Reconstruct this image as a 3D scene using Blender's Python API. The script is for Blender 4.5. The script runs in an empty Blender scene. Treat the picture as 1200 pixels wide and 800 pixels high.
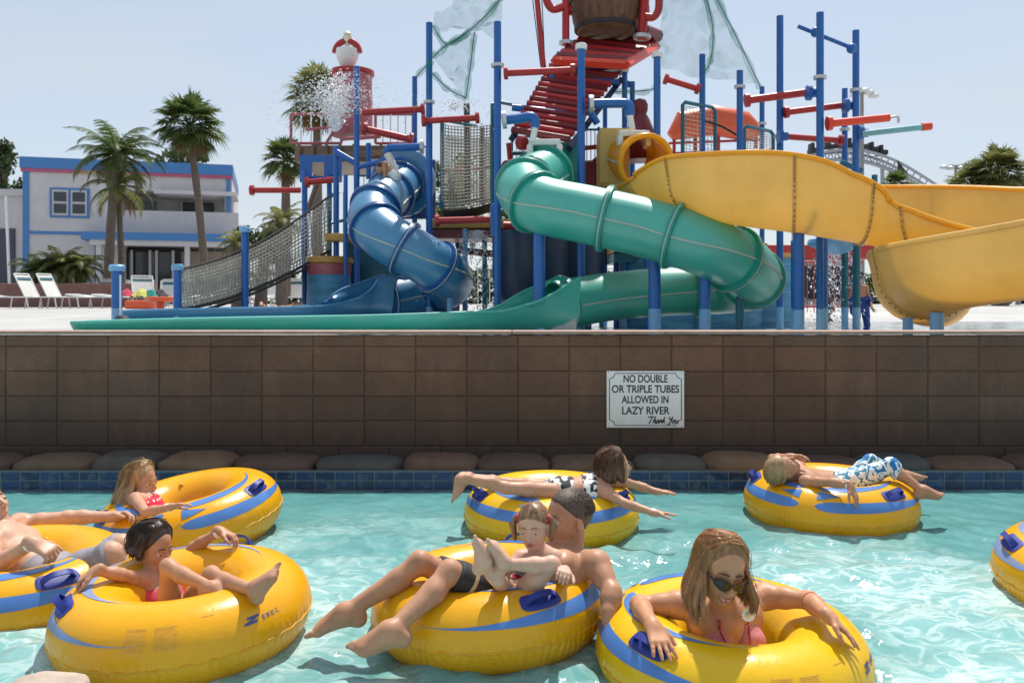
import bpy, bmesh, math, random
import numpy as np
from mathutils import Vector, Matrix, Quaternion, noise as mnoise
R = math.radians
random.seed(7)
rng = np.random.default_rng(7)
scene = bpy.context.scene
C = scene.collection

# ------------------------------------------------------------------ camera, sky, sun, exposure
CAMZ = 1.39            # eye level above the river (z = 0)
cam_d = bpy.data.cameras.new('camera')
cam = bpy.data.objects.new('camera', cam_d)
C.objects.link(cam)
cam.location = (0, 0, CAMZ)
cam.rotation_euler = (R(90), 0, 0)
cam_d.sensor_fit = 'HORIZONTAL'
cam_d.sensor_width = 36.0
cam_d.lens = 30.0
cam_d.shift_y = -50.0 / 1200.0
cam_d.clip_start = 0.05
cam_d.clip_end = 3000
cam_d.dof.use_dof = True
cam_d.dof.focus_distance = 4.3
cam_d.dof.aperture_fstop = 5.6
scene.camera = cam

SUN = Vector((0.15, 0.50, 1.0)).normalized()
elev = math.asin(SUN.z)
azim = math.atan2(SUN.x, SUN.y)
w = bpy.data.worlds.new('World')
scene.world = w
w.use_nodes = True
nt = w.node_tree
nt.nodes.clear()
sky = nt.nodes.new('ShaderNodeTexSky')
sky.sky_type = 'NISHITA'
sky.sun_disc = False
sky.sun_elevation = elev
sky.sun_rotation = azim
sky.altitude = 0
sky.air_density = 1.0
sky.dust_density = 0.6
sky.ozone_density = 2.0
bg = nt.nodes.new('ShaderNodeBackground')
bg.inputs[1].default_value = 0.125
wo = nt.nodes.new('ShaderNodeOutputWorld')
hz = nt.nodes.new('ShaderNodeMix')          # thin summer haze evens the sky out
hz.data_type = 'RGBA'
hz.inputs[0].default_value = 0.74
hz.inputs[7].default_value = (4.35, 4.72, 5.1, 1)
tcw = nt.nodes.new('ShaderNodeTexCoord')
mpw = nt.nodes.new('ShaderNodeMapping'); mpw.inputs['Scale'].default_value = (1.0, 1.0, 5.0)
ncl = nt.nodes.new('ShaderNodeTexNoise'); ncl.inputs['Scale'].default_value = 1.6; ncl.inputs['Detail'].default_value = 6
rcl = nt.nodes.new('ShaderNodeMapRange')           # wisps of thin high cloud
rcl.inputs[1].default_value = .48; rcl.inputs[2].default_value = .72; rcl.inputs[3].default_value = .66; rcl.inputs[4].default_value = .90
nt.links.new(tcw.outputs['Generated'], mpw.inputs[0]); nt.links.new(mpw.outputs[0], ncl.inputs['Vector'])
nt.links.new(ncl.outputs[0], rcl.inputs[0]); nt.links.new(rcl.outputs[0], hz.inputs[0])
nt.links.new(sky.outputs[0], hz.inputs[6])
nt.links.new(hz.outputs[2], bg.inputs[0])
nt.links.new(bg.outputs[0], wo.inputs[0])
sd = bpy.data.lights.new('sun', 'SUN')
sd.energy = 4.4
sd.angle = R(0.53)
sd.color = (1.0, 0.955, 0.89)
so = bpy.data.objects.new('sun', sd)
C.objects.link(so)
so.rotation_euler = (-SUN).to_track_quat('-Z', 'Y').to_euler()
so.location = (0, 0, 30)
scene.view_settings.view_transform = 'Standard'
scene.view_settings.look = 'None'
scene.view_settings.gamma = 1
scene.view_settings.exposure = 0.3
scene.view_settings.use_curve_mapping = False
scene.render.engine = 'CYCLES'
scene.cycles.max_bounces = 8
scene.cycles.transparent_max_bounces = 16
scene.cycles.caustics_reflective = False
scene.cycles.caustics_refractive = False

# ------------------------------------------------------------------ helpers
def P(x, y, Y):
    """photo pixel (1200x800) at depth Y metres -> point in the place"""
    return Vector(((x - 600.0) / 1000.0 * Y, Y, CAMZ - (y - 350.0) / 1000.0 * Y))

def newmat(name):
    m = bpy.data.materials.new(name)
    m.use_nodes = True
    return m, m.node_tree, m.node_tree.nodes['Principled BSDF']

def N(nt, kind, **kw):
    n = nt.nodes.new('ShaderNode' + kind)
    for k, v in kw.items():
        if k.startswith('i_'):
            n.inputs[k[2:].replace('_', ' ')].default_value = v
        else:
            setattr(n, k, v)
    return n

def ramp(nt, fac, stops, interp='LINEAR'):
    r = nt.nodes.new('ShaderNodeValToRGB')
    r.color_ramp.interpolation = interp
    els = r.color_ramp.elements
    while len(els) < len(stops):
        els.new(0.5)
    for e, (p, c) in zip(els, stops):
        e.position = p
        e.color = (c[0], c[1], c[2], 1) if len(c) == 3 else c
    nt.links.new(fac, r.inputs[0])
    return r.outputs[0]

def mixc(nt, fac, a, b, blend='MIX'):
    m = nt.nodes.new('ShaderNodeMix')
    m.data_type = 'RGBA'
    m.blend_type = blend
    for sock, v in ((m.inputs[0], fac), (m.inputs[6], a), (m.inputs[7], b)):
        if hasattr(v, 'is_linked') or hasattr(v, 'links'):
            nt.links.new(v, sock)
        elif isinstance(v, (int, float)):
            sock.default_value = v
        else:
            sock.default_value = (v[0], v[1], v[2], 1)
    return m.outputs[2]

def mathn(nt, op, a, b=None, clamp=False):
    m = nt.nodes.new('ShaderNodeMath')
    m.operation = op
    m.use_clamp = clamp
    for s, v in ((m.inputs[0], a), (m.inputs[1], b)):
        if v is None:
            continue
        if isinstance(v, (int, float)):
            s.default_value = v
        else:
            nt.links.new(v, s)
    return m.outputs[0]

def mat(name, col, rough=0.5, var=0.12, scale=3.0, bump=0.0, bscale=40.0, metal=0.0, coat=0.0,
        spec=0.5, dirt=None, dirt_scale=2.0, dirt_amt=0.5, sss=0.0, stretch=None):
    m, nt, b = newmat(name)
    tc = N(nt, 'TexCoord')
    vec = tc.outputs['Object']
    if stretch:
        mp = N(nt, 'Mapping')
        mp.inputs['Scale'].default_value = stretch
        nt.links.new(vec, mp.inputs[0])
        vec = mp.outputs[0]
    nz = N(nt, 'TexNoise', i_Scale=scale, i_Detail=5.0, i_Roughness=0.6)
    nt.links.new(vec, nz.inputs['Vector'])
    lo = [max(0, c * (1 - var)) for c in col[:3]]
    hi = [min(1, c * (1 + var)) for c in col[:3]]
    c = ramp(nt, nz.outputs[0], [(0.3, lo), (0.7, hi)])
    if dirt is not None:
        n2 = N(nt, 'TexNoise', i_Scale=dirt_scale, i_Detail=7.0, i_Roughness=0.7)
        nt.links.new(vec, n2.inputs['Vector'])
        f = ramp(nt, n2.outputs[0], [(0.5, (0, 0, 0)), (0.72, (dirt_amt,) * 3)])
        c = mixc(nt, f, c, dirt)
    nt.links.new(c, b.inputs['Base Color'])
    rr = N(nt, 'MapRange')
    rr.inputs[3].default_value = max(0.02, rough - 0.08)
    rr.inputs[4].default_value = min(1, rough + 0.08)
    nt.links.new(nz.outputs[0], rr.inputs[0])
    nt.links.new(rr.outputs[0], b.inputs['Roughness'])
    b.inputs['Metallic'].default_value = metal
    b.inputs['Coat Weight'].default_value = coat
    b.inputs['Specular IOR Level'].default_value = spec
    if sss:
        b.inputs['Subsurface Weight'].default_value = sss
        b.inputs['Subsurface Radius'].default_value = (0.02, 0.008, 0.004)
        b.inputs['Subsurface Scale'].default_value = 0.6
    if bump:
        n3 = N(nt, 'TexNoise', i_Scale=bscale, i_Detail=4.0)
        nt.links.new(vec, n3.inputs['Vector'])
        bp = N(nt, 'Bump', i_Strength=bump, i_Distance=0.01)
        nt.links.new(n3.outputs[0], bp.inputs['Height'])
        nt.links.new(bp.outputs[0], b.inputs['Normal'])
    return m

WL = {}          # world position of every object's origin

def tag(o, label, cat, group=None):
    o['label'] = label
    o['category'] = cat
    if group:
        o['group'] = group
    return o

def thing(name, label, cat, loc=(0, 0, 0), group=None, rot=None):
    o = bpy.data.objects.new(name, None)
    o.empty_display_size = 0.1
    C.objects.link(o)
    o.location = loc
    if rot:
        o.rotation_euler = rot
    WL[o] = Vector(loc)
    return tag(o, label, cat, group)

def copy_tree(o, parent=None):
    c = o.copy()
    C.objects.link(c)
    c.parent = parent
    for ch in list(o.children):
        copy_tree(ch, c)
    return c

class MB:
    """collects verts and faces; build() links them as ONE mesh object"""
    def __init__(s):
        s.v = []; s.f = []; s.n = 0
    def add(s, verts, faces):
        o = s.n
        s.v.extend([tuple(p) for p in verts])
        s.f.extend([tuple(i + o for i in f) for f in faces])
        s.n += len(verts)
        return s
    def box(s, c, size, rz=0.0, bev=0.0, mtx=None):
        hx, hy, hz = size[0] / 2, size[1] / 2, size[2] / 2
        if bev > 0:
            bm = bmesh.new()
            bmesh.ops.create_cube(bm, size=1.0)
            for v in bm.verts:
                v.co = Vector((v.co.x * size[0], v.co.y * size[1], v.co.z * size[2]))
            bmesh.ops.bevel(bm, geom=bm.edges[:], offset=min(bev, hx * .9, hy * .9, hz * .9), segments=2, affect='EDGES', profile=0.5)
            vs = [v.co.copy() for v in bm.verts]
            fs = [[v.index for v in f.verts] for f in bm.faces]
            bm.verts.index_update()
            fs = [[v.index for v in f.verts] for f in bm.faces]
            bm.free()
        else:
            vs = [Vector((x, y, z)) for x in (-hx, hx) for y in (-hy, hy) for z in (-hz, hz)]
            fs = [(0, 1, 3, 2), (4, 6, 7, 5), (0, 4, 5, 1), (2, 3, 7, 6), (0, 2, 6, 4), (1, 5, 7, 3)]
        M = mtx if mtx is not None else Matrix.Rotation(rz, 3, 'Z')
        c = Vector(c)
        return s.add([M @ v + c for v in vs], fs)
    def tube(s, pts, rad, n=10, cap=True, closed=False):
        pts = [Vector(p) for p in pts]
        m = len(pts)
        if not hasattr(rad, '__len__'):
            rad = [rad] * m
        rings = []
        prev = None
        for i, p in enumerate(pts):
            if closed:
                t = pts[(i + 1) % m] - pts[i - 1]
            else:
                t = pts[min(i + 1, m - 1)] - pts[max(i - 1, 0)]
            if t.length < 1e-9:
                t = Vector((0, 0, 1))
            t.normalize()
            if prev is None:
                a = Vector((0, 0, 1)) if abs(t.z) < 0.9 else Vector((1, 0, 0))
                u = t.cross(a).normalized()
            else:
                u = (prev - t * prev.dot(t)).normalized()
            prev = u
            vv = t.cross(u)
            rings.append([p + (u * math.cos(2 * math.pi * k / n) + vv * math.sin(2 * math.pi * k / n)) * rad[i] for k in range(n)])
        vs = [q for r in rings for q in r]
        fs = []
        for i in range(m if closed else m - 1):
            j = (i + 1) % m
            for k in range(n):
                k2 = (k + 1) % n
                fs.append((i * n + k, i * n + k2, j * n + k2, j * n + k))
        if cap and not closed:
            fs.append(tuple(range(n - 1, -1, -1)))
            fs.append(tuple((m - 1) * n + k for k in range(n)))
        return s.add(vs, fs)
    def cyl(s, a, b, r, r2=None, n=12):
        return s.tube([a, b], [r, r if r2 is None else r2], n)
    def ring(s, c, axis, Rm, r, n=28, m=8, a0=0, a1=2 * math.pi):
        axis = Vector(axis).normalized()
        t = Vector((0, 0, 1)) if abs(axis.z) < 0.9 else Vector((1, 0, 0))
        u = axis.cross(t).normalized()
        v = axis.cross(u)
        full = abs(a1 - a0 - 2 * math.pi) < 1e-6
        k = n if full else n + 1
        return s.tube([Vector(c) + (u * math.cos(a0 + (a1 - a0) * i / n) + v * math.sin(a0 + (a1 - a0) * i / n)) * Rm for i in range(k)], r, m, closed=full)
    def lathe(s, c, prof, n=24, axis=(0, 0, 1), caps=True):
        axis = Vector(axis).normalized()
        t = Vector((0, 0, 1)) if abs(axis.z) < 0.9 else Vector((1, 0, 0))
        u = axis.cross(t).normalized()
        v = axis.cross(u)
        c = Vector(c)
        vs = []
        for (r, h) in prof:
            for k in range(n):
                a = 2 * math.pi * k / n
                vs.append(c + axis * h + (u * math.cos(a) + v * math.sin(a)) * r)
        fs = []
        for i in range(len(prof) - 1):
            for k in range(n):
                k2 = (k + 1) % n
                fs.append((i * n + k, (i + 1) * n + k, (i + 1) * n + k2, i * n + k2))
        if caps:
            fs.append(tuple(range(n)))
            fs.append(tuple((len(prof) - 1) * n + k for k in range(n - 1, -1, -1)))
        return s.add(vs, fs)
    def ball(s, c, r, n=12, m=8):
        c = Vector(c)
        rr = r if hasattr(r, '__len__') else (r, r, r)
        vs = []
        for i in range(m + 1):
            th = math.pi * i / m
            for k in range(n):
                a = 2 * math.pi * k / n
                vs.append(c + Vector((math.sin(th) * math.cos(a) * rr[0], math.sin(th) * math.sin(a) * rr[1], math.cos(th) * rr[2])))
        fs = [(i * n + k, (i + 1) * n + k, (i + 1) * n + (k + 1) % n, i * n + (k + 1) % n) for i in range(m) for k in range(n)]
        return s.add(vs, fs)
    def grid(s, f, nu, nv):
        vs = [f(i / nu, j / nv) for i in range(nu + 1) for j in range(nv + 1)]
        fs = [(i * (nv + 1) + j, (i + 1) * (nv + 1) + j, (i + 1) * (nv + 1) + j + 1, i * (nv + 1) + j + 1) for i in range(nu) for j in range(nv)]
        return s.add(vs, fs)
    def build(s, name, m, parent=None, sharp=40, local=False, fix=True):
        off = Vector((0, 0, 0)) if (parent is None or local) else WL.get(parent, Vector((0, 0, 0)))
        me = bpy.data.meshes.new(name)
        me.from_pydata([(p[0] - off.x, p[1] - off.y, p[2] - off.z) for p in s.v], [], s.f)
        if fix:
            bm = bmesh.new()
            bm.from_mesh(me)
            bmesh.ops.recalc_face_normals(bm, faces=bm.faces[:])
            bm.to_mesh(me)
            bm.free()
        me.update()
        me.polygons.foreach_set('use_smooth', [True] * len(me.polygons))
        if sharp:
            me.set_sharp_from_angle(angle=R(sharp))
        return link(name, me, m, parent)

def link(name, me, m, parent=None):
    o = bpy.data.objects.new(name, me)
    C.objects.link(o)
    if m is not None and len(me.materials) == 0:
        me.materials.append(m)
    if parent is not None:
        o.parent = parent
        WL[o] = WL.get(parent, Vector((0, 0, 0))).copy()
    else:
        WL[o] = Vector((0, 0, 0))
    return o

def npmesh(name, verts, faces, m, parent=None, smooth=True):
    off = WL.get(parent, Vector((0, 0, 0))) if parent is not None else Vector((0, 0, 0))
    me = bpy.data.meshes.new(name)
    v = np.asarray(verts, dtype=np.float32) - np.array(off, dtype=np.float32)
    f = np.asarray(faces, dtype=np.int32)
    k = f.shape[1]
    me.vertices.add(len(v)); me.vertices.foreach_set('co', v.ravel())
    me.loops.add(f.size); me.loops.foreach_set('vertex_index', f.ravel())
    me.polygons.add(len(f))
    me.polygons.foreach_set('loop_start', np.arange(0, f.size, k, dtype=np.int32))
    me.polygons.foreach_set('loop_total', np.full(len(f), k, dtype=np.int32))
    me.update(calc_edges=True)
    if smooth:
        me.polygons.foreach_set('use_smooth', np.ones(len(f), dtype=bool))
    return link(name, me, m, parent)

def catmull(pts, per=8):
    """pts: list of equal-length tuples; smooth curve through them"""
    A = np.array(pts, dtype=float)
    out = []
    n = len(A)
    for i in range(n - 1):
        p0, p1, p2, p3 = A[max(i - 1, 0)], A[i], A[i + 1], A[min(i + 2, n - 1)]
        for k in range(per):
            t = k / per
            out.append(0.5 * ((2 * p1) + (-p0 + p2) * t + (2 * p0 - 5 * p1 + 4 * p2 - p3) * t * t + (-p0 + 3 * p1 - 3 * p2 + p3) * t ** 3))
    out.append(A[-1])
    return np.array(out)

def structure(o):
    o['kind'] = 'structure'
    return o

def text_mesh(body, size, shear=0.0, align='CENTER', extrude=0.0, bold=0.0):
    cu = bpy.data.curves.new('lettering', 'FONT')
    cu.body = body
    cu.size = size
    cu.shear = shear
    cu.align_x = align
    cu.align_y = 'CENTER'
    cu.extrude = extrude
    cu.offset = bold
    o = bpy.data.objects.new('lettering', cu)
    C.objects.link(o)
    dg = bpy.context.evaluated_depsgraph_get()
    me = bpy.data.meshes.new_from_object(o.evaluated_get(dg))
    bpy.data.objects.remove(o)
    bpy.data.curves.remove(cu)
    return me
# ------------------------------------------------------------------ materials of the place
def paint(name, col, **k):
    k.setdefault('rough', 0.38); k.setdefault('var', 0.10); k.setdefault('scale', 2.5)
    return mat(name, col, **k)
M_blue = paint('blue_paint', (0.012, 0.115, 0.40), rough=0.33, dirt=(0.05, 0.16, 0.36), dirt_scale=3, dirt_amt=.35)
M_lblue = paint('pale_blue_paint', (0.17, 0.40, 0.66), dirt=(.35, .4, .42), dirt_scale=6)
M_teal = paint('teal_paint', (0.01, 0.13, 0.18))
M_red = paint('red_paint', (0.42, 0.022, 0.022), dirt=(.20, .03, .03), dirt_scale=4)
M_brightred = paint('bright_red_paint', (0.70, 0.06, 0.03))
M_darkred = paint('dark_red_paint', (0.16, 0.012, 0.018))
M_white = paint('white_paint', (0.78, 0.78, 0.76), dirt=(.5, .48, .44), dirt_scale=5)
M_steel = mat('galvanised_steel', (0.55, 0.56, 0.56), rough=0.4, metal=0.7, scale=10)
M_navy = paint('navy_plastic', (0.012, 0.03, 0.075))
M_dark = mat('dark_recess', (0.02, 0.02, 0.025), rough=0.6)
M_ochre = paint('ochre_plastic', (0.50, 0.27, 0.05), dirt=(.3, .15, .05), dirt_scale=4)

# ground sheets
def ground_mat():
    m, nt, b = newmat('sunlit_concrete')
    g = N(nt, 'NewGeometry')
    n1 = N(nt, 'TexNoise', i_Scale=0.6, i_Detail=8.0, i_Roughness=0.65)
    nt.links.new(g.outputs['Position'], n1.inputs['Vector'])
    n2 = N(nt, 'TexNoise', i_Scale=14.0, i_Detail=4.0)
    nt.links.new(g.outputs['Position'], n2.inputs['Vector'])
    c1 = ramp(nt, n1.outputs[0], [(0.3, (.35, .345, .335)), (0.7, (.50, .49, .47))])
    c2 = ramp(nt, n2.outputs[0], [(0.3, (.86, .86, .86)), (0.7, (1, 1, 1))])
    nt.links.new(mixc(nt, 1.0, c1, c2, 'MULTIPLY'), b.inputs['Base Color'])
    b.inputs['Roughness'].default_value = 0.7
    return m
M_conc = ground_mat()

def zfloor(x, y):
    """splash pool floor: a beach on the left falling to the right"""
    t = min(1, max(0, (x + 4.2) / 5.0))
    t = t * t * (3 - 2 * t)
    z = 0.90 - 0.18 * t
    y0 = 11.5 + 5.5 * t
    s = min(1, max(0, (y - y0) / 8.0))
    z = z * (1 - s) + 1.10 * s
    return z

mb = MB()
xs = [-900, -300, -120, -60, -30] + [i * 1.0 for i in range(-22, 23)] + [30, 60, 120, 300, 900]
ys = [6.95, 7.5] + [8 + i * 1.0 for i in range(0, 20)] + [30, 35, 45, 60, 100, 200, 500, 1500]
vs = [(x, y, zfloor(x, y)) for x in xs for y in ys]
ny = len(ys)
fs = [(i * ny + j, (i + 1) * ny + j, (i + 1) * ny + j + 1, i * ny + j + 1) for i in range(len(xs) - 1) for j in range(ny - 1)]
mb.add(vs, fs)
ground = structure(mb.build('ground', M_conc, sharp=None))

# shallow splash-pool water
def splash_mat():
    m, nt, b = newmat('shallow_water')
    g = N(nt, 'NewGeometry')
    mp = N(nt, 'Mapping'); mp.inputs['Scale'].default_value = (1.0, 1.6, 1)
    nt.links.new(g.outputs['Position'], mp.inputs[0])
    n1 = N(nt, 'TexNoise', i_Scale=2.2, i_Detail=6.0, i_Roughness=.7, i_Distortion=.6)
    nt.links.new(mp.outputs[0], n1.inputs['Vector'])
    c = ramp(nt, n1.outputs[0], [(0.42, (.20, .25, .27)), (0.52, (.40, .45, .46)), (0.62, (.80, .83, .83))])
    nt.links.new(c, b.inputs['Base Color'])
    b.inputs['Roughness'].default_value = 0.12
    bp = N(nt, 'Bump', i_Strength=.5, i_Distance=.03)
    nt.links.new(n1.outputs[0], bp.inputs['Height'])
    nt.links.new(bp.outputs[0], b.inputs['Normal'])
    return m
mb = MB()
mb.add([(-12, 7.0, .86), (16, 7.0, .86), (16, 22, .86), (-12, 22, .86)], [(0, 1, 2, 3)])
o = structure(mb.build('splash_pool_water', splash_mat()))

# ------------------------------------------------------------------ block wall
YW = 6.67
ZW = 1.137
def block_mat():
    m, nt, b = newmat('concrete_block')
    g = N(nt, 'NewGeometry')
    at = N(nt, 'Attribute'); at.attribute_name = 'tint'
    n1 = N(nt, 'TexNoise', i_Scale=2.0, i_Detail=8.0, i_Roughness=.7)
    nt.links.new(g.outputs['Position'], n1.inputs['Vector'])
    n2 = N(nt, 'TexNoise', i_Scale=60.0, i_Detail=5.0, i_Roughness=.7)
    nt.links.new(g.outputs['Position'], n2.inputs['Vector'])
    st = N(nt, 'Mapping'); st.inputs['Scale'].default_value = (6, 1, .5)
    nt.links.new(g.outputs['Position'], st.inputs[0])
    n3 = N(nt, 'TexNoise', i_Scale=1.5, i_Detail=6.0, i_Roughness=.65)
    nt.links.new(st.outputs[0], n3.inputs['Vector'])
    c = ramp(nt, n1.outputs[0], [(0.3, (.135, .072, .048)), (0.55, (.19, .104, .070)), (0.75, (.25, .142, .098))])
    c = mixc(nt, 1.0, c, at.outputs['Color'], 'MULTIPLY')
    sp = ramp(nt, n2.outputs[0], [(0.3, (.72, .72, .72)), (0.6, (1, 1, 1)), (0.75, (1.0, 1.0, 1.0))])
    c = mixc(nt, 1.0, c, sp, 'MULTIPLY')
    # damp grime running up from the river and down from the coping
    sx = N(nt, 'SeparateXYZ')
    nt.links.new(g.outputs['Position'], sx.inputs[0])
    h = mathn(nt, 'ADD', sx.outputs[2], mathn(nt, 'MULTIPLY', n3.outputs[0], -0.55))
    damp = ramp(nt, h, [(0.0, (.88,) * 3), (0.62, (.0,) * 3)])
    c = mixc(nt, damp, c, (.048, .036, .028))
    dr = ramp(nt, n3.outputs[0], [(0.52, (0, 0, 0)), (0.7, (.40,) * 3)])
    c = mixc(nt, dr, c, (.10, .07, .055))
    nt.links.new(c, b.inputs['Base Color'])
    b.inputs['Roughness'].default_value = 0.85
    bp = N(nt, 'Bump', i_Strength=.6, i_Distance=.004)
    nt.links.new(n2.outputs[0], bp.inputs['Height'])
    nt.links.new(bp.outputs[0], b.inputs['Normal'])
    return m

wall_root = thing('block_wall', 'long brown concrete block wall between the river and the splash pool', 'wall', (0, YW, 0))
def build_blocks():
    V, F, T = [], [], []
    bw, bh, g, bv = 0.4005, 0.1945, 0.0032, 0.0055
    zs = [ZW - 0.028]
    zs.append(zs[0] - 0.092)
    while zs[-1] > -0.1:
        zs.append(zs[-1] - bh)
    for r in range(len(zs) - 1):
        z1, z0 = zs[r], zs[r + 1]
        lower = r >= 4
        off = (0.2 if (lower and r % 2) else 0.0) + 0.047
        for i in range(-26, 27):
            x0 = i * bw + off
            x1 = x0 + bw
            t = random.uniform(.83, 1.11)
            warm = random.uniform(-.05, .06)
            tint = (t + warm, t, t - warm, 1)
            jz = random.uniform(-.0015, .0015); jy = random.uniform(-.0025, .0025)
            a0, a1, b0, b1 = x0 + g, x1 - g, z0 + g + jz, z1 - g + jz
            y = YW + jy
            o = len(V)
            V += [(a0 + bv, y, b0 + bv), (a1 - bv, y, b0 + bv), (a1 - bv, y, b1 - bv), (a0 + bv, y, b1 - bv),
                  (a0, y + bv, b0), (a1, y + bv, b0), (a1, y + bv, b1), (a0, y + bv, b1),
                  (a0, y + .05, b0), (a1, y + .05, b0), (a1, y + .05, b1), (a0, y + .05, b1)]
            q = [(0, 1, 2, 3), (4, 5, 1, 0), (5, 6, 2, 1), (6, 7, 3, 2), (7, 4, 0, 3), (8, 9, 5, 4), (9, 10, 6, 5), (10, 11, 7, 6), (11, 8, 4, 7)]
            F += [tuple(o + k for k in f) for f in q]
            T += [tint] * 12
    mb = MB(); mb.add(V, F)
    n0 = len(V)
    mb.box((0, YW + .1315, ZW / 2 - .07), (21.6, .25, ZW + .06))
    T += [(.62, .58, .55, 1)] * (len(mb.v) - n0)
    ob = mb.build('blockwork', block_mat(), wall_root, sharp=None, fix=False)
    at = ob.data.color_attributes.new('tint', 'FLOAT_COLOR', 'POINT')
    at.data.foreach_set('color', np.array(T, dtype=np.float32).ravel())
    ob.data.polygons.foreach_set('use_smooth', [False] * len(ob.data.polygons))
build_blocks()
M_cope = mat('weathered_coping', (.33, .225, .18), rough=.8, var=.18, scale=5, bump=.3, dirt=(.22, .15, .12), dirt_scale=3)
mb = MB()
x = -10.8
while x < 10.8:
    mb.box((x + .6, YW + .13, ZW - .012), (1.196, .30, .024), bev=.006)
    x += 1.2
mb.build('coping', M_cope, wall_root)

# notice on the wall
def notice():
    W_, H_ = 0.605, 0.442
    c = P(756, 467.5, YW)
    rt = thing('notice_sign', 'white rules notice with black lettering screwed to the block wall', 'sign', (c.x, YW - .012, c.z))
    mp = mat('sign_enamel', (.74, .76, .78), rough=.35, var=.05, scale=6, dirt=(.55, .55, .52), dirt_scale=5, dirt_amt=.35)
    mk = mat('sign_black', (.012, .012, .016), rough=.5)
    mb = MB(); mb.box(rt.location, (W_, .006, H_), bev=.002); mb.build('panel', mp, rt)
    y = YW - .0165
    # border with notched corners
    mb = MB()
    a, b_, nr = W_ / 2 - .022, H_ / 2 - .018, .042
    pts = []
    for sx, sz, s0 in ((1, 1, 270), (-1, 1, 360), (-1, -1, 90), (1, -1, 180)):
        cx, cz = sx * a, sz * b_
        arc = []
        for k in range(7):
            if (sx, sz) == (1, 1): an = 270 - 90 * k / 6
            elif (sx, sz) == (-1, 1): an = 360 - 90 * k / 6
            elif (sx, sz) == (-1, -1): an = 90 - 90 * k / 6
            else: an = 180 - 90 * k / 6
            arc.append((cx + nr * math.cos(R(an)), cz + nr * math.sin(R(an))))
        pts += arc
    n = len(pts)
    wv, wf = [], []
    for i in range(n):
        p0, p1, p2 = Vector(pts[i - 1]), Vector(pts[i]), Vector(pts[(i + 1) % n])
        t = (p2 - p0).normalized(); nn = Vector((-t.y, t.x)) * .0028
        for q in (p1 + nn, p1 - nn):
            wv.append((c.x + q.x, y, c.z + q.y))
    for i in range(n):
        j = (i + 1) % n
        wf.append((2 * i, 2 * i + 1, 2 * j + 1, 2 * j))
    mb.add(wv, wf); mb.build('border_line', mk, rt, sharp=None)
    lines = [('NO DOUBLE', .082, .158, 0, .345), ('OR TRIPLE TUBES', .082, .078, .0, .525), ('ALLOWED IN', .082, -.004, 0, .365), ('LAZY RIVER', .082, -.090, 0, .37)]
    for body, size, dz, dx, wide in lines:
        me = text_mesh(body, size, bold=.0016)
        xs_ = [v.co.x for v in me.vertices]
        sc = wide / (max(xs_) - min(xs_))
        for v in me.vertices:
            v.co = Vector((c.x + dx + v.co.x * sc, y, c.z + dz + v.co.y)) - rt.location
        link('lettering', me, mk, rt)
    # script line drawn stroke by stroke: Thank You
    S = .0105
    strokes = []
    def st(ox, pts): strokes.append([(ox + p[0], p[1]) for p in pts])
    st(0, [(-.6, 3.6), (0, 4.2), (1.5, 4.0), (3.0, 4.3)]); st(0, [(1.5, 4.0), (1.1, 2), (.6, .2), (0, 0)])          # T
    st(2.6, [(1.2, 4.2), (.5, 2), (0, 0)]); st(2.6, [(.2, .9), (.9, 2), (1.4, 1.9), (1.2, .6), (1.5, 0), (2, .3)])        # h
    st(4.6, [(1.5, 1.8), (.7, 2), (.1, 1), (.3, .1), (.9, .3), (1.5, 1.8)]); st(4.6, [(1.5, 1.8), (1.3, .4), (1.7, .1)])   # a
    st(6.5, [(.3, 2), (.0, 0)]); st(6.5, [(.1, .9), (.8, 2), (1.4, 1.8), (1.2, .5), (1.6, .1)])                            # n
    st(8.4, [(1.0, 4.0), (.4, 2), (0, 0)]); st(8.4, [(1.4, 1.9), (.4, 1.0), (.9, .7), (1.4, 0)])                           # k
    st(12.2, [(0, 4), (.3, 2.8), (.9, 2.4), (1.7, 3.0), (2.1, 4.1)]); st(12.2, [(2.1, 4.1), (1.5, 2), (.8, .2), (0, -.9), (-.5, -.5)])  # Y
    st(14.4, [(1.0, 2), (.3, 1.8), (.0, .8), (.3, .0), (1, .2), (1.3, 1.1), (1.0, 2), (1.6, 1.8)])                         # o
    st(16.4, [(.2, 2), (.0, .6), (.4, 0), (1.1, .5), (1.5, 2)]); st(16.4, [(1.5, 2), (1.3, .4), (1.7, .1)])               # u
    mb = MB()
    for s_ in strokes:
        cur = catmull(s_, 4)
        mb.tube([(c.x + .025 + (q[0] + q[1] * .12) * S * 1.22, y + .001, c.z - .185 + q[1] * S * 1.15) for q in cur], .0045, 5)
    mb.build('script_lettering', mk, rt)
    mb = MB()
    for sx in (-1, 1):
        for sz in (-1, 1):
            mb.lathe((c.x + sx * (W_ / 2 - .014), YW - .0145, c.z + sz * (H_ / 2 - .012)), [(.006, 0), (.006, .002), (.003, .0035)], 10, axis=(0, -1, 0))
    mb.build('screws', M_steel, rt)
notice()

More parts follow.
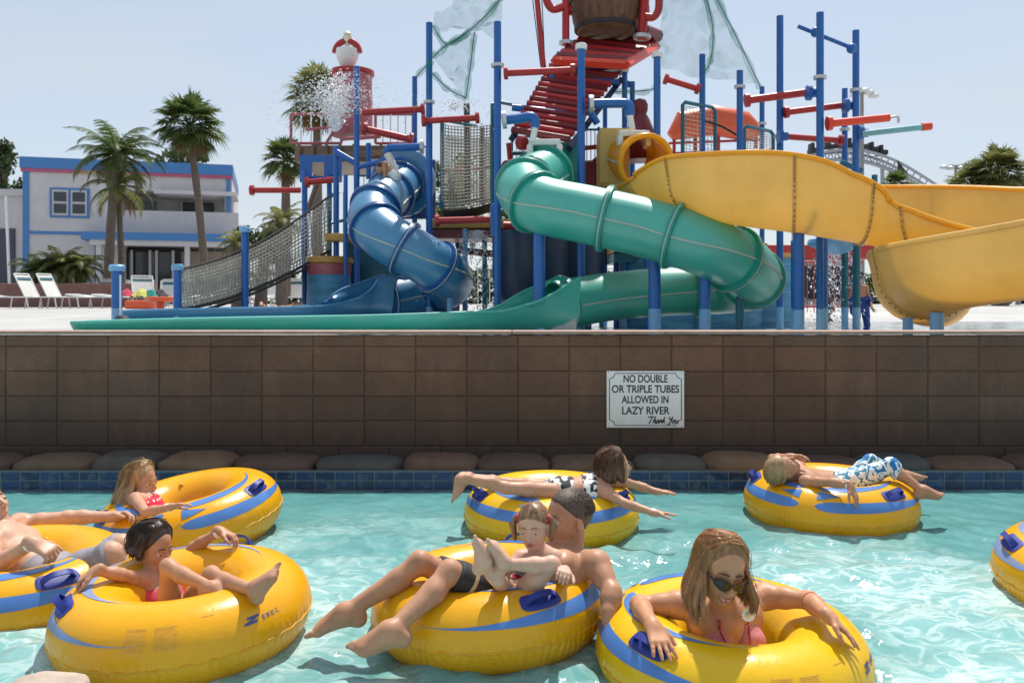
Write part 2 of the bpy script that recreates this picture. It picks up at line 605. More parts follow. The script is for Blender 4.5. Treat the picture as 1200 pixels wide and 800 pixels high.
# ------------------------------------------------------------------ stone ledge and tile band
YT = 6.18
M_mortar = mat('ledge_mortar', (.12, .10, .085), rough=.9, bump=.4, bscale=30)
mb = MB(); mb.box((0, (YT + .02 + YW) / 2, -.10), (21.6, YW - YT - .04, .44)); structure(mb.build('ledge', M_mortar))
stone_cols = [(.12, .076, .048), (.075, .065, .055), (.15, .092, .055), (.085, .046, .038), (.06, .06, .056), (.12, .07, .046), (.09, .055, .042)]
M_stones = [mat('ledge_stone', c, rough=.85, var=.25, scale=6, bump=.5, bscale=22, dirt=(.07, .065, .06), dirt_scale=4) for c in stone_cols]
def rough_stone(name, c, size, m, seed, label, cat, group=None, n=28, k=16):
    c = Vector(c)
    vs = []
    fs = []
    for i in range(k + 1):
        th = math.pi * i / k
        for j in range(n):
            a = 2 * math.pi * j / n
            d = Vector((math.sin(th) * math.cos(a), math.sin(th) * math.sin(a), math.cos(th)))
            # squarish boulder
            p = Vector([math.copysign(abs(q) ** .56, q) for q in d])
            w_ = 1 + .10 * mnoise.noise(d * 1.4 + Vector((seed * 7.1, 0, 0))) + .035 * mnoise.noise(d * 4 + Vector((0, seed * 3.3, 0)))
            vs.append((p.x * size[0] * w_, p.y * size[1] * w_, p.z * size[2] * w_))
    for i in range(k):
        for j in range(n):
            fs.append((i * n + j, (i + 1) * n + j, (i + 1) * n + (j + 1) % n, i * n + (j + 1) % n))
    mb = MB(); mb.add(vs, fs)
    o = mb.build(name, m, sharp=None)
    o.location = c
    o.rotation_euler.z = random.uniform(-.08, .08)
    return tag(o, label, cat, group)
x = -7.6; i = 0
while x < 7.6:
    wd = random.uniform(.42, .70)
    top = random.uniform(.19, .235)
    rough_stone('ledge_stone', (x + wd / 2, YT + .235, .115), (wd / 2 * 1.0, .215, top - .115), M_stones[i % 7], i,
                'rounded dark stone set in the shaded row at the foot of the block wall', 'stone', 'stones along the foot of the wall')
    x += wd - .012; i += 1
rough_stone('rock', P(48, 812, 2.78) + Vector((0, 0, -.03)), (.13, .13, .065), mat('pale_rock', (.42, .33, .27), rough=.85, var=.2, scale=8, bump=.5), 55,
            'pale pinkish rock breaking the water in the near left corner', 'rock')
def tile_mat():
    m, nt, b = newmat('glazed_tile')
    at = N(nt, 'Attribute'); at.attribute_name = 'tint'
    g = N(nt, 'NewGeometry')
    n1 = N(nt, 'TexNoise', i_Scale=16.0, i_Detail=6.0)
    nt.links.new(g.outputs['Position'], n1.inputs['Vector'])
    f = ramp(nt, n1.outputs[0], [(.52, (0, 0, 0)), (.72, (.5, .5, .5))])
    nt.links.new(mixc(nt, f, at.outputs['Color'], (.12, .17, .22)), b.inputs['Base Color'])
    b.inputs['Roughness'].default_value = .18
    return m
def tiles():
    V, F, T = [], [], []
    tw, th_, g, bv = .1425, .066, .004, .004
    for r in range(3):
        z1 = .139 - r * th_; z0 = z1 - th_
        for i in range(-56, 56):
            x0 = i * tw; x1 = x0 + tw
            k = random.uniform(.6, 1.35)
            t = (.012 * k, .028 * k, .10 * k, 1)
            y = YT + random.uniform(-.001, .001)
            a0, a1, b0, b1 = x0 + g, x1 - g, z0 + g, z1 - g
            o = len(V)
            V += [(a0 + bv, y, b0 + bv), (a1 - bv, y, b0 + bv), (a1 - bv, y, b1 - bv), (a0 + bv, y, b1 - bv),
                  (a0, y + bv, b0), (a1, y + bv, b0), (a1, y + bv, b1), (a0, y + bv, b1)]
            F += [tuple(o + k2 for k2 in f) for f in ((0, 1, 2, 3), (4, 5, 1, 0), (5, 6, 2, 1), (6, 7, 3, 2), (7, 4, 0, 3))]
            T += [t] * 8
    mb = MB(); mb.add(V, F); n0 = len(V)
    mb.box((0, YT + .0235, -.02), (21.6, .04, .33)); T += [(.10, .12, .14, 1)] * (len(mb.v) - n0)
    ob = mb.build('pool_edge_tiles', tile_mat(), sharp=None, fix=False)
    at = ob.data.color_attributes.new('tint', 'FLOAT_COLOR', 'POINT')
    at.data.foreach_set('color', np.array(T, dtype=np.float32).ravel())
    ob.data.polygons.foreach_set('use_smooth', [False] * len(ob.data.polygons))
    structure(ob)
tiles()

# ------------------------------------------------------------------ the river
def water_mat():
    m, nt, b = newmat('river_water')
    g = N(nt, 'NewGeometry')
    pos = g.outputs['Position']
    # churned, aerated water: webs of bubbles and caustic light, both painted into its colour
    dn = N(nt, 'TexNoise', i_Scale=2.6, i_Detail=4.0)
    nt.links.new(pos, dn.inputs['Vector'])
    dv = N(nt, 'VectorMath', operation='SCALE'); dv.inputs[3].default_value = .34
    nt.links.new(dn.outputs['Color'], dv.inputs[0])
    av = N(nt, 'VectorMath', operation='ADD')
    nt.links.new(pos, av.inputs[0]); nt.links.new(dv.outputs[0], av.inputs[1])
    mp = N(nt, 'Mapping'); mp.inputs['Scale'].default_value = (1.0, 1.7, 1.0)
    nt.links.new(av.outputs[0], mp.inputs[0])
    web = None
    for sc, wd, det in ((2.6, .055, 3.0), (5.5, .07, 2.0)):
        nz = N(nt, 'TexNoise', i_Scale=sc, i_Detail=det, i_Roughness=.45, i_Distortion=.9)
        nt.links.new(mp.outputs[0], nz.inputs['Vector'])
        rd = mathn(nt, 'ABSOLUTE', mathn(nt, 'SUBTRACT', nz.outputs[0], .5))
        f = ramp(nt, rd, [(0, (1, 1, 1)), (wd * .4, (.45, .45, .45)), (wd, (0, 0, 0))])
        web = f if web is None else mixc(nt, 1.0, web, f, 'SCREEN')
    big = N(nt, 'TexNoise', i_Scale=.75, i_Detail=4.0, i_Roughness=.55, i_Distortion=.5)
    nt.links.new(pos, big.inputs['Vector'])
    patch = ramp(nt, big.outputs[0], [(.40, (.10, .10, .10)), (.60, (1, 1, 1))])
    sx = N(nt, 'SeparateXYZ'); nt.links.new(pos, sx.inputs[0])
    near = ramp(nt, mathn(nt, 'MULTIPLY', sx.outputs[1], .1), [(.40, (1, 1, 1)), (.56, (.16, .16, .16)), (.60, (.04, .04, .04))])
    foam_caustic = mixc(nt, 1.0, mixc(nt, 1.0, web, patch, 'MULTIPLY'), near, 'MULTIPLY')
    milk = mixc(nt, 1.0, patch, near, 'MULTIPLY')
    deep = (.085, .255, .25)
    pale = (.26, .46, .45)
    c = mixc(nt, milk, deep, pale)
    n2 = N(nt, 'TexNoise', i_Scale=5.0, i_Detail=4.0)
    nt.links.new(mp.outputs[0], n2.inputs['Vector'])
    c = mixc(nt, ramp(nt, n2.outputs[0], [(.35, (0, 0, 0)), (.7, (.4, .4, .4))]), c, (.14, .38, .375))
    c = mixc(nt, mathn(nt, 'MULTIPLY', foam_caustic, .58), c, (.70, .79, .76))
    nt.links.new(c, b.inputs['Base Color'])
    b.inputs['Roughness'].default_value = .07
    b.inputs['IOR'].default_value = 1.33
    n3 = N(nt, 'TexNoise', i_Scale=22.0, i_Detail=3.0, i_Distortion=.4)
    nt.links.new(mp.outputs[0], n3.inputs['Vector'])
    bp = N(nt, 'Bump', i_Strength=.35, i_Distance=.012)
    nt.links.new(n3.outputs[0], bp.inputs['Height'])
    nt.links.new(bp.outputs[0], b.inputs['Normal'])
    return m
def river():
    st = .022
    xs = np.arange(-7.5, 7.5 + st, st); ys = np.arange(-1.5, YT + .03, st)
    X, Y = np.meshgrid(xs, ys, indexing='ij')
    Z = np.zeros_like(X)
    r2 = np.random.default_rng(3)
    WX = X + .10 * np.sin(1.7 * Y + 1.1 * X) ; WY = Y + .10 * np.sin(1.3 * X - .8 * Y)
    for i in range(34):
        lam = 10 ** r2.uniform(-1.05, -.1)
        an = r2.normal(R(80), R(38))
        k = 2 * np.pi / lam
        amp = .0068 * lam ** .85
        ph = k * (np.cos(an) * WX + np.sin(an) * WY) + r2.uniform(0, 6.28)
        Z += amp * (np.sin(ph) + .28 * np.sin(2 * ph + .4))
    damp = np.clip((YT + .05 - Y) / 1.6, .35, 1)
    Z *= damp
    nx, nyy = X.shape
    idx = np.arange(nx * nyy).reshape(nx, nyy)
    f = np.stack([idx[:-1, :-1], idx[1:, :-1], idx[1:, 1:], idx[:-1, 1:]], -1).reshape(-1, 4)
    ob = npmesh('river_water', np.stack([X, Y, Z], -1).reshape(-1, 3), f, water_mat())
    structure(ob)
river()
# ------------------------------------------------------------------ inner tubes
RM, RS = 0.357, 0.178        # ring radius, section radius
def vinyl(name, col):
    m, nt, b = newmat(name)
    tc = N(nt, 'TexCoord')
    n1 = N(nt, 'TexNoise', i_Scale=3.0, i_Detail=6.0, i_Roughness=.65)
    nt.links.new(tc.outputs['Object'], n1.inputs['Vector'])
    lo = [c * .90 for c in col]
    c = ramp(nt, n1.outputs[0], [(.3, lo), (.7, col)])
    n2 = N(nt, 'TexNoise', i_Scale=9.0, i_Detail=8.0, i_Roughness=.75)
    nt.links.new(tc.outputs['Object'], n2.inputs['Vector'])
    c = mixc(nt, ramp(nt, n2.outputs[0], [(.60, (0, 0, 0)), (.75, (.35,) * 3)]), c, (col[0] * .62, col[1] * .55, .03))
    nt.links.new(c, b.inputs['Base Color'])
    b.inputs['Roughness'].default_value = .27
    b.inputs['Subsurface Weight'].default_value = .12
    b.inputs['Subsurface Radius'].default_value = (.03, .015, .003)
    # puckers at the weld: fine radial wrinkles low on the ring
    sx = N(nt, 'SeparateXYZ'); nt.links.new(tc.outputs['Object'], sx.inputs[0])
    ang = mathn(nt, 'ARCTAN2', sx.outputs[1], sx.outputs[0])
    wv = mathn(nt, 'SINE', mathn(nt, 'ADD', mathn(nt, 'MULTIPLY', ang, 88.0), mathn(nt, 'MULTIPLY', n1.outputs[0], 26.0)))
    zone = ramp(nt, mathn(nt, 'ADD', mathn(nt, 'MULTIPLY', sx.outputs[2], 2.2), .5), [(.12, (0, 0, 0)), (.44, (1, 1, 1)), (.56, (.1,) * 3), (.66, (0, 0, 0))])
    hgt = mathn(nt, 'ADD', mathn(nt, 'MULTIPLY', wv, zone), mathn(nt, 'MULTIPLY', n1.outputs[0], 3.0))
    bp = N(nt, 'Bump', i_Strength=.40, i_Distance=.006)
    nt.links.new(hgt, bp.inputs['Height'])
    nt.links.new(bp.outputs[0], b.inputs['Normal'])
    # thin vinyl over air: sunlight comes through it
    tl = N(nt, 'BsdfTranslucent'); nt.links.new(c, tl.inputs[0])
    mx = N(nt, 'MixShader'); mx.inputs[0].default_value = .16
    nt.links.new(b.outputs[0], mx.inputs[1]); nt.links.new(tl.outputs[0], mx.inputs[2]); nt.links.new(mx.outputs[0], nt.nodes['Material Output'].inputs[0])
    return m
M_yel = vinyl('yellow_vinyl', (.94, .56, .012))
M_yel2 = vinyl('golden_vinyl', (.94, .46, .008))
M_seam = mat('weld_seam', (.70, .36, .012), rough=.4)
M_swoosh = mat('blue_print', (.075, .20, .50), rough=.24, var=.12, scale=6)
M_swoosh2 = mat('faded_blue_print', (.20, .29, .50), rough=.28, var=.2, scale=9, dirt=(.5, .36, .12), dirt_scale=14, dirt_amt=.5)
M_handle = mat('blue_webbing', (.012, .028, .22), rough=.5, bump=.12, bscale=500)
M_print = mat('faded_print', (.74, .37, .035), rough=.4, var=.2, scale=40)
M_logo = mat('dark_blue_print', (.06, .08, .26), rough=.35)

def tor(phi, psi, off=0.0):
    """point on the ring: phi round the ring, psi round its section (0 outer, 90 top), degrees"""
    a, p = R(phi), R(psi)
    rr = RM + (RS + off) * math.cos(p)
    return Vector((rr * math.cos(a), rr * math.sin(a), (RS * .97 + off) * math.sin(p)))

def _ring_mesh():
    mb = MB()
    n, k = 96, 40
    vs, fs = [], []
    for i in range(n):
        ph = 360 * i / n
        for j in range(k):
            ps = 360 * j / k
            w_ = .0018 * math.sin(i * 1.9) * max(0, math.cos(R(ps + 12))) ** 6
            vs.append(tor(ph, ps, w_))
    for i in range(n):
        for j in range(k):
            i2, j2 = (i + 1) % n, (j + 1) % k
            fs.append((i * k + j, i2 * k + j, i2 * k + j2, i * k + j2))
    mb.add(vs, fs)
    return mb
def band(mb, ph0, ph1, f, off, n=48, m=7):
    """strip of print on the ring; f(t) -> (psi_lo, psi_hi)"""
    def g(u, v):
        lo, hi = f(u)
        return tor(ph0 + (ph1 - ph0) * u, lo + (hi - lo) * v, off)
    mb.grid(g, n, m)
def sm(t): t = min(1, max(0, t)); return t * t * (3 - 2 * t)
def make_tube():
    M = {}
    M['ring'] = _ring_mesh()
    mb = MB()
    pts = []
    n = 240
    for i in range(n):
        ph = 360 * i / n
        pts.append(tor(ph, -5 + .9 * math.sin(R(ph * 40)), .0005))
    mb.tube(pts, .0036, 6, closed=True); M['seam'] = mb
    mb = MB()
    pts = [tor(360 * i / 96, -17, .0) for i in range(96)]
    # prints: two comets, head to head at phi = 0
    for s in (1, -1):
        mb = MB()
        def outer(t):
            head = math.sqrt(max(0, 1 - (1 - min(1, t / .12)) ** 2))
            wd = 16.5 * head * (1 - sm((t - .28) / .72)) + .4
            cc = 30 + 4 * t - 8 * sm((t - .4) / .6)
            return cc - wd * .62, cc + wd * .62
        def inner(t):
            head = math.sqrt(max(0, 1 - (1 - min(1, t / .14)) ** 2))
            wd = 17 * head * (1 - sm((t - .25) / .75)) + .4
            cc = 74 + 20 * t
            return cc - wd * .55, cc + wd * .55
        band(mb, s * 5, s * 126, outer, .0010)
        band(mb, s * 6.5, s * 112, inner, .0018)
        def slit(t):
            return 52, 62
        M['print%d' % s] = mb
        mb = MB()
        def bridge(t):
            wd = (1 - sm(t)) * 20
            return 54 - wd * .5, 54 + wd * .5
        band(mb, s * 6, s * 24, bridge, .0026, 16)
        M['bridge%d' % s] = mb
        # handle: patch and strap
        ph = s * 66
        mb = MB()
        def patch(u, v):
            a = u * 2 - 1; b_ = v * 2 - 1
            # squircle
            r_ = max(abs(a), abs(b_)); q = (abs(a) ** 4 + abs(b_) ** 4) ** .25
            if q > 1e-6: a, b_ = a * r_ / q, b_ * r_ / q
            e = .006 * (1 - max(abs(a), abs(b_)) ** 6)
            return tor(ph + a * 11.5, 54 + b_ * 13, .002 + e)
        mb.grid(patch, 14, 10)
        M['patch%d' % s] = mb
        mb = MB()
        cur = []
        for i in range(15):
            t = i / 14 * 2 - 1
            cur.append(tor(ph + t * 8.5, 54, .006 + .040 * (1 - abs(t) ** 3.2)))
        # flat strap
        vs = []
        for i, p in enumerate(cur):
            t = i / 14 * 2 - 1
            wdir = (tor(ph + t * 8.5, 64, .0) - tor(ph + t * 8.5, 44, .0)).normalized()
            tn = (cur[min(i + 1, 14)] - cur[max(i - 1, 0)]).normalized()
            nn = wdir.cross(tn).normalized()
            for (aw, an) in ((-.014, -.0035), (.014, -.0035), (.014, .0035), (-.014, .0035)):
                vs.append(p + wdir * aw + nn * an)
        fs = []
        for i in range(14):
            for k in range(4):
                fs.append((i * 4 + k, i * 4 + (k + 1) % 4, (i + 1) * 4 + (k + 1) % 4, (i + 1) * 4 + k))
        fs += [(0, 1, 2, 3), (59, 58, 57, 56)]
        mb.add(vs, fs)
        M['strap%d' % s] = mb
    # warning print: two panels of fine lines on the far side
    mb = MB()
    for (p0, p1) in ((121.5, 131.5), (134, 144)):
        for r_ in range(15):
            ps = 47 - r_ * 2.0
            e = random.uniform(0, 3.0)
            band(mb, p0, p1 - e, lambda t, ps=ps: (ps - .55, ps + .55), .0008, 14, 1)
    M['warning'] = mb
    mb = MB()
    for (p0, p1, ps) in ((154, 160, 52), (206, 216, 60), (208, 217, 54)):
        band(mb, p0, p1, lambda t, ps=ps: (ps - .6, ps + .6), .0008, 10, 1)
    M['small_print'] = mb
    # valve
    mb = MB(); q = tor(196, 128, 0); nn = (tor(196, 128, .1) - q).normalized()
    mb.lathe(q, [(.013, -.002), (.013, .006), (.009, .009), (.009, .013), (.004, .014)], 14, axis=nn); M['valve'] = mb
    # maker's mark: bold slanted Z with small letters after it
    mb = MB()
    def quadband(pts, off):
        (a, b_, c_, d) = pts
        def g(u, v):
            x = (a[0] * (1 - u) + b_[0] * u) * (1 - v) + (d[0] * (1 - u) + c_[0] * u) * v
            y = (a[1] * (1 - u) + b_[1] * u) * (1 - v) + (d[1] * (1 - u) + c_[1] * u) * v
            return tor(Z0 + x * .8, Y0 + y * .8, off)
        mb.grid(g, 8, 4)
    Z0, Y0 = 173, 24
    quadband([(0.6, 12), (8.2, 12), (7.4, 8.2), (-.1, 8.2)], .0012)
    quadband([(8.0, 9.4), (4.6, 9.4), (-1.5, 3.2), (1.9, 3.2)], .0022)
    quadband([(-1.7, 4.2), (6.2, 4.2), (5.4, 0), (-2.4, 0)], .0014)
    lets = {'E': [((0, 0), (0, 6)), ((0, 6), (2.2, 6)), ((0, 3), (1.8, 3)), ((0, 0), (2.2, 0))],
            'B': [((0, 0), (0, 6)), ((0, 6), (2.1, 5.2)), ((2.1, 5.2), (0, 3)), ((0, 3), (2.3, 1.5)), ((2.3, 1.5), (0, 0))],
            'C': [((2.2, 6), (.3, 5.4)), ((.3, 5.4), (0, 1)), ((0, 1), (2.2, 0))]}
    for i, L in enumerate('EBEC'):
        for (p, q) in lets[L]:
            a = (9.5 + i * 3.3 + p[0], 1.5 + p[1]); b_ = (9.5 + i * 3.3 + q[0], 1.5 + q[1])
            mb.tube([tor(Z0 + .8 * (a[0] + (b_[0] - a[0]) * t / 3), Y0 + .8 * (a[1] + (b_[1] - a[1]) * t / 3), .0002) for t in range(4)], .0012, 4)
    M['logo'] = mb
    return M
def mesh_of(mb, name, m, sharp=40):
    o = mb.build(name, m, None, sharp=sharp)
    me = o.data
    bpy.data.objects.remove(o)
    return me
TM = make_tube()
TMESH = {}
def tube(px, py, Y, dz, mid, tilt, label, vin, sw, scale=1.0, roll_axis=None, bare=False):
    """mid: compass direction (degrees, 0 = +X, 90 = away) the two handles straddle; tilt = (toward +x down?, toward camera down?) degrees"""
    c = P(px, py, Y)
    rt = thing('inner_tube', label, 'inner tube', (c.x, c.y, dz), 'inner tubes drifting on the river')
    q = Matrix.Rotation(R(tilt[0]), 4, 'X') @ Matrix.Rotation(R(tilt[1]), 4, 'Y') @ Matrix.Rotation(R(mid), 4, 'Z')
    rt.rotation_euler = q.to_euler()
    rt.scale = (scale, scale, scale)
    WL[rt] = Vector((0, 0, 0))
    bpy.context.view_layer.update()
    def put(name, key, m, parent=rt, sharp=40):
        kk = (key, m.name)
        if kk not in TMESH:
            TMESH[kk] = mesh_of(TM[key], name, m, sharp)
        o = bpy.data.objects.new(name, TMESH[kk]); C.objects.link(o); o.parent = parent
        WL[o] = Vector((0, 0, 0))
        return o
    put('ring', 'ring', vin, sharp=None)
    put('seam', 'seam', M_seam, sharp=None)
    for s in (1, -1):
        g = put('blue_graphic', 'print%d' % s, sw, sharp=None)
        put('graphic_join', 'bridge%d' % s, sw, parent=g, sharp=None)
        h = put('handle', 'patch%d' % s, M_handle, sharp=60)
        put('strap', 'strap%d' % s, M_handle, parent=h)
    put('warning_print', 'warning', M_print, sharp=None)
    put('small_print', 'small_print', M_print, sharp=None)
    put('maker_mark', 'logo', M_logo, sharp=None)
    put('valve', 'valve', M_seam)
    return rt
# px, (unused) py, Y, centre height, mid direction, tilt
T1 = tube(223, 596, 5.10, .095, -78, (5, -8), 'yellow tube with the long-haired blonde girl in a red polka-dot top', M_yel2, M_swoosh)
T2 = tube(20, 672, 4.05, .035, -106, (2, 1), 'yellow tube cut off by the left edge carrying the reclining man in grey shorts', M_yel2, M_swoosh)
T3 = tube(217, 715, 3.52, .10, 145, (2, -2.5), 'orange-yellow tube in the left foreground whose dark-haired girl holds both handles', M_yel2, M_swoosh2, .95)
T4 = tube(573, 705, 3.60, .11, 6, (0, -3), 'yellow tube in the middle shared by the man and the small girl on his lap', M_yel2, M_swoosh, .92)
T5 = tube(856, 755, 3.24, .055, 150, (3, 1), 'yellow tube in the foreground around the woman with sunglasses', M_yel, M_swoosh, .95)
T6 = tube(646, 591, 5.25, .085, -95, (1, 0), 'yellow tube by the tiled edge under the girl lying on her stomach', M_yel, M_swoosh)
T7 = tube(972, 576, 5.50, .085, -125, (1, 0), 'yellow tube by the tiled edge under the boy lying on his back', M_yel2, M_swoosh)
T8 = tube(1314, 666, 4.00, .10, 100, (2, -3), 'empty-looking yellow tube cut off by the right edge', M_yel2, M_swoosh2)
# ------------------------------------------------------------------ slides
M_green = paint('green_fibreglass', (.035, .47, .37), rough=.40, scale=1.2, dirt=(.16, .52, .44), dirt_scale=2, dirt_amt=.4)
M_greend = paint('deep_green_fibreglass', (.012, .27, .21), rough=.3)
M_bslide = paint('blue_fibreglass', (.022, .235, .46), rough=.38, scale=1.2, dirt=(.08, .25, .45), dirt_scale=2, dirt_amt=.4)
M_bslided = paint('deep_blue_fibreglass', (.010, .075, .27), rough=.3)
M_yslide = paint('yellow_fibreglass', (.80, .60, .20), rough=.4, scale=1.2, var=.12, dirt=(.52, .36, .12), dirt_scale=1.6, dirt_amt=.5)
M_ybright = paint('bright_yellow_fibreglass', (.84, .48, .02), rough=.3, var=.08)
for m_ in (M_green, M_bslide):      # oxidised gelcoat: broad soft gloss
    b_ = m_.node_tree.nodes['Principled BSDF']
    b_.inputs['Specular IOR Level'].default_value = 1.0
    b_.inputs['Coat Weight'].default_value = .8
    b_.inputs['Coat Roughness'].default_value = .38
M_bolt = mat('rusty_bolts', (.34, .18, .05), rough=.7)
M_pale = mat('pale_sealant', (.40, .48, .42), rough=.6)

def translucent(m, col, amt):
    # thin fibreglass lets daylight through
    nt = m.node_tree
    b = nt.nodes['Principled BSDF']; o = nt.nodes['Material Output']
    t = N(nt, 'BsdfTranslucent'); t.inputs[0].default_value = (*col, 1)
    mx = N(nt, 'MixShader'); mx.inputs[0].default_value = amt
    nt.links.new(b.outputs[0], mx.inputs[1]); nt.links.new(t.outputs[0], mx.inputs[2])
    nt.links.new(mx.outputs[0], o.inputs[0])
translucent(M_yslide, (.88, .64, .20), .42)
translucent(M_ybright, (.9, .5, .02), .40)
translucent(M_green, (.02, .45, .32), .18)
translucent(M_bslide, (.02, .2, .5), .15)

def frames(path):
    """centres, tangent, side (horizontal), up for an (n,3) path"""
    out = []
    n = len(path)
    for i in range(n):
        t = Vector(path[min(i + 1, n - 1)]) - Vector(path[max(i - 1, 0)])
        t.normalize()
        s = t.cross(Vector((0, 0, 1)))
        if s.length < .05:
            s = out[-1][2].copy() if out else Vector((1, 0, 0))
        s.normalize()
        u = s.cross(t).normalized()
        out.append((Vector(path[i]), t, s, u))
    return out

def tube_slide(root, pts, m, md, flanges, per=10, nseg=28):
    """pts: (px, py, Y, radius)"""
    q = catmull([tuple(P(x, y, Y)) + (r,) for x, y, Y, r in pts], per)
    path = [Vector(p[:3]) for p in q]
    rad = [p[3] for p in q]
    fr = frames(path)
    mb = MB()
    vs = []
    for (c, t, s, u), r in zip(fr, rad):
        vs += [c + (s * math.cos(2 * math.pi * k / nseg) + u * math.sin(2 * math.pi * k / nseg)) * r for k in range(nseg)]
    fs = []
    for i in range(len(path) - 1):
        for k in range(nseg):
            k2 = (k + 1) % nseg
            fs.append((i * nseg + k, i * nseg + k2, (i + 1) * nseg + k2, (i + 1) * nseg + k))
    mb.add(vs, fs)
    # inner skin so the mouths have thickness
    vs2 = []
    for (c, t, s, u), r in zip(fr, rad):
        vs2 += [c + (s * math.cos(2 * math.pi * k / nseg) + u * math.sin(2 * math.pi * k / nseg)) * (r - .03) for k in range(nseg)]
    mb.add(vs2, [tuple(reversed(f)) for f in fs])
    for e in (0, len(path) - 1):
        o = e * nseg; o2 = o + nseg * len(path)
        mb.add([], [])
        mb.f += [(o + k, o + (k + 1) % nseg, o2 + (k + 1) % nseg, o2 + k) for k in range(nseg)]
    mb.build('tube_shell', m, root, fix=False, sharp=50)
    for fl in flanges:
        i = int(round(fl * (len(path) - 1)))
        c, t, s, u = fr[i]
        r = rad[i]
        mb = MB()
        mb.lathe(c, [(r - .005, -.045), (r + .055, -.04), (r + .06, 0), (r + .055, .04), (r - .005, .045)], nseg, axis=t, caps=False)
        f = mb.build('joint_flange', md, root)
        mb = MB()
        mb.lathe(c, [(r + .0605, -.009), (r + .066, 0), (r + .0605, .009)], nseg, axis=t, caps=False)
        mb.build('joint_seal', M_pale, f)
    for sg in (-1, 1):
        mb = MB()
        mb.tube([c + s * sg * (r + .004) + u * (-.03) for (c, t, s, u), r in zip(fr, rad)], .014, 5)
        mb.build('side_seam', M_pale, root)
    return fr, rad

def flume(root, pts, m, per=10, lip=.035, name='flume', inner=None, bolts=(), lipm=None):
    """open channel. pts: (px, py of the channel bottom, Y, half width, left wall height, right wall height); left/right of travel"""
    q = catmull([tuple(P(x, y, Y)) + (a, b, c) for x, y, Y, a, b, c in pts], per)
    path = [Vector(p[:3]) for p in q]
    fr = frames(path)
    K = 22
    def section(i, inset=0.0):
        c, t, s, u = fr[i]
        w_, hl, hr = q[i][3], q[i][4], q[i][5]
        out = []
        r = w_
        z = Vector((0, 0, 1))
        for k in range(K + 1):
            f = k / K
            # left wall -> half round -> right wall
            if f < .25:
                g = f / .25
                h = hl + (min(hl, r) - hl) * g if hl > r else None
                if hl > r: out.append(c - s * (r - inset + .06 * (1 - g)) + z * h)
                else:
                    a = math.acos(1 - min(1, hl / r))
                    out.append(c - s * (r - inset) * math.sin(a) + z * (r - (r - inset) * math.cos(a)))
            elif f > .75:
                g = (f - .75) / .25
                h = r + (hr - r) * g if hr > r else None
                if hr > r: out.append(c + s * (r - inset + .06 * g) + z * h)
                else:
                    a = math.acos(1 - min(1, hr / r))
                    out.append(c + s * (r - inset) * math.sin(a) + z * (r - (r - inset) * math.cos(a)))
            else:
                g = (f - .25) / .5
                aL = math.pi / 2 if hl > r else math.acos(1 - min(1, hl / r))
                aR = math.pi / 2 if hr > r else math.acos(1 - min(1, hr / r))
                a = -aL + (aL + aR) * g
                out.append(c + s * (r - inset) * math.sin(a) + z * (r - (r - inset) * math.cos(a)))
        return out
    n = len(path)
    S0 = [section(i) for i in range(n)]
    S1 = [section(i, .035) for i in range(n)]
    mb = MB()
    for S, rev in ((S0, 0), (S1, 1)):
        vs = [p for sec in S for p in sec]
        fs = []
        for i in range(n - 1):
            for k in range(K):
                f = (i * (K + 1) + k, i * (K + 1) + k + 1, (i + 1) * (K + 1) + k + 1, (i + 1) * (K + 1) + k)
                fs.append(tuple(reversed(f)) if rev else f)
        mb.add(vs, fs)
    ofs = n * (K + 1)
    for e in (0, n - 1):
        mb.f += [(e * (K + 1) + k, e * (K + 1) + k + 1, ofs + e * (K + 1) + k + 1, ofs + e * (K + 1) + k) for k in range(K)]
    o = mb.build(name, m, root, fix=True, sharp=60)
    for side in (0, K):
        mb = MB()
        mb.tube([(S0[i][side] + S1[i][side]) / 2 for i in range(n)], lip, 8)
        mb.build('rim', lipm or m, o)
    for bl in bolts:
        i = int(round(bl * (n - 1)))
        mb = MB()
        mb.tube([p + (p - fr[i][0] - Vector((0, 0, q[i][3]))).normalized() * .004 for p in S0[i]], .022, 6)
        j = mb.build('joint', M_yslide if m == M_yslide else m, o)
        mb = MB()
        for k in range(0, K * 2):
            f = k / 2
            p = S0[i][int(f)].lerp(S0[i][min(K, int(f) + 1)], f % 1)
            p = p + (p - fr[i][0] - Vector((0, 0, q[i][3]))).normalized() * .026
            mb.ball(p, .014, 6, 4)
        mb.build('bolt_row', M_bolt, j)
    return fr, S0

def post(root, x, ytop, Y, r, m=None, name='support_post', cap=None, ring=None, base=True, zb=None):
    """vertical pipe from the ground up to picture height ytop at depth Y"""
    top = P(x, ytop, Y)
    z0 = (zfloor(top.x, top.y) if zb is None else zb) - .05
    mb = MB()
    zj = .97 + .28 if base else z0
    zj = max(z0 + .32, zj) if base else z0
    if base:
        mb.cyl((top.x, top.y, z0), (top.x, top.y, zj), r * 1.012, n=14)
        bb = mb; mb = MB()
    mb.cyl((top.x, top.y, zj), (top.x, top.y, top.z), r, n=14)
    o = mb.build(name, m or M_blue, root)
    if base:
        bb.build('painted_foot', M_lblue, o)
    if cap:
        mb = MB(); mb.lathe((top.x, top.y, top.z), [(r * 1.45, -.02), (r * 1.5, .0), (r * 1.5, .05), (r * 1.2, .075)], 14)
        mb.build('post_cap', cap, o)
    for yr in (ring or []):
        zz = P(x, yr, Y).z
        mb = MB(); mb.lathe((top.x, top.y, zz), [(r * 1.02, -.03), (r * 1.75, -.025), (r * 1.75, .025), (r * 1.02, .03)], 14, caps=False)
        mb.build('pipe_flange', M_steel, o)
    return o

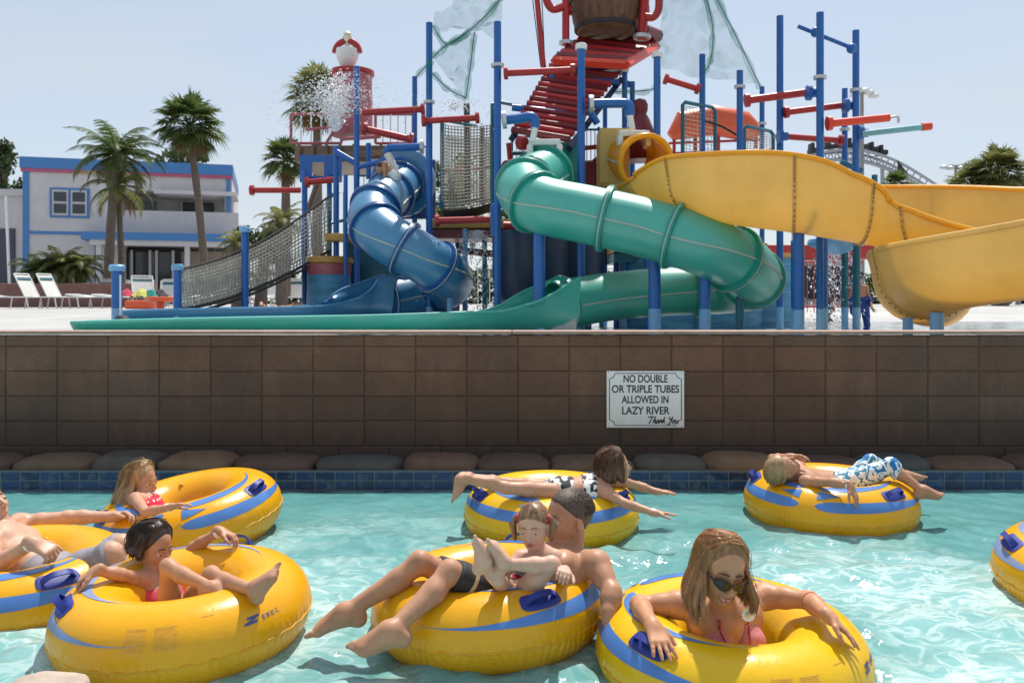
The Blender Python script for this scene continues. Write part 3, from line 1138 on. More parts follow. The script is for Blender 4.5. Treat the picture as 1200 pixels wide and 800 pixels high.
# green tube slide
def green_slide():
    rt = thing('green_slide', 'enclosed green spiral tube slide with a long open run-out along the wall', 'water slide', P(640, 388, 11.5))
    pts = [(642, 203, 13.6, .405), (626, 212, 13.1, .405), (615, 224, 12.5, .405), (634, 240, 12.0, .405), (690, 252, 11.8, .405), (760, 268, 11.6, .405),
           (830, 290, 11.4, .405), (872, 312, 11.8, .405), (880, 330, 12.6, .405), (850, 338, 13.2, .39), (790, 341, 13.3, .375), (720, 347, 12.9, .365), (650, 358, 12.4, .365)]
    tube_slide(rt, pts, M_green, M_greend, [.02, .14, .235, .355, .45, .55, .64, .80, .985])
    # flared mouth and run-out
    flume(rt, [(664, 391, 12.42, .43, .80, .80), (640, 391, 12.3, .43, .64, .66), (610, 391, 12.12, .42, .44, .46), (580, 391, 11.98, .42, .32, .32), (540, 391, 11.8, .40, .29, .26), (420, 391, 11.5, .36, .23, .22),
               (250, 390.5, 11.3, .34, .18, .18), (92, 389.5, 11.15, .32, .12, .12)], M_green, lip=.025, name='run_out')
    # the white pour-over head at the top
    mb = MB(); c = P(638, 176, 13.5)
    mb.box(c + Vector((0, 0, .10)), (.50, .34, .10), bev=.03); mb.box(c + Vector((-.23, 0, -.04)), (.10, .34, .22), bev=.03); mb.box(c + Vector((.23, 0, -.04)), (.10, .34, .22), bev=.03)
    mb.build('water_head', M_white, rt)
    mb = MB(); c = P(660, 208, 14.0); mb.box(c, (.72, .10, 1.15), bev=.03); mb.build('entry_panel', M_greend, rt)
    mb = MB(); c = P(636, 216, 13.9); mb.lathe(c, [(.60, -.05), (.60, .05)], 24, axis=(-.1, -1, 0)); mb.build('entry_collar', M_greend, rt)
    for (x, y, Y, r) in ((632, 274, 12.05, .085), (767, 298, 11.9, .085), (826, 318, 11.5, .075), (867, 345, 12.0, .06)):
        post(rt, x, y, Y, r, m=M_blue if x != 867 else M_teal, base=x != 867)
    for (x, y, Y) in ((632, 270, 12.05), (822, 316, 11.5), (867, 346, 12.0)):
        mb = MB(); c = P(x, y, Y)
        mb.ring(c + Vector((0, 0, .42)), (1, .2, 0), .44, .03, 16, 8, R(35), R(145)); mb.build('saddle', M_white, rt)
    mb = MB(); mb.box(P(660, 380, 12.2), (.36, .3, .34), bev=.02); mb.build('concrete_pad', M_conc, rt)
green_slide()

def blue_slide():
    rt = thing('blue_slide', 'enclosed blue spiral tube slide winding down from the pink tower platform', 'water slide', P(470, 380, 14.5))
    pts = [(470, 214, 16.2, .40), (462, 224, 15.7, .40), (446, 238, 15.0, .41), (436, 256, 14.5, .41), (450, 276, 14.1, .41), (485, 297, 14.0, .41), (516, 316, 14.2, .41), (527, 330, 14.9, .41),
           (512, 341, 15.4, .40), (480, 346, 15.3, .38), (450, 351, 15.0, .38)]
    tube_slide(rt, pts, M_bslide, M_bslided, [.03, .13, .24, .35, .47, .58, .78, .99])
    flume(rt, [(452, 376, 15.0, .43, .80, .80), (425, 376, 14.8, .42, .66, .6), (395, 378, 14.4, .40, .36, .34), (350, 379, 14.0, .38, .26, .26), (250, 380, 13.7, .36, .24, .24), (146, 380, 13.5, .34, .2, .2)],
          M_bslide, lip=.025, name='run_out')
    mb = MB(); mb.box(P(482, 222, 16.5), (.95, .12, 1.15), bev=.03); mb.build('entry_panel', M_bslided, rt)
    mb = MB(); c = P(472, 214, 16.3); mb.lathe(c, [(.66, -.05), (.66, .05)], 24, axis=(-.3, -1, 0)); mb.build('entry_collar', M_bslide, rt)
    for (x, y, Y) in ((527, 345, 14.4), (507, 350, 15.6)):
        post(rt, x, y, Y, .05, m=M_lblue, base=False)
blue_slide()

def yellow_slide():
    rt = thing('yellow_slide', 'big yellow open flume slide curling in from the right edge', 'water slide', P(960, 388, 11))
    # entry box and hood
    mb = MB(); c = P(718, 185, 14.3); mb.box(c, (.50, .55, .90), bev=.03); mb.build('entry_panel', M_yslide, rt)
    fr, rad = tube_slide(rt, [(733, 183, 14.4, .40), (746, 187, 13.8, .41), (757, 190, 13.3, .42)], M_ybright, M_yslide, [0.05])
    mb = MB(); mb.ring(P(757, 190, 13.3), fr[-1][1], .41, .045, 28, 8); mb.build('hood_rim', M_ybright, rt)
    mb = MB(); c = P(742, 162, 13.7)
    mb.box(c + Vector((0, 0, .05)), (.50, .34, .10), bev=.03); mb.box(c + Vector((-.22, 0, -.06)), (.09, .34, .18), bev=.03); mb.box(c + Vector((.22, 0, -.06)), (.09, .34, .18), bev=.03)
    mb.build('water_head', M_white, rt)
    # upper flume: travel to the right, left wall = far side, right wall = near side
    flume(rt, [(738, 232, 13.6, .42, .20, .12), (765, 240, 13.0, .46, .30, .32), (795, 250, 12.2, .50, .60, .62), (820, 257, 11.7, .52, .80, .80), (860, 264, 11.2, .54, .84, .86), (930, 273, 10.9, .55, .80, .90), (985, 282, 10.8, .55, .78, .76),
               (1040, 291, 10.7, .55, .84, .56), (1090, 299, 10.4, .55, .88, .50), (1150, 309, 9.9, .55, .90, .42), (1230, 322, 9.2, .55, .92, .36), (1320, 336, 8.5, .55, .9, .4), (1390, 346, 8.0, .55, .8, .6)],
          M_yslide, bolts=(.25, .42, .53, .64), name='upper_flume', lipm=M_ybright)
    # back wall of the returning turn, seen above the near channel
    flume(rt, [(1030, 262, 12.2, .45, .30, .30), (1060, 272, 12.0, .5, .55, .30), (1110, 280, 11.8, .5, .60, .30), (1180, 290, 11.6, .5, .60, .3), (1280, 300, 11.4, .5, .6, .3), (1400, 310, 11.0, .5, .6, .3)],
          M_ybright, name='far_bank', lipm=M_ybright)
    # lower flume: travel to the left, left wall = near side
    flume(rt, [(1420, 338, 7.6, .50, .76, .7), (1300, 344, 8.2, .52, .76, .7), (1200, 352, 8.8, .53, .72, .66), (1130, 362, 9.4, .54, .74, .6), (1093, 371, 10.0, .55, .80, .55), (1078, 377, 10.7, .55, .84, .5), (1082, 381, 11.4, .55, .8, .45), (1096, 384, 12.0, .5, .6, .4)],
          M_yslide, bolts=(.60,), name='lower_flume', lipm=M_yslide)
    post(rt, 936, 272, 10.9, .07); post(rt, 961, 268, 11.6, .045); post(rt, 1098, 366, 9.7, .075, m=M_lblue, base=False); post(rt, 1064, 372, 10.2, .06, m=M_lblue, base=False)
    mb = MB(); c = P(940, 264, 10.9); mb.ring(c + Vector((0, 0, .55)), (1, 0, 0), .62, .03, 16, 8, R(40), R(140)); mb.build('saddle', M_white, rt)
yellow_slide()
# ------------------------------------------------------------------ play structure
def pipe(root, pts, r, m, name, Y=None, n=10, flange=(), fm=None):
    """pts in picture pixels with depth"""
    w_ = [P(*p) if Y is None else P(p[0], p[1], Y) for p in pts]
    mb = MB()
    if len(w_) > 2:
        q = catmull([tuple(p) for p in w_], 5)
        mb.tube([Vector(p) for p in q], r, n)
    else:
        mb.tube(w_, r, n)
    o = mb.build(name, m, root)
    for e in flange:
        p = w_[e]; d = (w_[e] - w_[e + (1 if e == 0 else -1)]).normalized()
        k = MB(); k.lathe(p - d * .04, [(r * 1.02, -.03), (r * 1.8, -.03), (r * 1.8, .035), (r * 1.02, .035)], 14, axis=d); k.build('pipe_flange', fm or m, o)
    return o

def rail_panel(root, x0, x1, ytop, ybot, Y, m, bars, name='railing', r=.022, mid=True):
    mb = MB()
    mb.cyl(P(x0, ytop, Y), P(x1, ytop, Y), r); mb.cyl(P(x0, ybot, Y), P(x1, ybot, Y), r)
    mb.cyl(P(x0, ytop, Y), P(x0, ybot, Y), r); mb.cyl(P(x1, ytop, Y), P(x1, ybot, Y), r)
    o = mb.build(name, m, root)
    mb = MB()
    for i in range(1, bars):
        x = x0 + (x1 - x0) * i / bars
        mb.cyl(P(x, ytop, Y), P(x, ybot, Y), r * .5, n=6)
    if bars > 1: mb.build('bars', M_white, o)
    return o

def net(name, f, nu, nv, r, m, parent, diag=False, n=4):
    """rope mesh over the surface f(u, v)"""
    mb = MB()
    for i in range(nu + 1):
        mb.tube([f(i / nu, j / nv) for j in range(nv + 1)], r, n, cap=False)
    for j in range(nv + 1):
        mb.tube([f(i / nu, j / nv) for i in range(nu + 1)], r, n, cap=False)
    return mb.build(name, m, parent, sharp=None, fix=False)

M_rope = mat('weathered_rope', (.50, .46, .38), rough=.9, var=.25, scale=8)
M_ropedark = mat('dark_rope_edge', (.05, .045, .04), rough=.9)
M_wood = mat('brown_barrel_boards', (.115, .052, .024), rough=.6, var=.45, scale=3, stretch=(3, 3, .6), dirt=(.30, .14, .045), dirt_scale=5, dirt_amt=.7, bump=.4, bscale=18)
M_pink = paint('pink_red_boards', (.40, .10, .12), dirt=(.45, .22, .22), dirt_scale=4)
M_brown = paint('brown_boards', (.17, .10, .065), dirt=(.28, .2, .15))
M_plank = mat('painted_barrel_blue', (.07, .26, .42), rough=.55, var=.35, scale=3, stretch=(.5, .5, 5), dirt=(.25, .42, .5), dirt_scale=2, dirt_amt=.5)
M_orange = paint('orange_paint', (.68, .10, .03))

def central_tower():
    rt = thing('play_tower', 'tall blue and red climbing tower behind the green slide with a slatted red roof', 'play tower', P(690, 385, 14.5))
    H = .068
    for (x, yt, Y, r, cap, rg) in ((583, 26, 13.6, .060, None, [77]), (681, 57, 13.4, .062, M_white, []), (647, 84, 15.2, .055, M_white, []), (732, 84, 15.4, .05, M_white, []),
                                   (741, 96, 16.2, .05, None, []), (770, 66, 14.2, .058, M_white, []), (823, 64, 15.3, .055, None, []), (709, 120, 16.5, .045, None, [])):
        post(rt, x, yt, Y, r, name='tower_post', cap=cap, ring=rg)
    # tilted red roof platform with slats
    A, B, D, E = P(650, 71, 15.0), P(734, 76, 14.6), P(770, 55, 16.4), P(690, 40, 17.0)
    mb = MB()
    for p, q in ((A, B), (B, D), (D, E), (E, A)): mb.tube([p, q], .085, 4)
    mb.build('roof_frame', M_brightred, rt)
    for i in range(9):
        t = (i + .5) / 9
        mb = MB(); p = A.lerp(E, t) + Vector((0, 0, .05)); q = B.lerp(D, t) + Vector((0, 0, .05))
        mb.tube([p, q], .08, 4); mb.build('roof_slat', M_red if i % 2 else M_darkred, rt)
    for i in range(6):
        p = E.lerp(D, (i + .3) / 6) + Vector((0, 0, .18))
        mb = MB(); mb.tube([p + Vector((-.18, -.4, -.02)), p + Vector((.18, .1, .03))], [.13, .13], 10); mb.build('roof_roller', M_darkred, rt)
    # slatted ramp below it, running down to the left
    A, B, D, E = P(600, 152, 13.9), P(667, 163, 13.6), P(728, 84, 15.6), P(646, 72, 15.6)
    for i in range(15):
        t = i / 14
        p, q = A.lerp(E, t), B.lerp(D, t)
        mb = MB(); mb.tube([p, q], .056, 8); mb.build('ramp_slat', M_red if i % 2 else M_darkred, rt)
    mb = MB(); dn = Vector((0, .05, -.14)); mb.tube([A + dn, E + dn], .07, 4); mb.tube([B + dn, D + dn], .07, 4)
    mb.build('ramp_stringer', M_navy, rt)
    mb = MB(); mb.box(P(690, 80, 15.6), (1.25, .5, .16)); mb.build('roof_beam', M_navy, rt)
    # red struts around the bucket and curled pipes
    for pts, r in ((((663, 53), (663, -10)), .07), (((752, 46), (756, -12)), .09)):
        pipe(rt, pts, r, M_red, 'bucket_support', Y=15.6, flange=(0,), fm=M_steel)
    pipe(rt, ((640, -12), (641, 2), (648, 11), (660, 8)), .07, M_red, 'curled_pipe', Y=15.2)
    pipe(rt, ((772, -12), (772, 10), (766, 20), (756, 20)), .07, M_red, 'curled_pipe', Y=15.2)
    pipe(rt, ((628, -15), (637, 80)), .05, M_red, 'mast', Y=15.2)
    for dx in (-8, 9):
        pipe(rt, ((628 + dx * .7, -15), (636 + dx * .3, 78)), .009, M_dark, 'stay_wire', Y=15.2, n=5)
    # water cannons and pouring pipes
    pipe(rt, ((590, 86), (674, 82)), .055, M_red, 'spray_arm', Y=13.5, flange=(0, -1))
    pipe(rt, ((778, 92), (820, 105)), .05, M_red, 'spray_arm', Y=14.2, flange=(0, -1))
    o = pipe(rt, ((588, 141), (608, 139), (623, 137), (627, 143), (627, 150)), .075, M_blue, 'pouring_pipe', Y=13.0, flange=(0,), fm=M_steel)
    pipe(o, ((627, 150), (624, 166)), .05, M_white, 'nozzle', Y=13.0)
    o = pipe(rt, ((690, 122), (722, 121), (735, 122), (738, 128), (738, 136)), .075, M_blue, 'pouring_pipe', Y=13.3, flange=(0,), fm=M_steel)
    pipe(o, ((738, 136), (741, 152)), .05, M_white, 'nozzle', Y=13.2)
    for (a, b, Y) in (((647, 93), (726, 97), 15.3), ((600, 126), (676, 134), 14.4), ((732, 98), (741, 100), 15.6), ((690, 128), (700, 145), 14.2)):
        pipe(rt, (a, b), .06, M_blue, 'cross_pipe', Y=Y)
    # decks, rails, things on the deck
    for (x0, x1, y, Y, d) in ((655, 720, 249, 14.2, 1.6), (500, 600, 262, 15.6, 1.4), (720, 900, 290, 15.2, 1.5)):
        mb = MB(); p, q = P(x0, y, Y), P(x1, y, Y)
        mb.box(((p.x + q.x) / 2, Y + d / 2, p.z), (q.x - p.x, d, .16), bev=.02)
        dk = mb.build('deck', M_ochre, rt)
        mb = MB(); mb.box(((p.x + q.x) / 2, Y + d / 2, p.z - .18), (q.x - p.x, d * .9, .16)); mb.build('deck_beam', M_darkred if x0 == 500 else M_teal, dk)
    rail_panel(rt, 600, 662, 160, 243, 16.0, M_teal, 12); rail_panel(rt, 664, 716, 152, 248, 15.9, M_teal, 11); rail_panel(rt, 780, 826, 188, 290, 16.2, M_teal, 10)
    mb = MB(); mb.box(P(640, 215, 16.4), (.4, .3, 1.5), bev=.05); mb.build('sign_board', M_darkred, rt)
    for (x, y, rr) in ((690, 205, .16), (703, 200, .14), (672, 196, .12), (700, 228, .15)):
        mb = MB(); c = P(x, y, 15.6); mb.lathe(c, [(rr * .6, -.25), (rr, -.2), (rr, .2), (rr * .6, .25)], 14); mb.build('turning_valve', M_darkred, rt)
    mb = MB(); mb.tube([P(672, 190, 15.8), P(672, 250, 15.8)], .12, 10); mb.build('drum_pipe', M_red, rt)
    # navy funnels under the deck, painted barrel walls
    for (x, Y, r1, r2) in ((622, 14.6, .66, .30), (668, 15.2, .62, .30)):
        c = P(x, 385, Y); zt = P(x, 272, Y).z
        mb = MB(); mb.lathe((c.x, c.y, .75), [(r2, 0), (r1, (zt - .75) * .55), (r1, zt - .75)], 24); mb.build('funnel_base', M_navy, rt)
    pipe(rt, ((510, 259), (575, 257)), .06, M_red, 'cross_pipe', Y=14.4, flange=(0,)); pipe(rt, ((590, 266), (650, 268)), .10, M_red, 'cross_pipe', Y=14.6)
    mb = MB(); p = P(579, 258, 13.7); mb.box(p, (.12, .22, .5), bev=.03); mb.build('bracket', M_blue, rt)
central_tower()

def tower_clutter():
    rt = thing('lower_frame', 'maze of blue, teal and red pipes and dark posts under the climbing tower decks', 'pipe frame', P(700, 385, 16))
    r6 = random.Random(11)
    for x, y, Y, m in ((600, 262, 15.4, M_navy), (655, 262, 15.8, M_blue), (690, 255, 15.2, M_navy), (705, 258, 16.4, M_teal), (722, 255, 15.6, M_blue), (744, 258, 16.2, M_navy), (758, 262, 15.0, M_blue), (790, 262, 16.8, M_teal), (850, 285, 16.8, M_navy), (568, 265, 16.2, M_teal), (545, 268, 15.6, M_lblue), (536, 270, 17.2, M_navy)):
        post(rt, x, y, Y, .05, m=m, name='post', base=False)
    for a, b_, Y, m, r in (((596, 180), (668, 178), 15.9, M_teal, .04), ((600, 206), (660, 210), 15.8, M_teal, .035), ((664, 176), (720, 170), 15.7, M_red, .045), ((670, 196), (726, 190), 16.0, M_darkred, .05), ((688, 228), (740, 224), 16.2, M_red, .05),
                           ((700, 150), (735, 185), 15.4, M_blue, .04), ((500, 240), (596, 232), 16.6, M_teal, .04), ((506, 290), (600, 300), 16.2, M_darkred, .07), ((640, 275), (742, 280), 15.6, M_darkred, .08), ((760, 290), (900, 300), 16.0, M_teal, .05),
                           ((776, 226), (828, 228), 16.3, M_red, .04), ((780, 205), (826, 208), 16.3, M_red, .04), ((850, 250), (910, 246), 16.0, M_red, .05), ((520, 200), (578, 196), 17.0, M_red, .035), ((840, 180), (905, 176), 16.0, M_red, .04), ((596, 168), (604, 250), 15.7, M_red, .05)):
        pipe(rt, (a, b_), r, m, 'cross_pipe', Y=Y)
    for x, y in ((612, 168), (640, 166), (672, 172), (708, 178), (724, 182), (596, 196)):
        mb = MB(); c = P(x, y, 15.5); mb.lathe(c, [(.05, -.12), (.13, -.06), (.13, .06), (.05, .12)], 12, axis=(r6.uniform(-1, 1), -1, r6.uniform(-.5, .5))); mb.build('hand_wheel', M_darkred if x % 3 else M_red, rt)
tower_clutter()

# the tipping bucket above the roof
rb = thing('tipping_bucket', 'huge brown barrel-like tipping bucket above the red slatted roof', 'bucket', P(710, 30, 15.9))
mb = MB()
c = P(710, 41, 15.9)
prof = [(.46, 0), (.54, .06), (.62, .25), (.66, .55), (.66, .95), (.60, 1.25)]
mb.lathe(c, prof, 32); mb.build('barrel', M_wood, rb)
for h, rr in ((.10, .575), (.60, .672)):
    mb = MB(); mb.lathe(c + Vector((0, 0, h)), [(rr - .01, -.035), (rr + .012, -.03), (rr + .02, .03), (rr - .01, .035)], 32, caps=False); mb.build('hoop', M_dark, rb)
pipe(rb, ((740, 12), (760, 10)), .10, M_red, 'pivot', Y=15.9); pipe(rb, ((676, 12), (664, 12)), .10, M_red, 'pivot', Y=15.9)

# red bell figure beside the yellow entry
rr = thing('red_bell', 'dark red bell-shaped fixture standing by the yellow slide entrance', 'bell', P(748, 175, 14.8))
mb = MB(); c = P(750, 165, 14.8); mb.lathe(c, [(.30, -.35), (.29, -.1), (.25, .15), (.16, .38), (.11, .46)], 24); mb.build('bell_body', M_darkred, rr)
mb = MB(); mb.lathe(c, [(.10, .44), (.135, .52), (.14, .62), (.10, .70), (.03, .73)], 20); mb.build('bell_knob', M_darkred, rr)

# right-hand group of tall posts
def spray_frame():
    rt = thing('spray_frame', 'group of tall blue posts on the right with red spray arms', 'spray frame', P(950, 385, 14))
    for (x, yt, Y, r, rg) in ((867, 83, 14.6, .055, [102]), (893, 102, 16.5, .048, [145]), (914, 19, 14.6, .058, [160]), (961, 15, 13.4, .058, [91]), (990, 104, 15.2, .05, [152]), (1003, 36, 14.2, .056, [106])):
        post(rt, x, yt, Y, r, name='tall_post', ring=rg)
    for (a, b, Y, m, r) in (((873, 118), (956, 107), 13.9, M_red, .062), ((919, 132), (992, 123), 14.5, M_red, .055), ((969, 145), (1042, 138), 13.3, M_brightred, .062), ((988, 165), (920, 160), 14.4, M_red, .052)):
        pipe(rt, (a, b), r, m, 'spray_arm', Y=Y, flange=(0,))
    for (x, y, Y) in ((952, 109, 13.6), (995, 124, 14.3), (918, 160, 14.4), (1012, 156, 14.1)):
        mb = MB(); p = P(x, y, Y); mb.lathe(p + Vector((-.09, 0, 0)), [(.06, 0), (.12, .0), (.12, .07), (.07, .08), (.07, .16)], 14, axis=(1, 0, 0)); mb.build('arm_clamp', M_blue, rt)
    o = pipe(rt, ((1010, 157), (1082, 149)), .05, mat('pale_teal_paint', (.18, .42, .46), rough=.4), 'jet_arm', Y=14.0)
    pipe(o, ((1080, 149), (1091, 148)), .065, M_brightred, 'jet_nozzle', Y=14.0)
    pipe(rt, ((1042, 138), (1052, 137), (1053, 144)), .02, M_steel, 'small_tap', Y=13.3)
    pipe(rt, ((935, 31), (1002, 58)), .032, M_blue, 'cross_bar', Y=13.8)
    for x, y in ((956, 38), (998, 57)):
        mb = MB(); mb.ball(P(x, y, 13.7), .085, 10, 6); mb.build('clamp', M_blue, rt)
    for (x0, x1, yt, yb, Y) in ((800, 838, 120, 186, 14.9), (872, 906, 148, 190, 15.2)):
        mb = MB(); q = [P(x0, yb, Y), P(x0, yt + 3, Y), P(x0 + 3, yt, Y), P(x1 - 3, yt + 6, Y + .6), P(x1, yt + 10, Y + .6), P(x1, yb, Y + .6)]
        mb.tube(q, .035, 8); g = mb.build('gate_frame', M_teal, rt)
        net('gate_net', lambda u, v: P(x0 + (x1 - x0) * u, yt + 4 + 7 * u + (yb - yt - 6) * v, Y + .6 * u), 9, 12, .006, M_rope, g)
    pipe(rt, ((826, 142), (845, 148), (870, 162)), .02, M_dark, 'rope', Y=14.9)
    for (a, b, Y) in (((985, 190), (1010, 200), 14.6), ((1003, 214), (1025, 212), 15.0), ((1025, 205), (1025, 240), 15.0), ((905, 262), (1005, 268), 14.6)):
        pipe(rt, (a, b), .05, M_teal, 'cross_pipe', Y=Y)
    # painted barrel at the foot and funnel
    c = P(826, 385, 15.8)
    for (x, Y, w_) in ((772, 15.9, .85), (838, 16.0, .9), (890, 16.4, .75)):
        c = P(x, 388, Y); zt = P(x, 302, Y).z
        mb = MB(); mb.lathe((c.x, c.y, .7), [(w_ * .9, 0), (w_, (zt - .7) * .5), (w_ * .94, zt - .7)], 26); mb.build('barrel_wall', M_plank, rt)
        mb = MB(); mb.lathe((c.x, c.y, zt), [(w_ * .96, -.03), (w_ * 1.0, .0), (w_ * .96, .06)], 26); mb.build('barrel_lid', M_ochre, rt)
    for (x, y, Y) in ((931, 282, 13.2), (966, 276, 12.9), (990, 282, 14.2), (1004, 288, 13.6), (893, 296, 15.8), (915, 300, 16.2)):
        post(rt, x, y, Y, .055, m=M_teal if x in (990, 1004) else M_blue, name='under_post')
    mb = MB(); c = P(980, 285, 14.0); mb.lathe(c, [(.10, -.18), (.42, -.04), (.46, .0), (.44, .06), (.2, .14)], 24); mb.build('mushroom_cap', M_lblue, rt)
spray_frame()

# orange-red slide roof behind
ro = thing('orange_raft_roof', 'orange-red inflatable-looking roof on red railings seen between the posts', 'roof', P(840, 165, 20))
mb = MB(); mb.tube([P(786, 160, 20), P(800, 147, 20), P(835, 141, 20), P(872, 148, 20), P(890, 155, 20)], [.12, .34, .36, .34, .14], 16); mb.build('roof_tube', M_orange, ro)
mb = MB()
for x in (790, 815, 842, 868, 886): mb.cyl(P(x, 155, 20), P(x, 195, 20), .04)
for y in (168, 180, 192): mb.cyl(P(784, y, 20), P(892, y - 4, 20), .03)
mb.build('railing', M_red, ro)

# left tower: pink house, balcony, blue panel
def left_tower():
    rt = thing('pink_tower', 'pink-red round turret on a balcony tower at the left of the play area', 'tower', P(415, 380, 18))
    Y = 18.5
    c = P(413, 160, Y); zt = P(413, 86, Y).z
    mb = MB(); mb.lathe((c.x, c.y, c.z), [(.44, 0), (.43, (zt - c.z) * .5), (.42, zt - c.z)], 26); mb.build('turret', M_pink, rt)
    mb = MB(); mb.lathe((c.x, c.y, zt), [(.42, -.06), (.47, -.04), (.47, .04), (.40, .06), (.15, .12)], 26); mb.build('turret_rim', M_red, rt)
    mb = MB(); c2 = P(407, 82, Y); mb.lathe(c2, [(.10, 0), (.13, .06), (.17, .12), (.22, .22), (.25, .34), (.24, .44), (.12, .48)], 24); o = mb.build('shell_lamp', M_white, rt)
    mb = MB(); mb.ring(c2 + Vector((0, -.02, .36)), (0, 1, 0), .26, .07, 20, 8, R(180), R(360)); mb.build('red_arch', M_red, o)
    mb = MB(); mb.lathe(c2 + Vector((0, 0, .44)), [(.05, 0), (.05, .1), (.10, .18), (.10, .28), (.06, .30), (.09, .34), (.03, .40)], 14); mb.build('finial', mat('ivory_paint', (.72, .66, .50), rough=.5), o)
    p, q = P(345, 180, 17.6), P(482, 180, 17.6)
    mb = MB(); mb.box(((p.x + q.x) / 2, 18.6, p.z), (q.x - p.x, 2.0, .34), bev=.02); mb.build('balcony', M_brown, rt)
    rail_panel(rt, 341, 400, 134, 168, 17.7, M_pink, 5, r=.03); rail_panel(rt, 440, 484, 134, 168, 17.7, M_pink, 5, r=.03)
    pipe(rt, ((360, 152), (398, 148)), .03, M_pink, 'mid_rail', Y=17.7); pipe(rt, ((382, 168), (400, 140)), .03, M_pink, 'brace', Y=17.7)
    for (x, yt, Yp, r, rg) in ((418, 78, 16.0, .055, []), (486, 90, 16.4, .05, []), (503, 27, 15.0, .058, [120]), (394, 172, 16.2, .055, []), (357, 200, 16.6, .055, []), (386, 205, 16.8, .05, []), (405, 205, 15.8, .04, [])):
        post(rt, x, yt, Yp, r, name='tower_post', ring=rg)
    mb = MB(); p, q = P(352, 198, 16.9), P(400, 198, 16.9)
    w_, z0, z1 = q.x - p.x, P(0, 213, 16.9).z, P(0, 183, 16.9).z
    cx = (p.x + q.x) / 2
    for dx, ww in ((-.36, .28), (.30, .42)):
        mb.box((cx + dx * w_, 16.9, (z0 + z1) / 2), (ww * w_, .1, z1 - z0))
    mb.box((cx, 16.9, z1 - .06), (w_, .11, .14)); mb.box((cx, 16.9, z0 + .05), (w_, .11, .12))
    mb.build('window_panel', M_blue, rt)
    pipe(rt, ((358, 214), (398, 210)), .06, M_red, 'cross_pipe', Y=16.6, flange=(0,))
    pipe(rt, ((293, 223), (352, 223)), .055, M_red, 'spray_arm', Y=16.4, flange=(0,))
    pipe(rt, ((425, 132), (498, 128)), .06, M_red, 'spray_arm', Y=15.4, flange=(-1,)); pipe(rt, ((426, 151), (484, 164)), .07, M_red, 'spray_arm', Y=16.2, flange=(0, -1)); pipe(rt, ((494, 142), (562, 138)), .055, M_red, 'spray_arm', Y=14.8, flange=(0, -1))
    o = pipe(rt, ((497, 172), (470, 173), (456, 174), (452, 180)), .07, M_blue, 'pouring_pipe', Y=15.4, flange=(0,), fm=M_steel)
    pipe(o, ((454, 180), (462, 198), (464, 214)), .07, M_white, 'pouring_water', Y=15.4)
    pipe(rt, ((394, 178), (418, 192)), .06, M_blue, 'cross_pipe', Y=16.1); pipe(rt, ((420, 196), (470, 186), (478, 200)), .05, M_blue, 'cross_pipe', Y=16.0)
    mb = MB(); mb.box(P(462, 190, 17.0), (1.1, .1, .10)); mb.build('white_beam', M_white, rt)
    mb = MB(); mb.ball(P(474, 191, 16.2), .09, 10, 8); mb.build('red_valve', M_red, rt)
    mb = MB(); p, q = P(350, 172, 17.5), P(478, 172, 17.5)
    for i in range(9):
        mb = MB(); mb.cyl(p.lerp(q, i / 8) + Vector((0, .05, .06)), p.lerp(q, i / 8) + Vector((0, .05, -.28)), .035, n=6); mb.build('balcony_stud', M_brown, rt)
    pipe(rt, ((400, 163), (446, 160)), .04, M_pink, 'low_rail', Y=17.4); pipe(rt, ((352, 186), (476, 176)), .05, M_brown, 'fascia_beam', Y=17.3)
    pipe(rt, ((372, 215), (360, 250)), .06, M_brown, 'leaning_strut', Y=17.6); pipe(rt, ((432, 168), (432, 210)), .05, M_blue, 'short_post', Y=16.8); pipe(rt, ((446, 195), (446, 260)), .05, M_blue, 'short_post', Y=17.2)
    rail_panel(rt, 484, 500, 172, 240, 16.8, M_red, 4); rail_panel(rt, 420, 452, 206, 240, 17.2, M_teal, 5)
    # stepped landing of the net ramp
    q = [P(386, 300, 16.4), P(386, 233, 16.4), P(390, 228, 16.4), P(404, 224, 16.7), P(404, 300, 16.7)]
    mb = MB(); mb.tube(q, .035, 8); mb.build('landing_rail', M_teal, rt)
    mb = MB(); mb.cyl(P(386, 262, 16.4), P(404, 258, 16.7), .03); mb.build('mid_rail', M_teal, rt)
    mb = MB(); mb.box(P(400, 279, 16.2), (.5, .6, .14), bev=.02); mb.build('deck', M_ochre, rt)
    mb = MB(); p = P(590 - 36, 262, 15.6)
    # painted barrel below
    c = P(386, 388, 16.2); zt = P(386, 322, 16.2).z
    mb = MB(); mb.lathe((c.x, c.y, .85), [(.40, 0), (.43, (zt - .85) * .5), (.40, zt - .85)], 26); b = mb.build('barrel_wall', M_plank, rt)
    mb = MB(); mb.lathe((c.x, c.y, zt), [(.41, 0), (.42, .1), (.41, .2)], 26); mb.build('red_band', M_pink, b)
    mb = MB(); mb.lathe((c.x, c.y, zt + .2), [(.41, 0), (.45, .03), (.44, .12), (.3, .15)], 26); mb.build('ochre_lid', M_ochre, b)
    c = P(440, 385, 16.8); mb = MB(); mb.box((c.x, c.y, 1.7), (1.2, .2, 1.9), bev=.02); mb.build('dark_wall_panel', M_teal, rt)
left_tower()

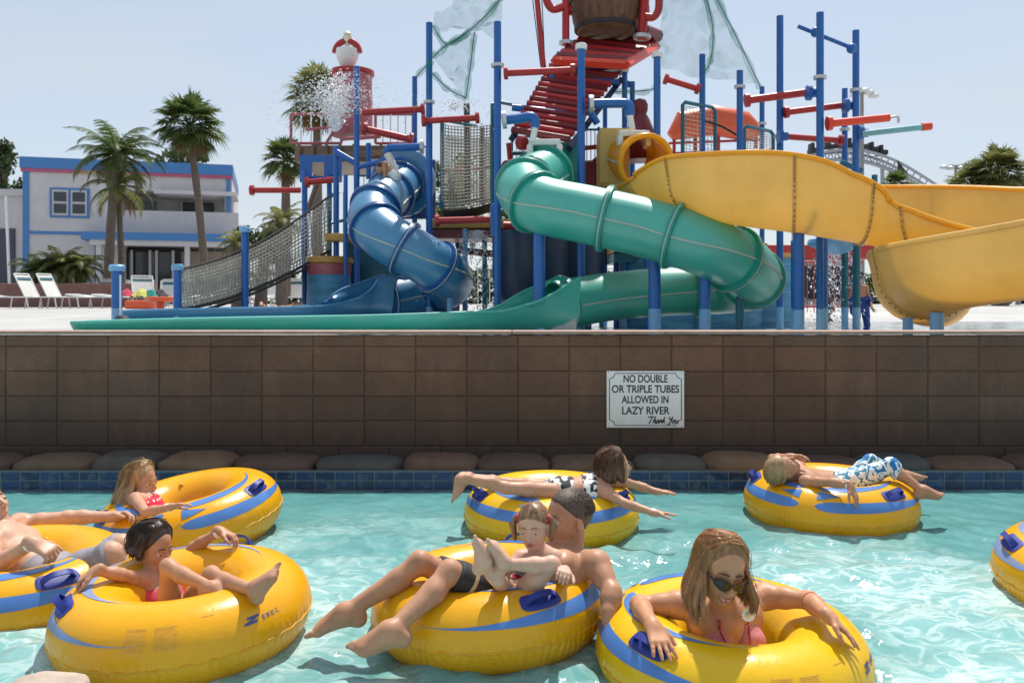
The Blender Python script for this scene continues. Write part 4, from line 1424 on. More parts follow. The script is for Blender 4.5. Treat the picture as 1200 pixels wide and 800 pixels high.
# rope net ramp on the left
def net_ramp():
    rt = thing('rope_net_ramp', 'sagging tan rope net climbing ramp strung between short blue posts on the left', 'climbing net', P(300, 370, 14))
    def side(dY):
        def f(u, v):
            x = 210 + 176 * u
            Y = 13.4 + 2.9 * u + dY
            top = 316 - 86 * u - 14 * math.sin(math.pi * u) * -1
            bot = 362 - 6 * u - 62 * u ** 1.6
            return P(x, top + (bot - top) * v, Y) + Vector((0, .12 * math.sin(math.pi * v) * (1 if dY == 0 else -1), 0))
        return f
    f = side(0)
    net('near_net', f, 46, 13, .009, M_rope, rt)
    g = side(1.1)
    net('far_net', g, 46, 13, .009, M_rope, rt)
    mb = MB()
    mb.grid(lambda u, v: f(u, 1).lerp(g(u, 1), v) + Vector((0, 0, -.05 - .05 * math.sin(math.pi * v))), 30, 6); mb.build('walk_surface', M_ropedark, rt, sharp=None)
    for h in (f, g):
        mb = MB(); mb.tube([h(i / 30, 0) for i in range(31)], .022, 6); mb.build('top_rope', M_ropedark, rt)
        mb = MB(); mb.tube([h(i / 30, 1) for i in range(31)], .03, 6); mb.build('bottom_rope', M_ropedark, rt)
    for (x, yt, Y) in ((208, 315, 13.4), (287, 271, 14.6)):
        post(rt, x, yt, Y, .062, name='net_post', cap=M_lblue)
net_ramp()

def net_bridge():
    rt = thing('rope_net_bridge', 'pale rope netting around the crossing between the two towers', 'net bridge', P(548, 250, 15.5))
    def f(u, v): return P(518 + 60 * u, 146 + 10 * u * (1 - u) * 4 * .3 + (244 - 10 * u - 146) * v, 15.2 + .3 * u) + Vector((0, -.1 * math.sin(math.pi * v), 0))
    def g(u, v): return f(u, v) + Vector((0, 1.1, 0))
    net('near_net', f, 16, 24, .010, M_rope, rt); net('far_net', g, 16, 24, .010, M_rope, rt)
    mb = MB(); mb.grid(lambda u, v: f(u, 1).lerp(g(u, 1), v) - Vector((0, 0, .10 * math.sin(math.pi * v) + .04)), 12, 6); mb.build('bridge_floor', M_ropedark, rt, sharp=None)
    for x0, y0, y1 in ((518, 144, 246), (577, 122, 238)):
        q = [P(x0, y1, 15.2), P(x0, y0, 15.2), P(x0 + 5, y0 - 3, 15.3), P(x0 + 40, y0 + 4, 16.2)]
        mb = MB(); mb.tube(q, .035, 8); mb.build('net_frame', M_teal, rt)
    pipe(rt, ((547, 122), (547, 240)), .06, mat('wet_dark_pole', (.05, .05, .06), rough=.3), 'centre_pole', Y=16.0)
    pipe(rt, ((565, 150), (565, 240)), .05, M_brown, 'side_pole', Y=16.2)
net_bridge()

# torn shade nets
def shade_net_mat():
    m, nt, b = newmat('green_shade_net')
    out = nt.nodes['Material Output']
    tc = N(nt, 'TexCoord')
    n1 = N(nt, 'TexNoise', i_Scale=1.6, i_Detail=5.0, i_Distortion=1.5)
    nt.links.new(tc.outputs['Object'], n1.inputs['Vector'])
    b.inputs['Base Color'].default_value = (.035, .19, .15, 1); b.inputs['Roughness'].default_value = .8
    tr = N(nt, 'BsdfTransparent'); mx = N(nt, 'MixShader')
    a = ramp(nt, n1.outputs[0], [(.3, (.14,) * 3), (.5, (.24,) * 3), (.7, (.42,) * 3)])
    nt.links.new(a, mx.inputs[0]); nt.links.new(tr.outputs[0], mx.inputs[1]); df = N(nt, 'BsdfDiffuse'); df.inputs[0].default_value = (.02, .27, .19, 1)
    nt.links.new(df.outputs[0], mx.inputs[2]); nt.links.new(mx.outputs[0], out.inputs[0])
    return m
M_net = shade_net_mat()
M_cord = mat('grey_cord', (.10, .22, .19), rough=.8)
def shade_net(name, label, corners, Y, seed, cords):
    rt = thing('shade_net', label, 'shade net', P(corners[0][0], corners[0][1], Y))
    mb = MB()
    A, B, D, E = [P(x, y, Y + d) for x, y, d in corners]
    def f(u, v):
        p = A.lerp(B, u).lerp(E.lerp(D, u), v)
        wv = .34 * mnoise.noise(Vector((u * 3.1 + seed, v * 3.7, seed))) + .05 * math.sin(u * 21 + v * 4 + seed)
        sag = math.sin(math.pi * u) * math.sin(math.pi * v)
        return p + Vector((.1 * wv, wv * 1.6, -.25 * sag))
    mb.grid(f, 40, 30); mb.build('net_sheet', M_net, rt, sharp=None)
    for c in cords:
        q = catmull([tuple(P(x, y, Y + .05)) for x, y in c], 6)
        k = MB(); k.tube([Vector(p) for p in q], .010, 5); k.build('edge_cord', M_cord, rt)
        k = MB(); k.tube([Vector(p) + Vector((0, .03, .02 * math.sin(i))) for i, p in enumerate(q)], [.03 + .035 * abs(math.sin(i * .9)) for i in range(len(q))], 7); k.build('gathered_fold', M_net, rt)
shade_net('shade_net', 'torn pale green shade net twisting between the two tall posts left of the bucket', [(507, 30, 0), (545, -25, .5), (595, -25, .6), (583, 42, .2)], 14.2, 2.0,
          [((507, 30), (523, 52), (545, 40), (570, 18), (596, -12)), ((507, 68), (520, 56), (550, 36))])
shade_net('shade_net', 'thin green net panel hanging to a point above the rope bridge', [(507, 68, 0), (523, 48, .2), (556, 44, .3), (545, 115, .4)], 14.4, 5.0,
          [((507, 86), (525, 104), (546, 115)), ((556, 38), (551, 80), (546, 115)), ((488, 90), (506, 70))])
shade_net('shade_net', 'large sheer net sheet hanging from above down to the posts right of the bucket', [(776, -20, 0), (835, -25, .3), (886, 98, .4), (770, 84, .4)], 15.0, 9.0,
          [((822, -20), (835, 30), (833, 70), (826, 84)), ((838, -5), (866, 50), (891, 102)), ((720, 108), (760, 106), (772, 100))])

# free-standing bits near the wall
sp = thing('hose_post', 'short blue post with a white hose pipe at the left near the run-outs', 'post', P(137, 375, 11.9))
post(sp, 137, 316, 12.4, .075, name='post', cap=M_lblue)
pipe(sp, ((141, 322), (141, 372)), .012, M_white, 'hose', Y=12.25, n=6)
mb = MB(); mb.lathe(P(143, 374, 12.2), [(.10, -.02), (.11, .0), (.07, .05)], 12); mb.build('drain_fitting', M_dark, sp)
so_ = thing('orange_fountain', 'orange-red mushroom water feature on the white beach', 'water feature', P(188, 362, 20))
mb = MB(); c = P(188, 363, 20); mb.lathe((c.x, c.y, c.z), [(.09, 0), (.09, .16), (.30, .20), (.34, .30), (.30, .31)], 20); mb.build('bowl', M_orange, so_)
mb = MB(); c = P(165, 357, 22); mb.box(c, (.75, .3, .22), bev=.05); mb.build('orange_bar', M_orange, so_)

# spray of water
def spray(label, src, fan, n, seed, Y, life=(.1, 1.0)):
    r3 = random.Random(seed)
    mb = MB()
    o = P(*src, Y)
    for i in range(n):
        if fan[2] > 3:
            an, sp_ = R(r3.gauss(-1, 17) * (1 if r3.random() < .6 else .9)), r3.uniform(3.4, 4.9)
            vx, vz, vy = math.sin(an) * sp_, math.cos(an) * sp_, r3.gauss(0, .4)
        else:
            vx, vz, vy = r3.gauss(fan[0], fan[1]), r3.gauss(fan[2], fan[2] * .10), r3.gauss(0, .5)
        t = r3.uniform(*life)
        p = o + Vector((vx * t, vy * t, vz * t - 4.9 * t * t))
        s = r3.uniform(.005, .016)
        v = Vector((vx, vy, vz - 9.8 * t)).normalized() * s * 1.8
        a = Vector((s, 0, 0)); b_ = Vector((0, s, 0))
        mb.add([p + v, p - v, p + a, p + b_, p - a, p - b_], [(0, 2, 3), (0, 3, 4), (0, 4, 5), (0, 5, 2), (1, 3, 2), (1, 4, 3), (1, 5, 4), (1, 2, 5)])
    ob = mb.build('water_spray', M_drop, None, sharp=None, fix=False)
    tag(ob, label, 'water spray'); ob['kind'] = 'stuff'
m, nt_, b_ = newmat('water_drops'); b_.inputs['Base Color'].default_value = (.9, .93, .95, 1); b_.inputs['Roughness'].default_value = .1
M_drop = m
spray('white fan of water drops bursting up in front of the pink turret', (393, 158), (0, .9, 3.6), 3200, 1, 15.8, (.02, .62))
spray('curtain of falling drops beside the yellow slide posts', (975, 280), (.1, .5, .4), 1100, 2, 14.5, (.05, .62))
spray('thin curtain of drops falling behind the blue slide', (560, 270), (.0, .8, .3), 1100, 3, 15.5, (.05, .6))
spray('drops arching up over the rope bridge', (530, 135), (.6, .7, 2.2), 260, 4, 15.0, (.05, .5))
# ------------------------------------------------------------------ the far side: building, palms, loungers, coaster
def leafmat(name, col, var=.35):
    m, nt, b = newmat(name)
    oi = N(nt, 'NewGeometry')
    n1 = N(nt, 'TexNoise', i_Scale=2.5, i_Detail=3.0)
    nt.links.new(oi.outputs['Position'], n1.inputs['Vector'])
    c = ramp(nt, n1.outputs[0], [(.3, [k * (1 - var) for k in col]), (.7, [k * (1 + var) for k in col])])
    nt.links.new(c, b.inputs['Base Color'])
    b.inputs['Roughness'].default_value = .5
    out = nt.nodes['Material Output']
    t = N(nt, 'BsdfTranslucent'); nt.links.new(c, t.inputs[0])
    mx = N(nt, 'MixShader'); mx.inputs[0].default_value = .5
    nt.links.new(b.outputs[0], mx.inputs[1]); nt.links.new(t.outputs[0], mx.inputs[2]); nt.links.new(mx.outputs[0], out.inputs[0])
    return m
M_frond = leafmat('palm_frond', (.085, .125, .035))
M_frond2 = leafmat('olive_frond', (.15, .16, .045))
M_dead = leafmat('dry_frond', (.20, .12, .045))
M_leaf = leafmat('tree_leaf', (.045, .075, .025))
M_trunk = mat('palm_trunk', (.14, .11, .085), rough=.9, var=.3, scale=6, bump=.6, bscale=14, stretch=(1, 1, 3))

def frond(mb, base, az, up, L, droop, wid, n=16, flat=.35, rnd=random):
    """feather leaf: arching midrib with pairs of leaflets"""
    d = Vector((math.cos(az), math.sin(az), 0)); side = Vector((-math.sin(az), math.cos(az), 0))
    pts = []
    p = Vector(base); a = up
    for i in range(n + 1):
        pts.append(p.copy())
        p = p + (d * math.cos(a) + Vector((0, 0, 1)) * math.sin(a)) * (L / n)
        a -= droop / n * (.5 + 1.2 * i / n)
    mb.tube(pts, [max(.006, .022 * (1 - i / n)) * L / 2 for i in range(n + 1)], 4)
    for i in range(2, n + 1):
        t = i / n
        w_ = wid * math.sin(math.pi * min(1, .18 + .8 * t)) * rnd.uniform(.85, 1.1)
        tg = (pts[i] - pts[i - 1]).normalized()
        for s in (-1, 1):
            for h in (0, .5):
                o = pts[i] - tg * (L / n) * h
                dirn = (side * s + tg * .7 + Vector((0, 0, -flat - rnd.uniform(0, .4)))).normalized()
                tip = o + dirn * w_
                b_ = tg * (L / n) * .20
                mid = o + dirn * w_ * .5 + Vector((0, 0, .02))
                mb.add([o - b_, o + b_, mid + b_ * .9, tip, mid - b_ * .9], [(0, 1, 2, 3, 4)])
def fan(mb, base, az, up, stem, rad, n=22, rnd=random):
    """fan leaf: stalk and a folded disc of pointed blades"""
    d = Vector((math.cos(az) * math.cos(up), math.sin(az) * math.cos(up), math.sin(up)))
    side = Vector((-math.sin(az), math.cos(az), 0)); nrm = d.cross(side).normalized()
    tip = Vector(base) + d * stem
    mb.tube([Vector(base), Vector(base) + d * stem * .6 + Vector((0, 0, .03)), tip], .018, 4)
    d2 = (d + Vector((0, 0, -.35))).normalized()
    for i in range(n):
        a = (i / (n - 1) - .5) * R(250)
        v = (d2 * math.cos(a) + side * math.sin(a)).normalized()
        L = rad * rnd.uniform(.8, 1.05) * (1 - .25 * abs(a) / R(125))
        q = v.cross(nrm).normalized() * rad * .055
        e = tip + v * L + Vector((0, 0, -.22 * L * rnd.uniform(.3, 1.6)))
        m_ = tip + v * L * .55
        mb.add([tip, m_ + q, e, m_ - q], [(0, 1, 2, 3)])
def trunk(root, pts, r0, r1, name='trunk'):
    q = catmull([tuple(p) for p in pts], 8)
    n = len(q)
    mb = MB(); mb.tube([Vector(p) for p in q], [(r0 + (r1 - r0) * i / (n - 1)) * (1 + .05 * math.sin(i * 2.4)) for i in range(n)], 12)
    return mb.build(name, M_trunk, root)

def feather_palm(name, label, x, yc, Y, L, nf, seed, lean=0, m=M_frond, dead=3, trunks=None, cat='palm tree', group=None, tr=.17):
    rn = random.Random(seed)
    top = P(x, yc, Y)
    rt = thing(name, label, cat, (top.x + lean, top.y, 1.1), group)
    trunk(rt, [(top.x + lean, top.y, 1.0), (top.x + lean * .6, top.y, 1.1 + (top.z - 1.1) * .5), tuple(top)], tr * 1.2, tr * .8)
    mb = MB()
    for i in range(nf):
        az = i * 2.399 + rn.uniform(-.2, .2)
        up = R(75) - R(95) * (i / nf) ** .9 + rn.uniform(-.12, .12)
        frond(mb, top, az, up, L * rn.uniform(.85, 1.1), R(100) * rn.uniform(.8, 1.25), L * .24, rnd=rn)
    mb.build('crown', m, rt, sharp=None, fix=False)
    if dead:
        mb = MB()
        for i in range(dead):
            frond(mb, top - Vector((0, 0, .15)), rn.uniform(0, 6.3), R(-35), L * .7, R(60), L * .15, rnd=rn)
        mb.build('dry_fronds', M_dead, rt, sharp=None, fix=False)
    return rt
def fan_palm(name, label, x, yc, Y, rad, nf, seed, xb=None, dead=8, group=None, tr=.17, m=M_frond):
    rn = random.Random(seed)
    top = P(x, yc, Y)
    bx = P(xb if xb is not None else x, 350, Y).x
    rt = thing(name, label, 'palm tree', (bx, top.y, 1.1), group)
    trunk(rt, [(bx, top.y, 1.0), (bx * .6 + top.x * .4, top.y, 1.1 + (top.z - 1.1) * .5), tuple(top)], tr * 1.15, tr * .85)
    mb = MB()
    for i in range(nf):
        az = i * 2.399 + rn.uniform(-.2, .2)
        up = R(85) - R(125) * (i / nf) + rn.uniform(-.1, .1)
        fan(mb, top + Vector((0, 0, .1)), az, up, rad * rn.uniform(.45, .62), rad * rn.uniform(.5, .62), rnd=rn)
    mb.build('crown', m, rt, sharp=None, fix=False)
    mb = MB()
    for i in range(dead):
        fan(mb, top - Vector((0, 0, .12)), rn.uniform(0, 6.3), R(-50) + rn.uniform(-.3, .3), rad * .4, rad * .4, 14, rnd=rn)
    if dead: mb.build('dry_fronds', M_dead, rt, sharp=None, fix=False)
    return rt
def leafy_tree(name, label, x, y0, y1, Y, wpx, seed, m=M_leaf, cat='tree', group=None, dens=2600, ls=.16):
    rn = random.Random(seed)
    c = P(x, (y0 + y1) / 2, Y); h = (y1 - y0) / 2000 * Y; w_ = wpx / 2000 * Y
    rt = thing(name, label, cat, (c.x, c.y, 1.1), group)
    tk = MB(); tk.tube([(c.x, c.y, 1.0), (c.x + .1, c.y, c.z - h * .6), (c.x, c.y, c.z)], [.22, .16, .06], 9)
    cl = []
    for i in range(16):
        d = Vector((rn.uniform(-1, 1), rn.uniform(-1, 1), rn.uniform(-.9, 1)))
        if d.length > 1: d.normalize()
        p = c + Vector((d.x * w_ * .8, d.y * w_ * .8, d.z * h * .8))
        cl.append((p, rn.uniform(.28, .5)))
        tk.tube([(c.x, c.y, c.z - h * .5), tuple((p + c) / 2 - Vector((0, 0, .1))), tuple(p)], [.09, .05, .02], 5)
    tk.build('trunk', M_trunk, rt)
    mb = MB()
    for i in range(dens):
        p, k = rn.choice(cl)
        d = Vector((rn.gauss(0, 1), rn.gauss(0, 1), rn.gauss(0, 1))).normalized() * (rn.random() ** .5)
        q = p + Vector((d.x * w_ * k, d.y * w_ * k, d.z * h * k))
        s = ls * rn.uniform(.6, 1.3)
        a = Vector((rn.gauss(0, 1), rn.gauss(0, 1), rn.gauss(0, 1))).normalized(); b_ = a.cross(Vector((rn.gauss(0, 1), rn.gauss(0, 1), rn.gauss(0, 1)))).normalized()
        mb.add([q - a * s, q + b_ * s * .5, q + a * s, q - b_ * s * .5], [(0, 1, 2, 3)])
    mb.build('crown', m, rt, sharp=None, fix=False)

# two-storey building
def building():
    Y = 42.0
    M_wall = mat('white_stucco', (.56, .54, .55), rough=.85, var=.06, scale=2, dirt=(.42, .40, .40), dirt_scale=.8, dirt_amt=.35)
    M_bb = mat('blue_parapet', (.055, .20, .47), rough=.5, var=.06)
    M_pk = mat('pink_band', (.45, .10, .19), rough=.5)
    M_glass = mat('dark_glass', (.04, .045, .055), rough=.08)
    rt = thing('building', 'two-storey white stucco building with blue parapet and pink band at the left', 'building', P(150, 357, Y))
    def bx(name, x0, x1, y0, y1, d0, d1, m, parent=rt, bev=0):
        p, q = P(x0, y0, Y), P(x1, y1, Y)
        mb = MB(); mb.box(((p.x + q.x) / 2, Y + (d0 + d1) / 2, (p.z + q.z) / 2), (q.x - p.x, d1 - d0, p.z - q.z), bev=bev)
        return mb.build(name, m, parent)
    bx('left_block', 31, 141, 198, 362, 0, 9, M_wall)
    bx('rear_block', 141, 272, 198, 362, 2.5, 9, M_wall)
    bx('upper_wall', 141, 272, 199, 219, .02, 2.6, M_wall)
    bx('balcony_wall', 141, 280, 243, 276, 0, .25, M_wall)
    bx('balcony_slab', 141, 280, 276, 284, 0, 2.5, M_wall)
    bx('right_pier', 262, 272, 222, 243, .3, 2.4, M_wall)
    bx('ground_wall', 205, 272, 290, 362, 1.4, 2.4, mat('tan_stucco', (.30, .25, .22), rough=.9))
    bx('parapet', 24, 273, 184, 197, -.15, 9, M_bb); bx('pink_band', 25, 272.5, 197, 201, -.10, 8.9, M_pk)
    bx('corner_strip', 27, 34, 201, 330, -.06, .1, M_bb); bx('right_strip', 265, 270, 201, 243, -.05, .25, M_bb)
    bx('belt_course', 34, 141, 270.5, 274, -.05, .05, M_bb)
    cn = bx('canopy', 98, 266, 272, 281, -1.3, 0, M_bb); bx('canopy_fascia', 107, 262, 281, 287, -1.2, -.02, M_wall, cn)
    for x in (117, 219): bx('canopy_post', x - 3, x + 3, 287, 362, -1.1, -.85, M_wall, cn)
    bx('balcony_roof', 178, 278, 218.5, 223, -.5, 2.6, M_wall)
    w_ = bx('window', 57, 102, 219, 254, -.06, .05, M_bb)
    for x0 in (60, 81):
        bx('frame', x0, x0 + 18, 221.5, 251.5, -.10, -.055, M_wall, w_)
        bx('pane', x0 + 2, x0 + 16, 224, 235, -.14, -.095, M_glass, w_); bx('pane', x0 + 2, x0 + 16, 238, 249, -.14, -.095, M_glass, w_)
    for (x0, x1) in ((148, 172), (206, 246)):
        d = bx('balcony_door', x0, x1, 226, 245, 2.3, 2.52, M_glass); bx('frame', x0 - 2, x0, 225, 245, 2.25, 2.5, M_wall, d)
    bx('lobby_recess', 122, 206, 287, 362, 1.2, 2.45, M_dark)
    for x0 in (130, 152, 160, 180):
        g = bx('glass_door', x0, x0 + 16, 292, 362, .9, 1.0, M_glass); bx('door_frame', x0 + 16, x0 + 19, 290, 362, .85, 1.05, M_wall, g)
    bx('blue_jamb', 108, 112, 287, 362, -.06, .1, M_bb)
    # the block stands at an angle: turned about its near left corner
    k0 = P(31, 350, Y)
    M_ = Matrix.Translation(Vector((k0.x, k0.y, 0))) @ Matrix.Rotation(R(16), 4, 'Z') @ Matrix.Diagonal((.951, 1, 1, 1)) @ Matrix.Translation(Vector((-k0.x, -k0.y, 0)))
    off = WL[rt]
    for o in rt.children_recursive:
        o.data.transform(Matrix.Translation(-off) @ M_ @ Matrix.Translation(off))
    o2 = thing('annex', 'low grey-white annex at the far left beside the two-storey building', 'building', P(-10, 357, 46))
    Y2 = 46
    for (nm, x0, x1, y0, y1, d, m) in (('wall', -120, 30, 228, 362, 0, M_wall), ('dark_doorway', -20, 18, 268, 362, -.1, mat('dark_door', (.07, .07, .10), rough=.7)), ('roof_edge', -120, 30, 222, 230, -.2, M_wall)):  # doorway filled with one flat dark colour
        p, q = P(x0, y0, Y2), P(x1, y1, Y2)
        mb = MB(); mb.box(((p.x + q.x) / 2, Y2 + d + 3, (p.z + q.z) / 2), (q.x - p.x, 6, p.z - q.z)); mb.build(nm, m, o2)
    dp = thing('downpipe_pole', 'thin white pole leaning in front of the annex', 'pole', P(8, 357, 41))
    pipe(dp, ((12, 355), (7, 230)), .07, M_white, 'shaft', Y=41)
building()

# planter wall, plants and palms
pw = thing('planter_wall', 'low reddish-brown planter wall behind the white loungers', 'wall', P(60, 357, 29))
mb = MB(); p, q = P(-330, 332, 29), P(176, 357, 29); mb.box(((p.x + q.x) / 2, 29.3, (p.z + 1.0) / 2), (q.x - p.x, .5, p.z - 1.0), bev=.03); mb.build('wall_face', mat('red_brown_block', (.20, .10, .085), rough=.85, var=.2, scale=3), pw)
feather_palm('palm_tree', 'tall feathery palm with drooping fronds in front of the white building', 136, 182, 33, 2.15, 27, 3, lean=-.35)
feather_palm('palm_tree', 'slimmer second feathery palm leaning against the first one', 138, 218, 33.5, 2.0, 13, 12, lean=.2, dead=5, m=M_frond2, tr=.12)
fan_palm('palm_tree', 'tall fan palm with a round crown at the right end of the building', 222, 152, 34, 1.55, 46, 5, xb=243, tr=.15)
for i, (x, y, L, m_, lab) in enumerate(((45, 318, 1.0, M_frond, 'low green cycad at the left end of the planter wall'), (72, 314, 1.15, M_frond2, 'olive-yellow cycad in the middle of the planter'), (92, 314, 1.05, M_frond2, 'yellowish cycad at the right end of the planter'))):
    feather_palm('cycad', lab, x, y, 30.2, L * 1.15, 34, 20 + i, m=m_, dead=4, cat='cycad', tr=.14)
fan_palm('palm_tree', 'shaggy fan palm behind the pink turret', 372, 122, 30, 1.35, 40, 31, dead=12, m=M_frond2)
fan_palm('palm_tree', 'lower fan palm just left of the balcony tower', 335, 192, 31, 1.0, 34, 32, dead=8)
feather_palm('palm_tree', 'small bushy palm above the net ramp', 330, 262, 26, 1.1, 22, 33, m=M_frond2, dead=3)
feather_palm('palm_tree', 'pale yellowish young palm by the net ramp', 278, 285, 27, .9, 18, 34, m=M_frond2, dead=2)
leafy_tree('bush', 'round green bush behind the top of the net ramp', 305, 262, 312, 28, 62, 35, cat='bush', dens=1800, ls=.10)
leafy_tree('tree', 'dark broadleaf tree at the far left edge', 4, 164, 250, 52, 52, 36)
leafy_tree('tree', 'thin tree crown showing just above the building roof', 214, 172, 205, 56, 66, 37, dens=900)
leafy_tree('tree', 'hazy pale tree seen through the rope bridge', 525, 178, 300, 40, 78, 38, m=M_frond2, dens=2200)
leafy_tree('tree', 'hazy pale tree seen behind the green slide entry', 600, 190, 300, 42, 60, 39, m=M_frond2, dens=1500)
fan_palm('palm_tree', 'tall thick fan palm at the far right', 1172, 206, 36, 1.35, 44, 41, dead=26, m=M_frond2, tr=.3)
fan_palm('palm_tree', 'shorter fan palm left of the tall one at the far right', 1140, 222, 37, 1.25, 40, 42, dead=22, m=M_frond2, tr=.3)
fan_palm('palm_tree', 'dark fan palm top poking above the yellow slide', 1050, 222, 35, .8, 32, 43, dead=12)
fan_palm('palm_tree', 'fan palm at the very edge on the right behind the light pole', 1120, 234, 39, .95, 30, 44, dead=14, m=M_frond2)

# loungers
M_sling = mat('white_sling', (.74, .73, .70), rough=.7, var=.05, scale=8)
M_stripe = mat('teal_stripe', (.03, .13, .16), rough=.6)
def make_lounger(rise):
    rt = bpy.data.objects.new('lounger', None); C.objects.link(rt); WL[rt] = Vector((0, 0, 0))
    w_, Ls, Lb, h = .62, 1.15, .78, .34
    ca, sa = math.cos(rise), math.sin(rise)
    def S(t):   # profile point: along -x is the foot, back to the +x? head at -x
        return Vector((t, 0, h)) if t >= 0 else Vector((t * ca, 0, h - t * sa))
    mb = MB()
    for s in (-1, 1):
        mb.tube([S(Ls) + Vector((0, s * w_ / 2, 0)), S(0) + Vector((0, s * w_ / 2, 0)), S(-Lb) + Vector((0, s * w_ / 2, 0))], .022, 6)
    mb.cyl(S(Ls) + Vector((0, -w_ / 2, 0)), S(Ls) + Vector((0, w_ / 2, 0)), .022, n=6); mb.cyl(S(-Lb) + Vector((0, -w_ / 2, 0)), S(-Lb) + Vector((0, w_ / 2, 0)), .022, n=6)
    fr_ = mb.build('frame', M_white, rt)
    n = 30
    mb = MB()
    for i in range(n):
        t = -Lb + .05 + (Lb + Ls - .1) * i / n
        if -.66 < t < -.58: continue
        a, b_ = S(t), S(t + (Lb + Ls - .1) / n * .86)
        mb.box((a + b_) / 2, ((b_ - a).length, w_ - .03, .008), mtx=Matrix.Rotation(-math.atan2((b_ - a).z, (b_ - a).x), 3, 'Y'))
    mb.build('sling', M_sling, rt)
    mb = MB(); a, b_ = S(-.66), S(-.58); mb.box((a + b_) / 2, ((b_ - a).length, w_ - .03, .009), mtx=Matrix.Rotation(-math.atan2((b_ - a).z, (b_ - a).x), 3, 'Y')); mb.build('stripe', M_stripe, rt)
    for x in (.95, .05):
        for s in (-1, 1):
            mb = MB(); mb.tube([Vector((x, s * w_ / 2, h)), Vector((x + (.06 if x > .5 else -.06), s * w_ / 2, 0))], .02, 6); mb.build('leg', M_white, rt)
    return rt
Lup = make_lounger(R(62)); Lflat = make_lounger(R(6))
spots = [  # px, Y, rotation, raised, label
    (38, 25.4, R(-8), 1, 'white sling lounger with raised back, left one of the pair by the planter wall'),
    (64, 25.6, R(-8), 1, 'white sling lounger with raised back, right one of the pair by the planter wall'),
    (4, 25.2, R(-6), 0, 'flat white lounger at the far left edge'),
    (112, 26.0, R(-8), 0, 'flat white lounger just right of the raised pair'),
    (142, 26.4, R(-8), 0, 'flat white lounger partly hidden by the blue hose post'),
    (168, 27.4, R(-60), 1, 'white lounger with raised back near the colourful towels'),
    (196, 27.0, R(-20), 0, 'flat white lounger behind the orange fountain')]
for i, (x, Y, rz, up, lab) in enumerate(spots):
    src = Lup if up else Lflat
    o = src if (i == 0 or i == 2) else copy_tree(src)
    p = P(x, 357, Y); o.location = (p.x, Y, 1.1); o.rotation_euler = (0, 0, rz)
    tag(o, lab, 'lounger', 'loungers on the pool deck')
rn = random.Random(4)
for i in range(26):
    src = Lup if rn.random() < .55 else Lflat
    o = copy_tree(src)
    x = rn.uniform(108, 250) if i < 16 else rn.uniform(290, 420)
    Y = rn.uniform(31, 36)
    p = P(x, 357, Y); o.location = (p.x, Y, 1.1); o.rotation_euler = (0, 0, rn.uniform(-1.9, -1.2))
    tag(o, 'white lounger among the crowded far rows below the building and behind the net ramp', 'lounger', 'far rows of white loungers')
for i, (x, Y, c, lab) in enumerate(((166, 25.9, (.55, .52, .12), 'yellow towel heaped on a flat lounger'), (178, 26.0, (.03, .25, .22), 'green towel draped beside the yellow one'), (187, 26.1, (.05, .04, .04), 'black bag resting on a lounger by the towels'), (149, 26.0, (.5, .05, .08), 'red towel folded on a white lounger'))):
    mm = mat('towel_cloth', c, rough=.9, var=.2, scale=9)
    p = P(x, 342, Y)
    mb = MB()
    def tf(u, v):
        return Vector((p.x + (u - .5) * .5, Y + (v - .5) * .5, 1.46 + .22 * math.sin(math.pi * u) * math.sin(math.pi * v) + .06 * mnoise.noise(Vector((u * 5, v * 5, i)))))
    mb.grid(tf, 14, 14); mb.grid(lambda u, v: Vector((tf(u, v).x, tf(u, v).y, 1.44)), 14, 14)
    o = mb.build('bag' if 'bag' in lab else 'towel', mm, None, sharp=None); tag(o, lab, 'bag' if 'bag' in lab else 'towel')

# red railings, umbrellas and white clutter behind the play area, far right
fence_m = mat('red_fence', (.40, .06, .08), rough=.6)
def fence(x0, x1, Y, h, lab, m, m2):
    a, b_ = P(x0, 357, Y), P(x1, 357, Y)
    rt = thing('fence', lab, 'fence', (a.x, Y, 1.1))
    mb = MB()
    for z in (1.2, 1.1 + h): mb.cyl((a.x, Y, z), (b_.x, Y, z), .03)
    n = int((b_.x - a.x) / .16)
    mb.build('rails', m, rt)
    mb = MB()
    for i in range(n):
        x = a.x + (b_.x - a.x) * i / n
        mb.cyl((x, Y, 1.05), (x, Y, 1.1 + h), .012, n=5)
    mb.build('balusters', m2, rt)
fence(560, 760, 24, 1.15, 'white picket fence behind the climbing tower', M_white, M_white)
fence(930, 1010, 21, 1.2, 'red railing seen past the yellow slide posts', fence_m, fence_m)
hut = thing('snack_hut', 'low red-roofed hut with a dark front far behind the yellow slide', 'hut', P(960, 357, 30))
mb = MB(); p, q = P(870, 300, 30), P(1010, 357, 30); mb.box(((p.x + q.x) / 2, 31.5, (p.z + 1.1) / 2), (q.x - p.x, 3, p.z - 1.1)); mb.build('front', mat('cream_wall', (.5, .45, .40), rough=.8), hut)
mb = MB(); p, q = P(862, 288, 30), P(1018, 304, 30); mb.box(((p.x + q.x) / 2, 31.3, (p.z + q.z) / 2), (q.x - p.x, 3.8, p.z - q.z), bev=.05); mb.build('roof', M_red, hut)
mb = MB(); p, q = P(885, 312, 29.98), P(1000, 350, 29.98); mb.box(((p.x + q.x) / 2, 29.97, (p.z + q.z) / 2), (q.x - p.x, .1, p.z - q.z)); mb.build('dark_opening', M_dark, hut)
hd = thing('hedge', 'long dark hedge and trees closing the view far behind the play area', 'hedge', P(640, 357, 48))
mb = MB(); rn = random.Random(8)
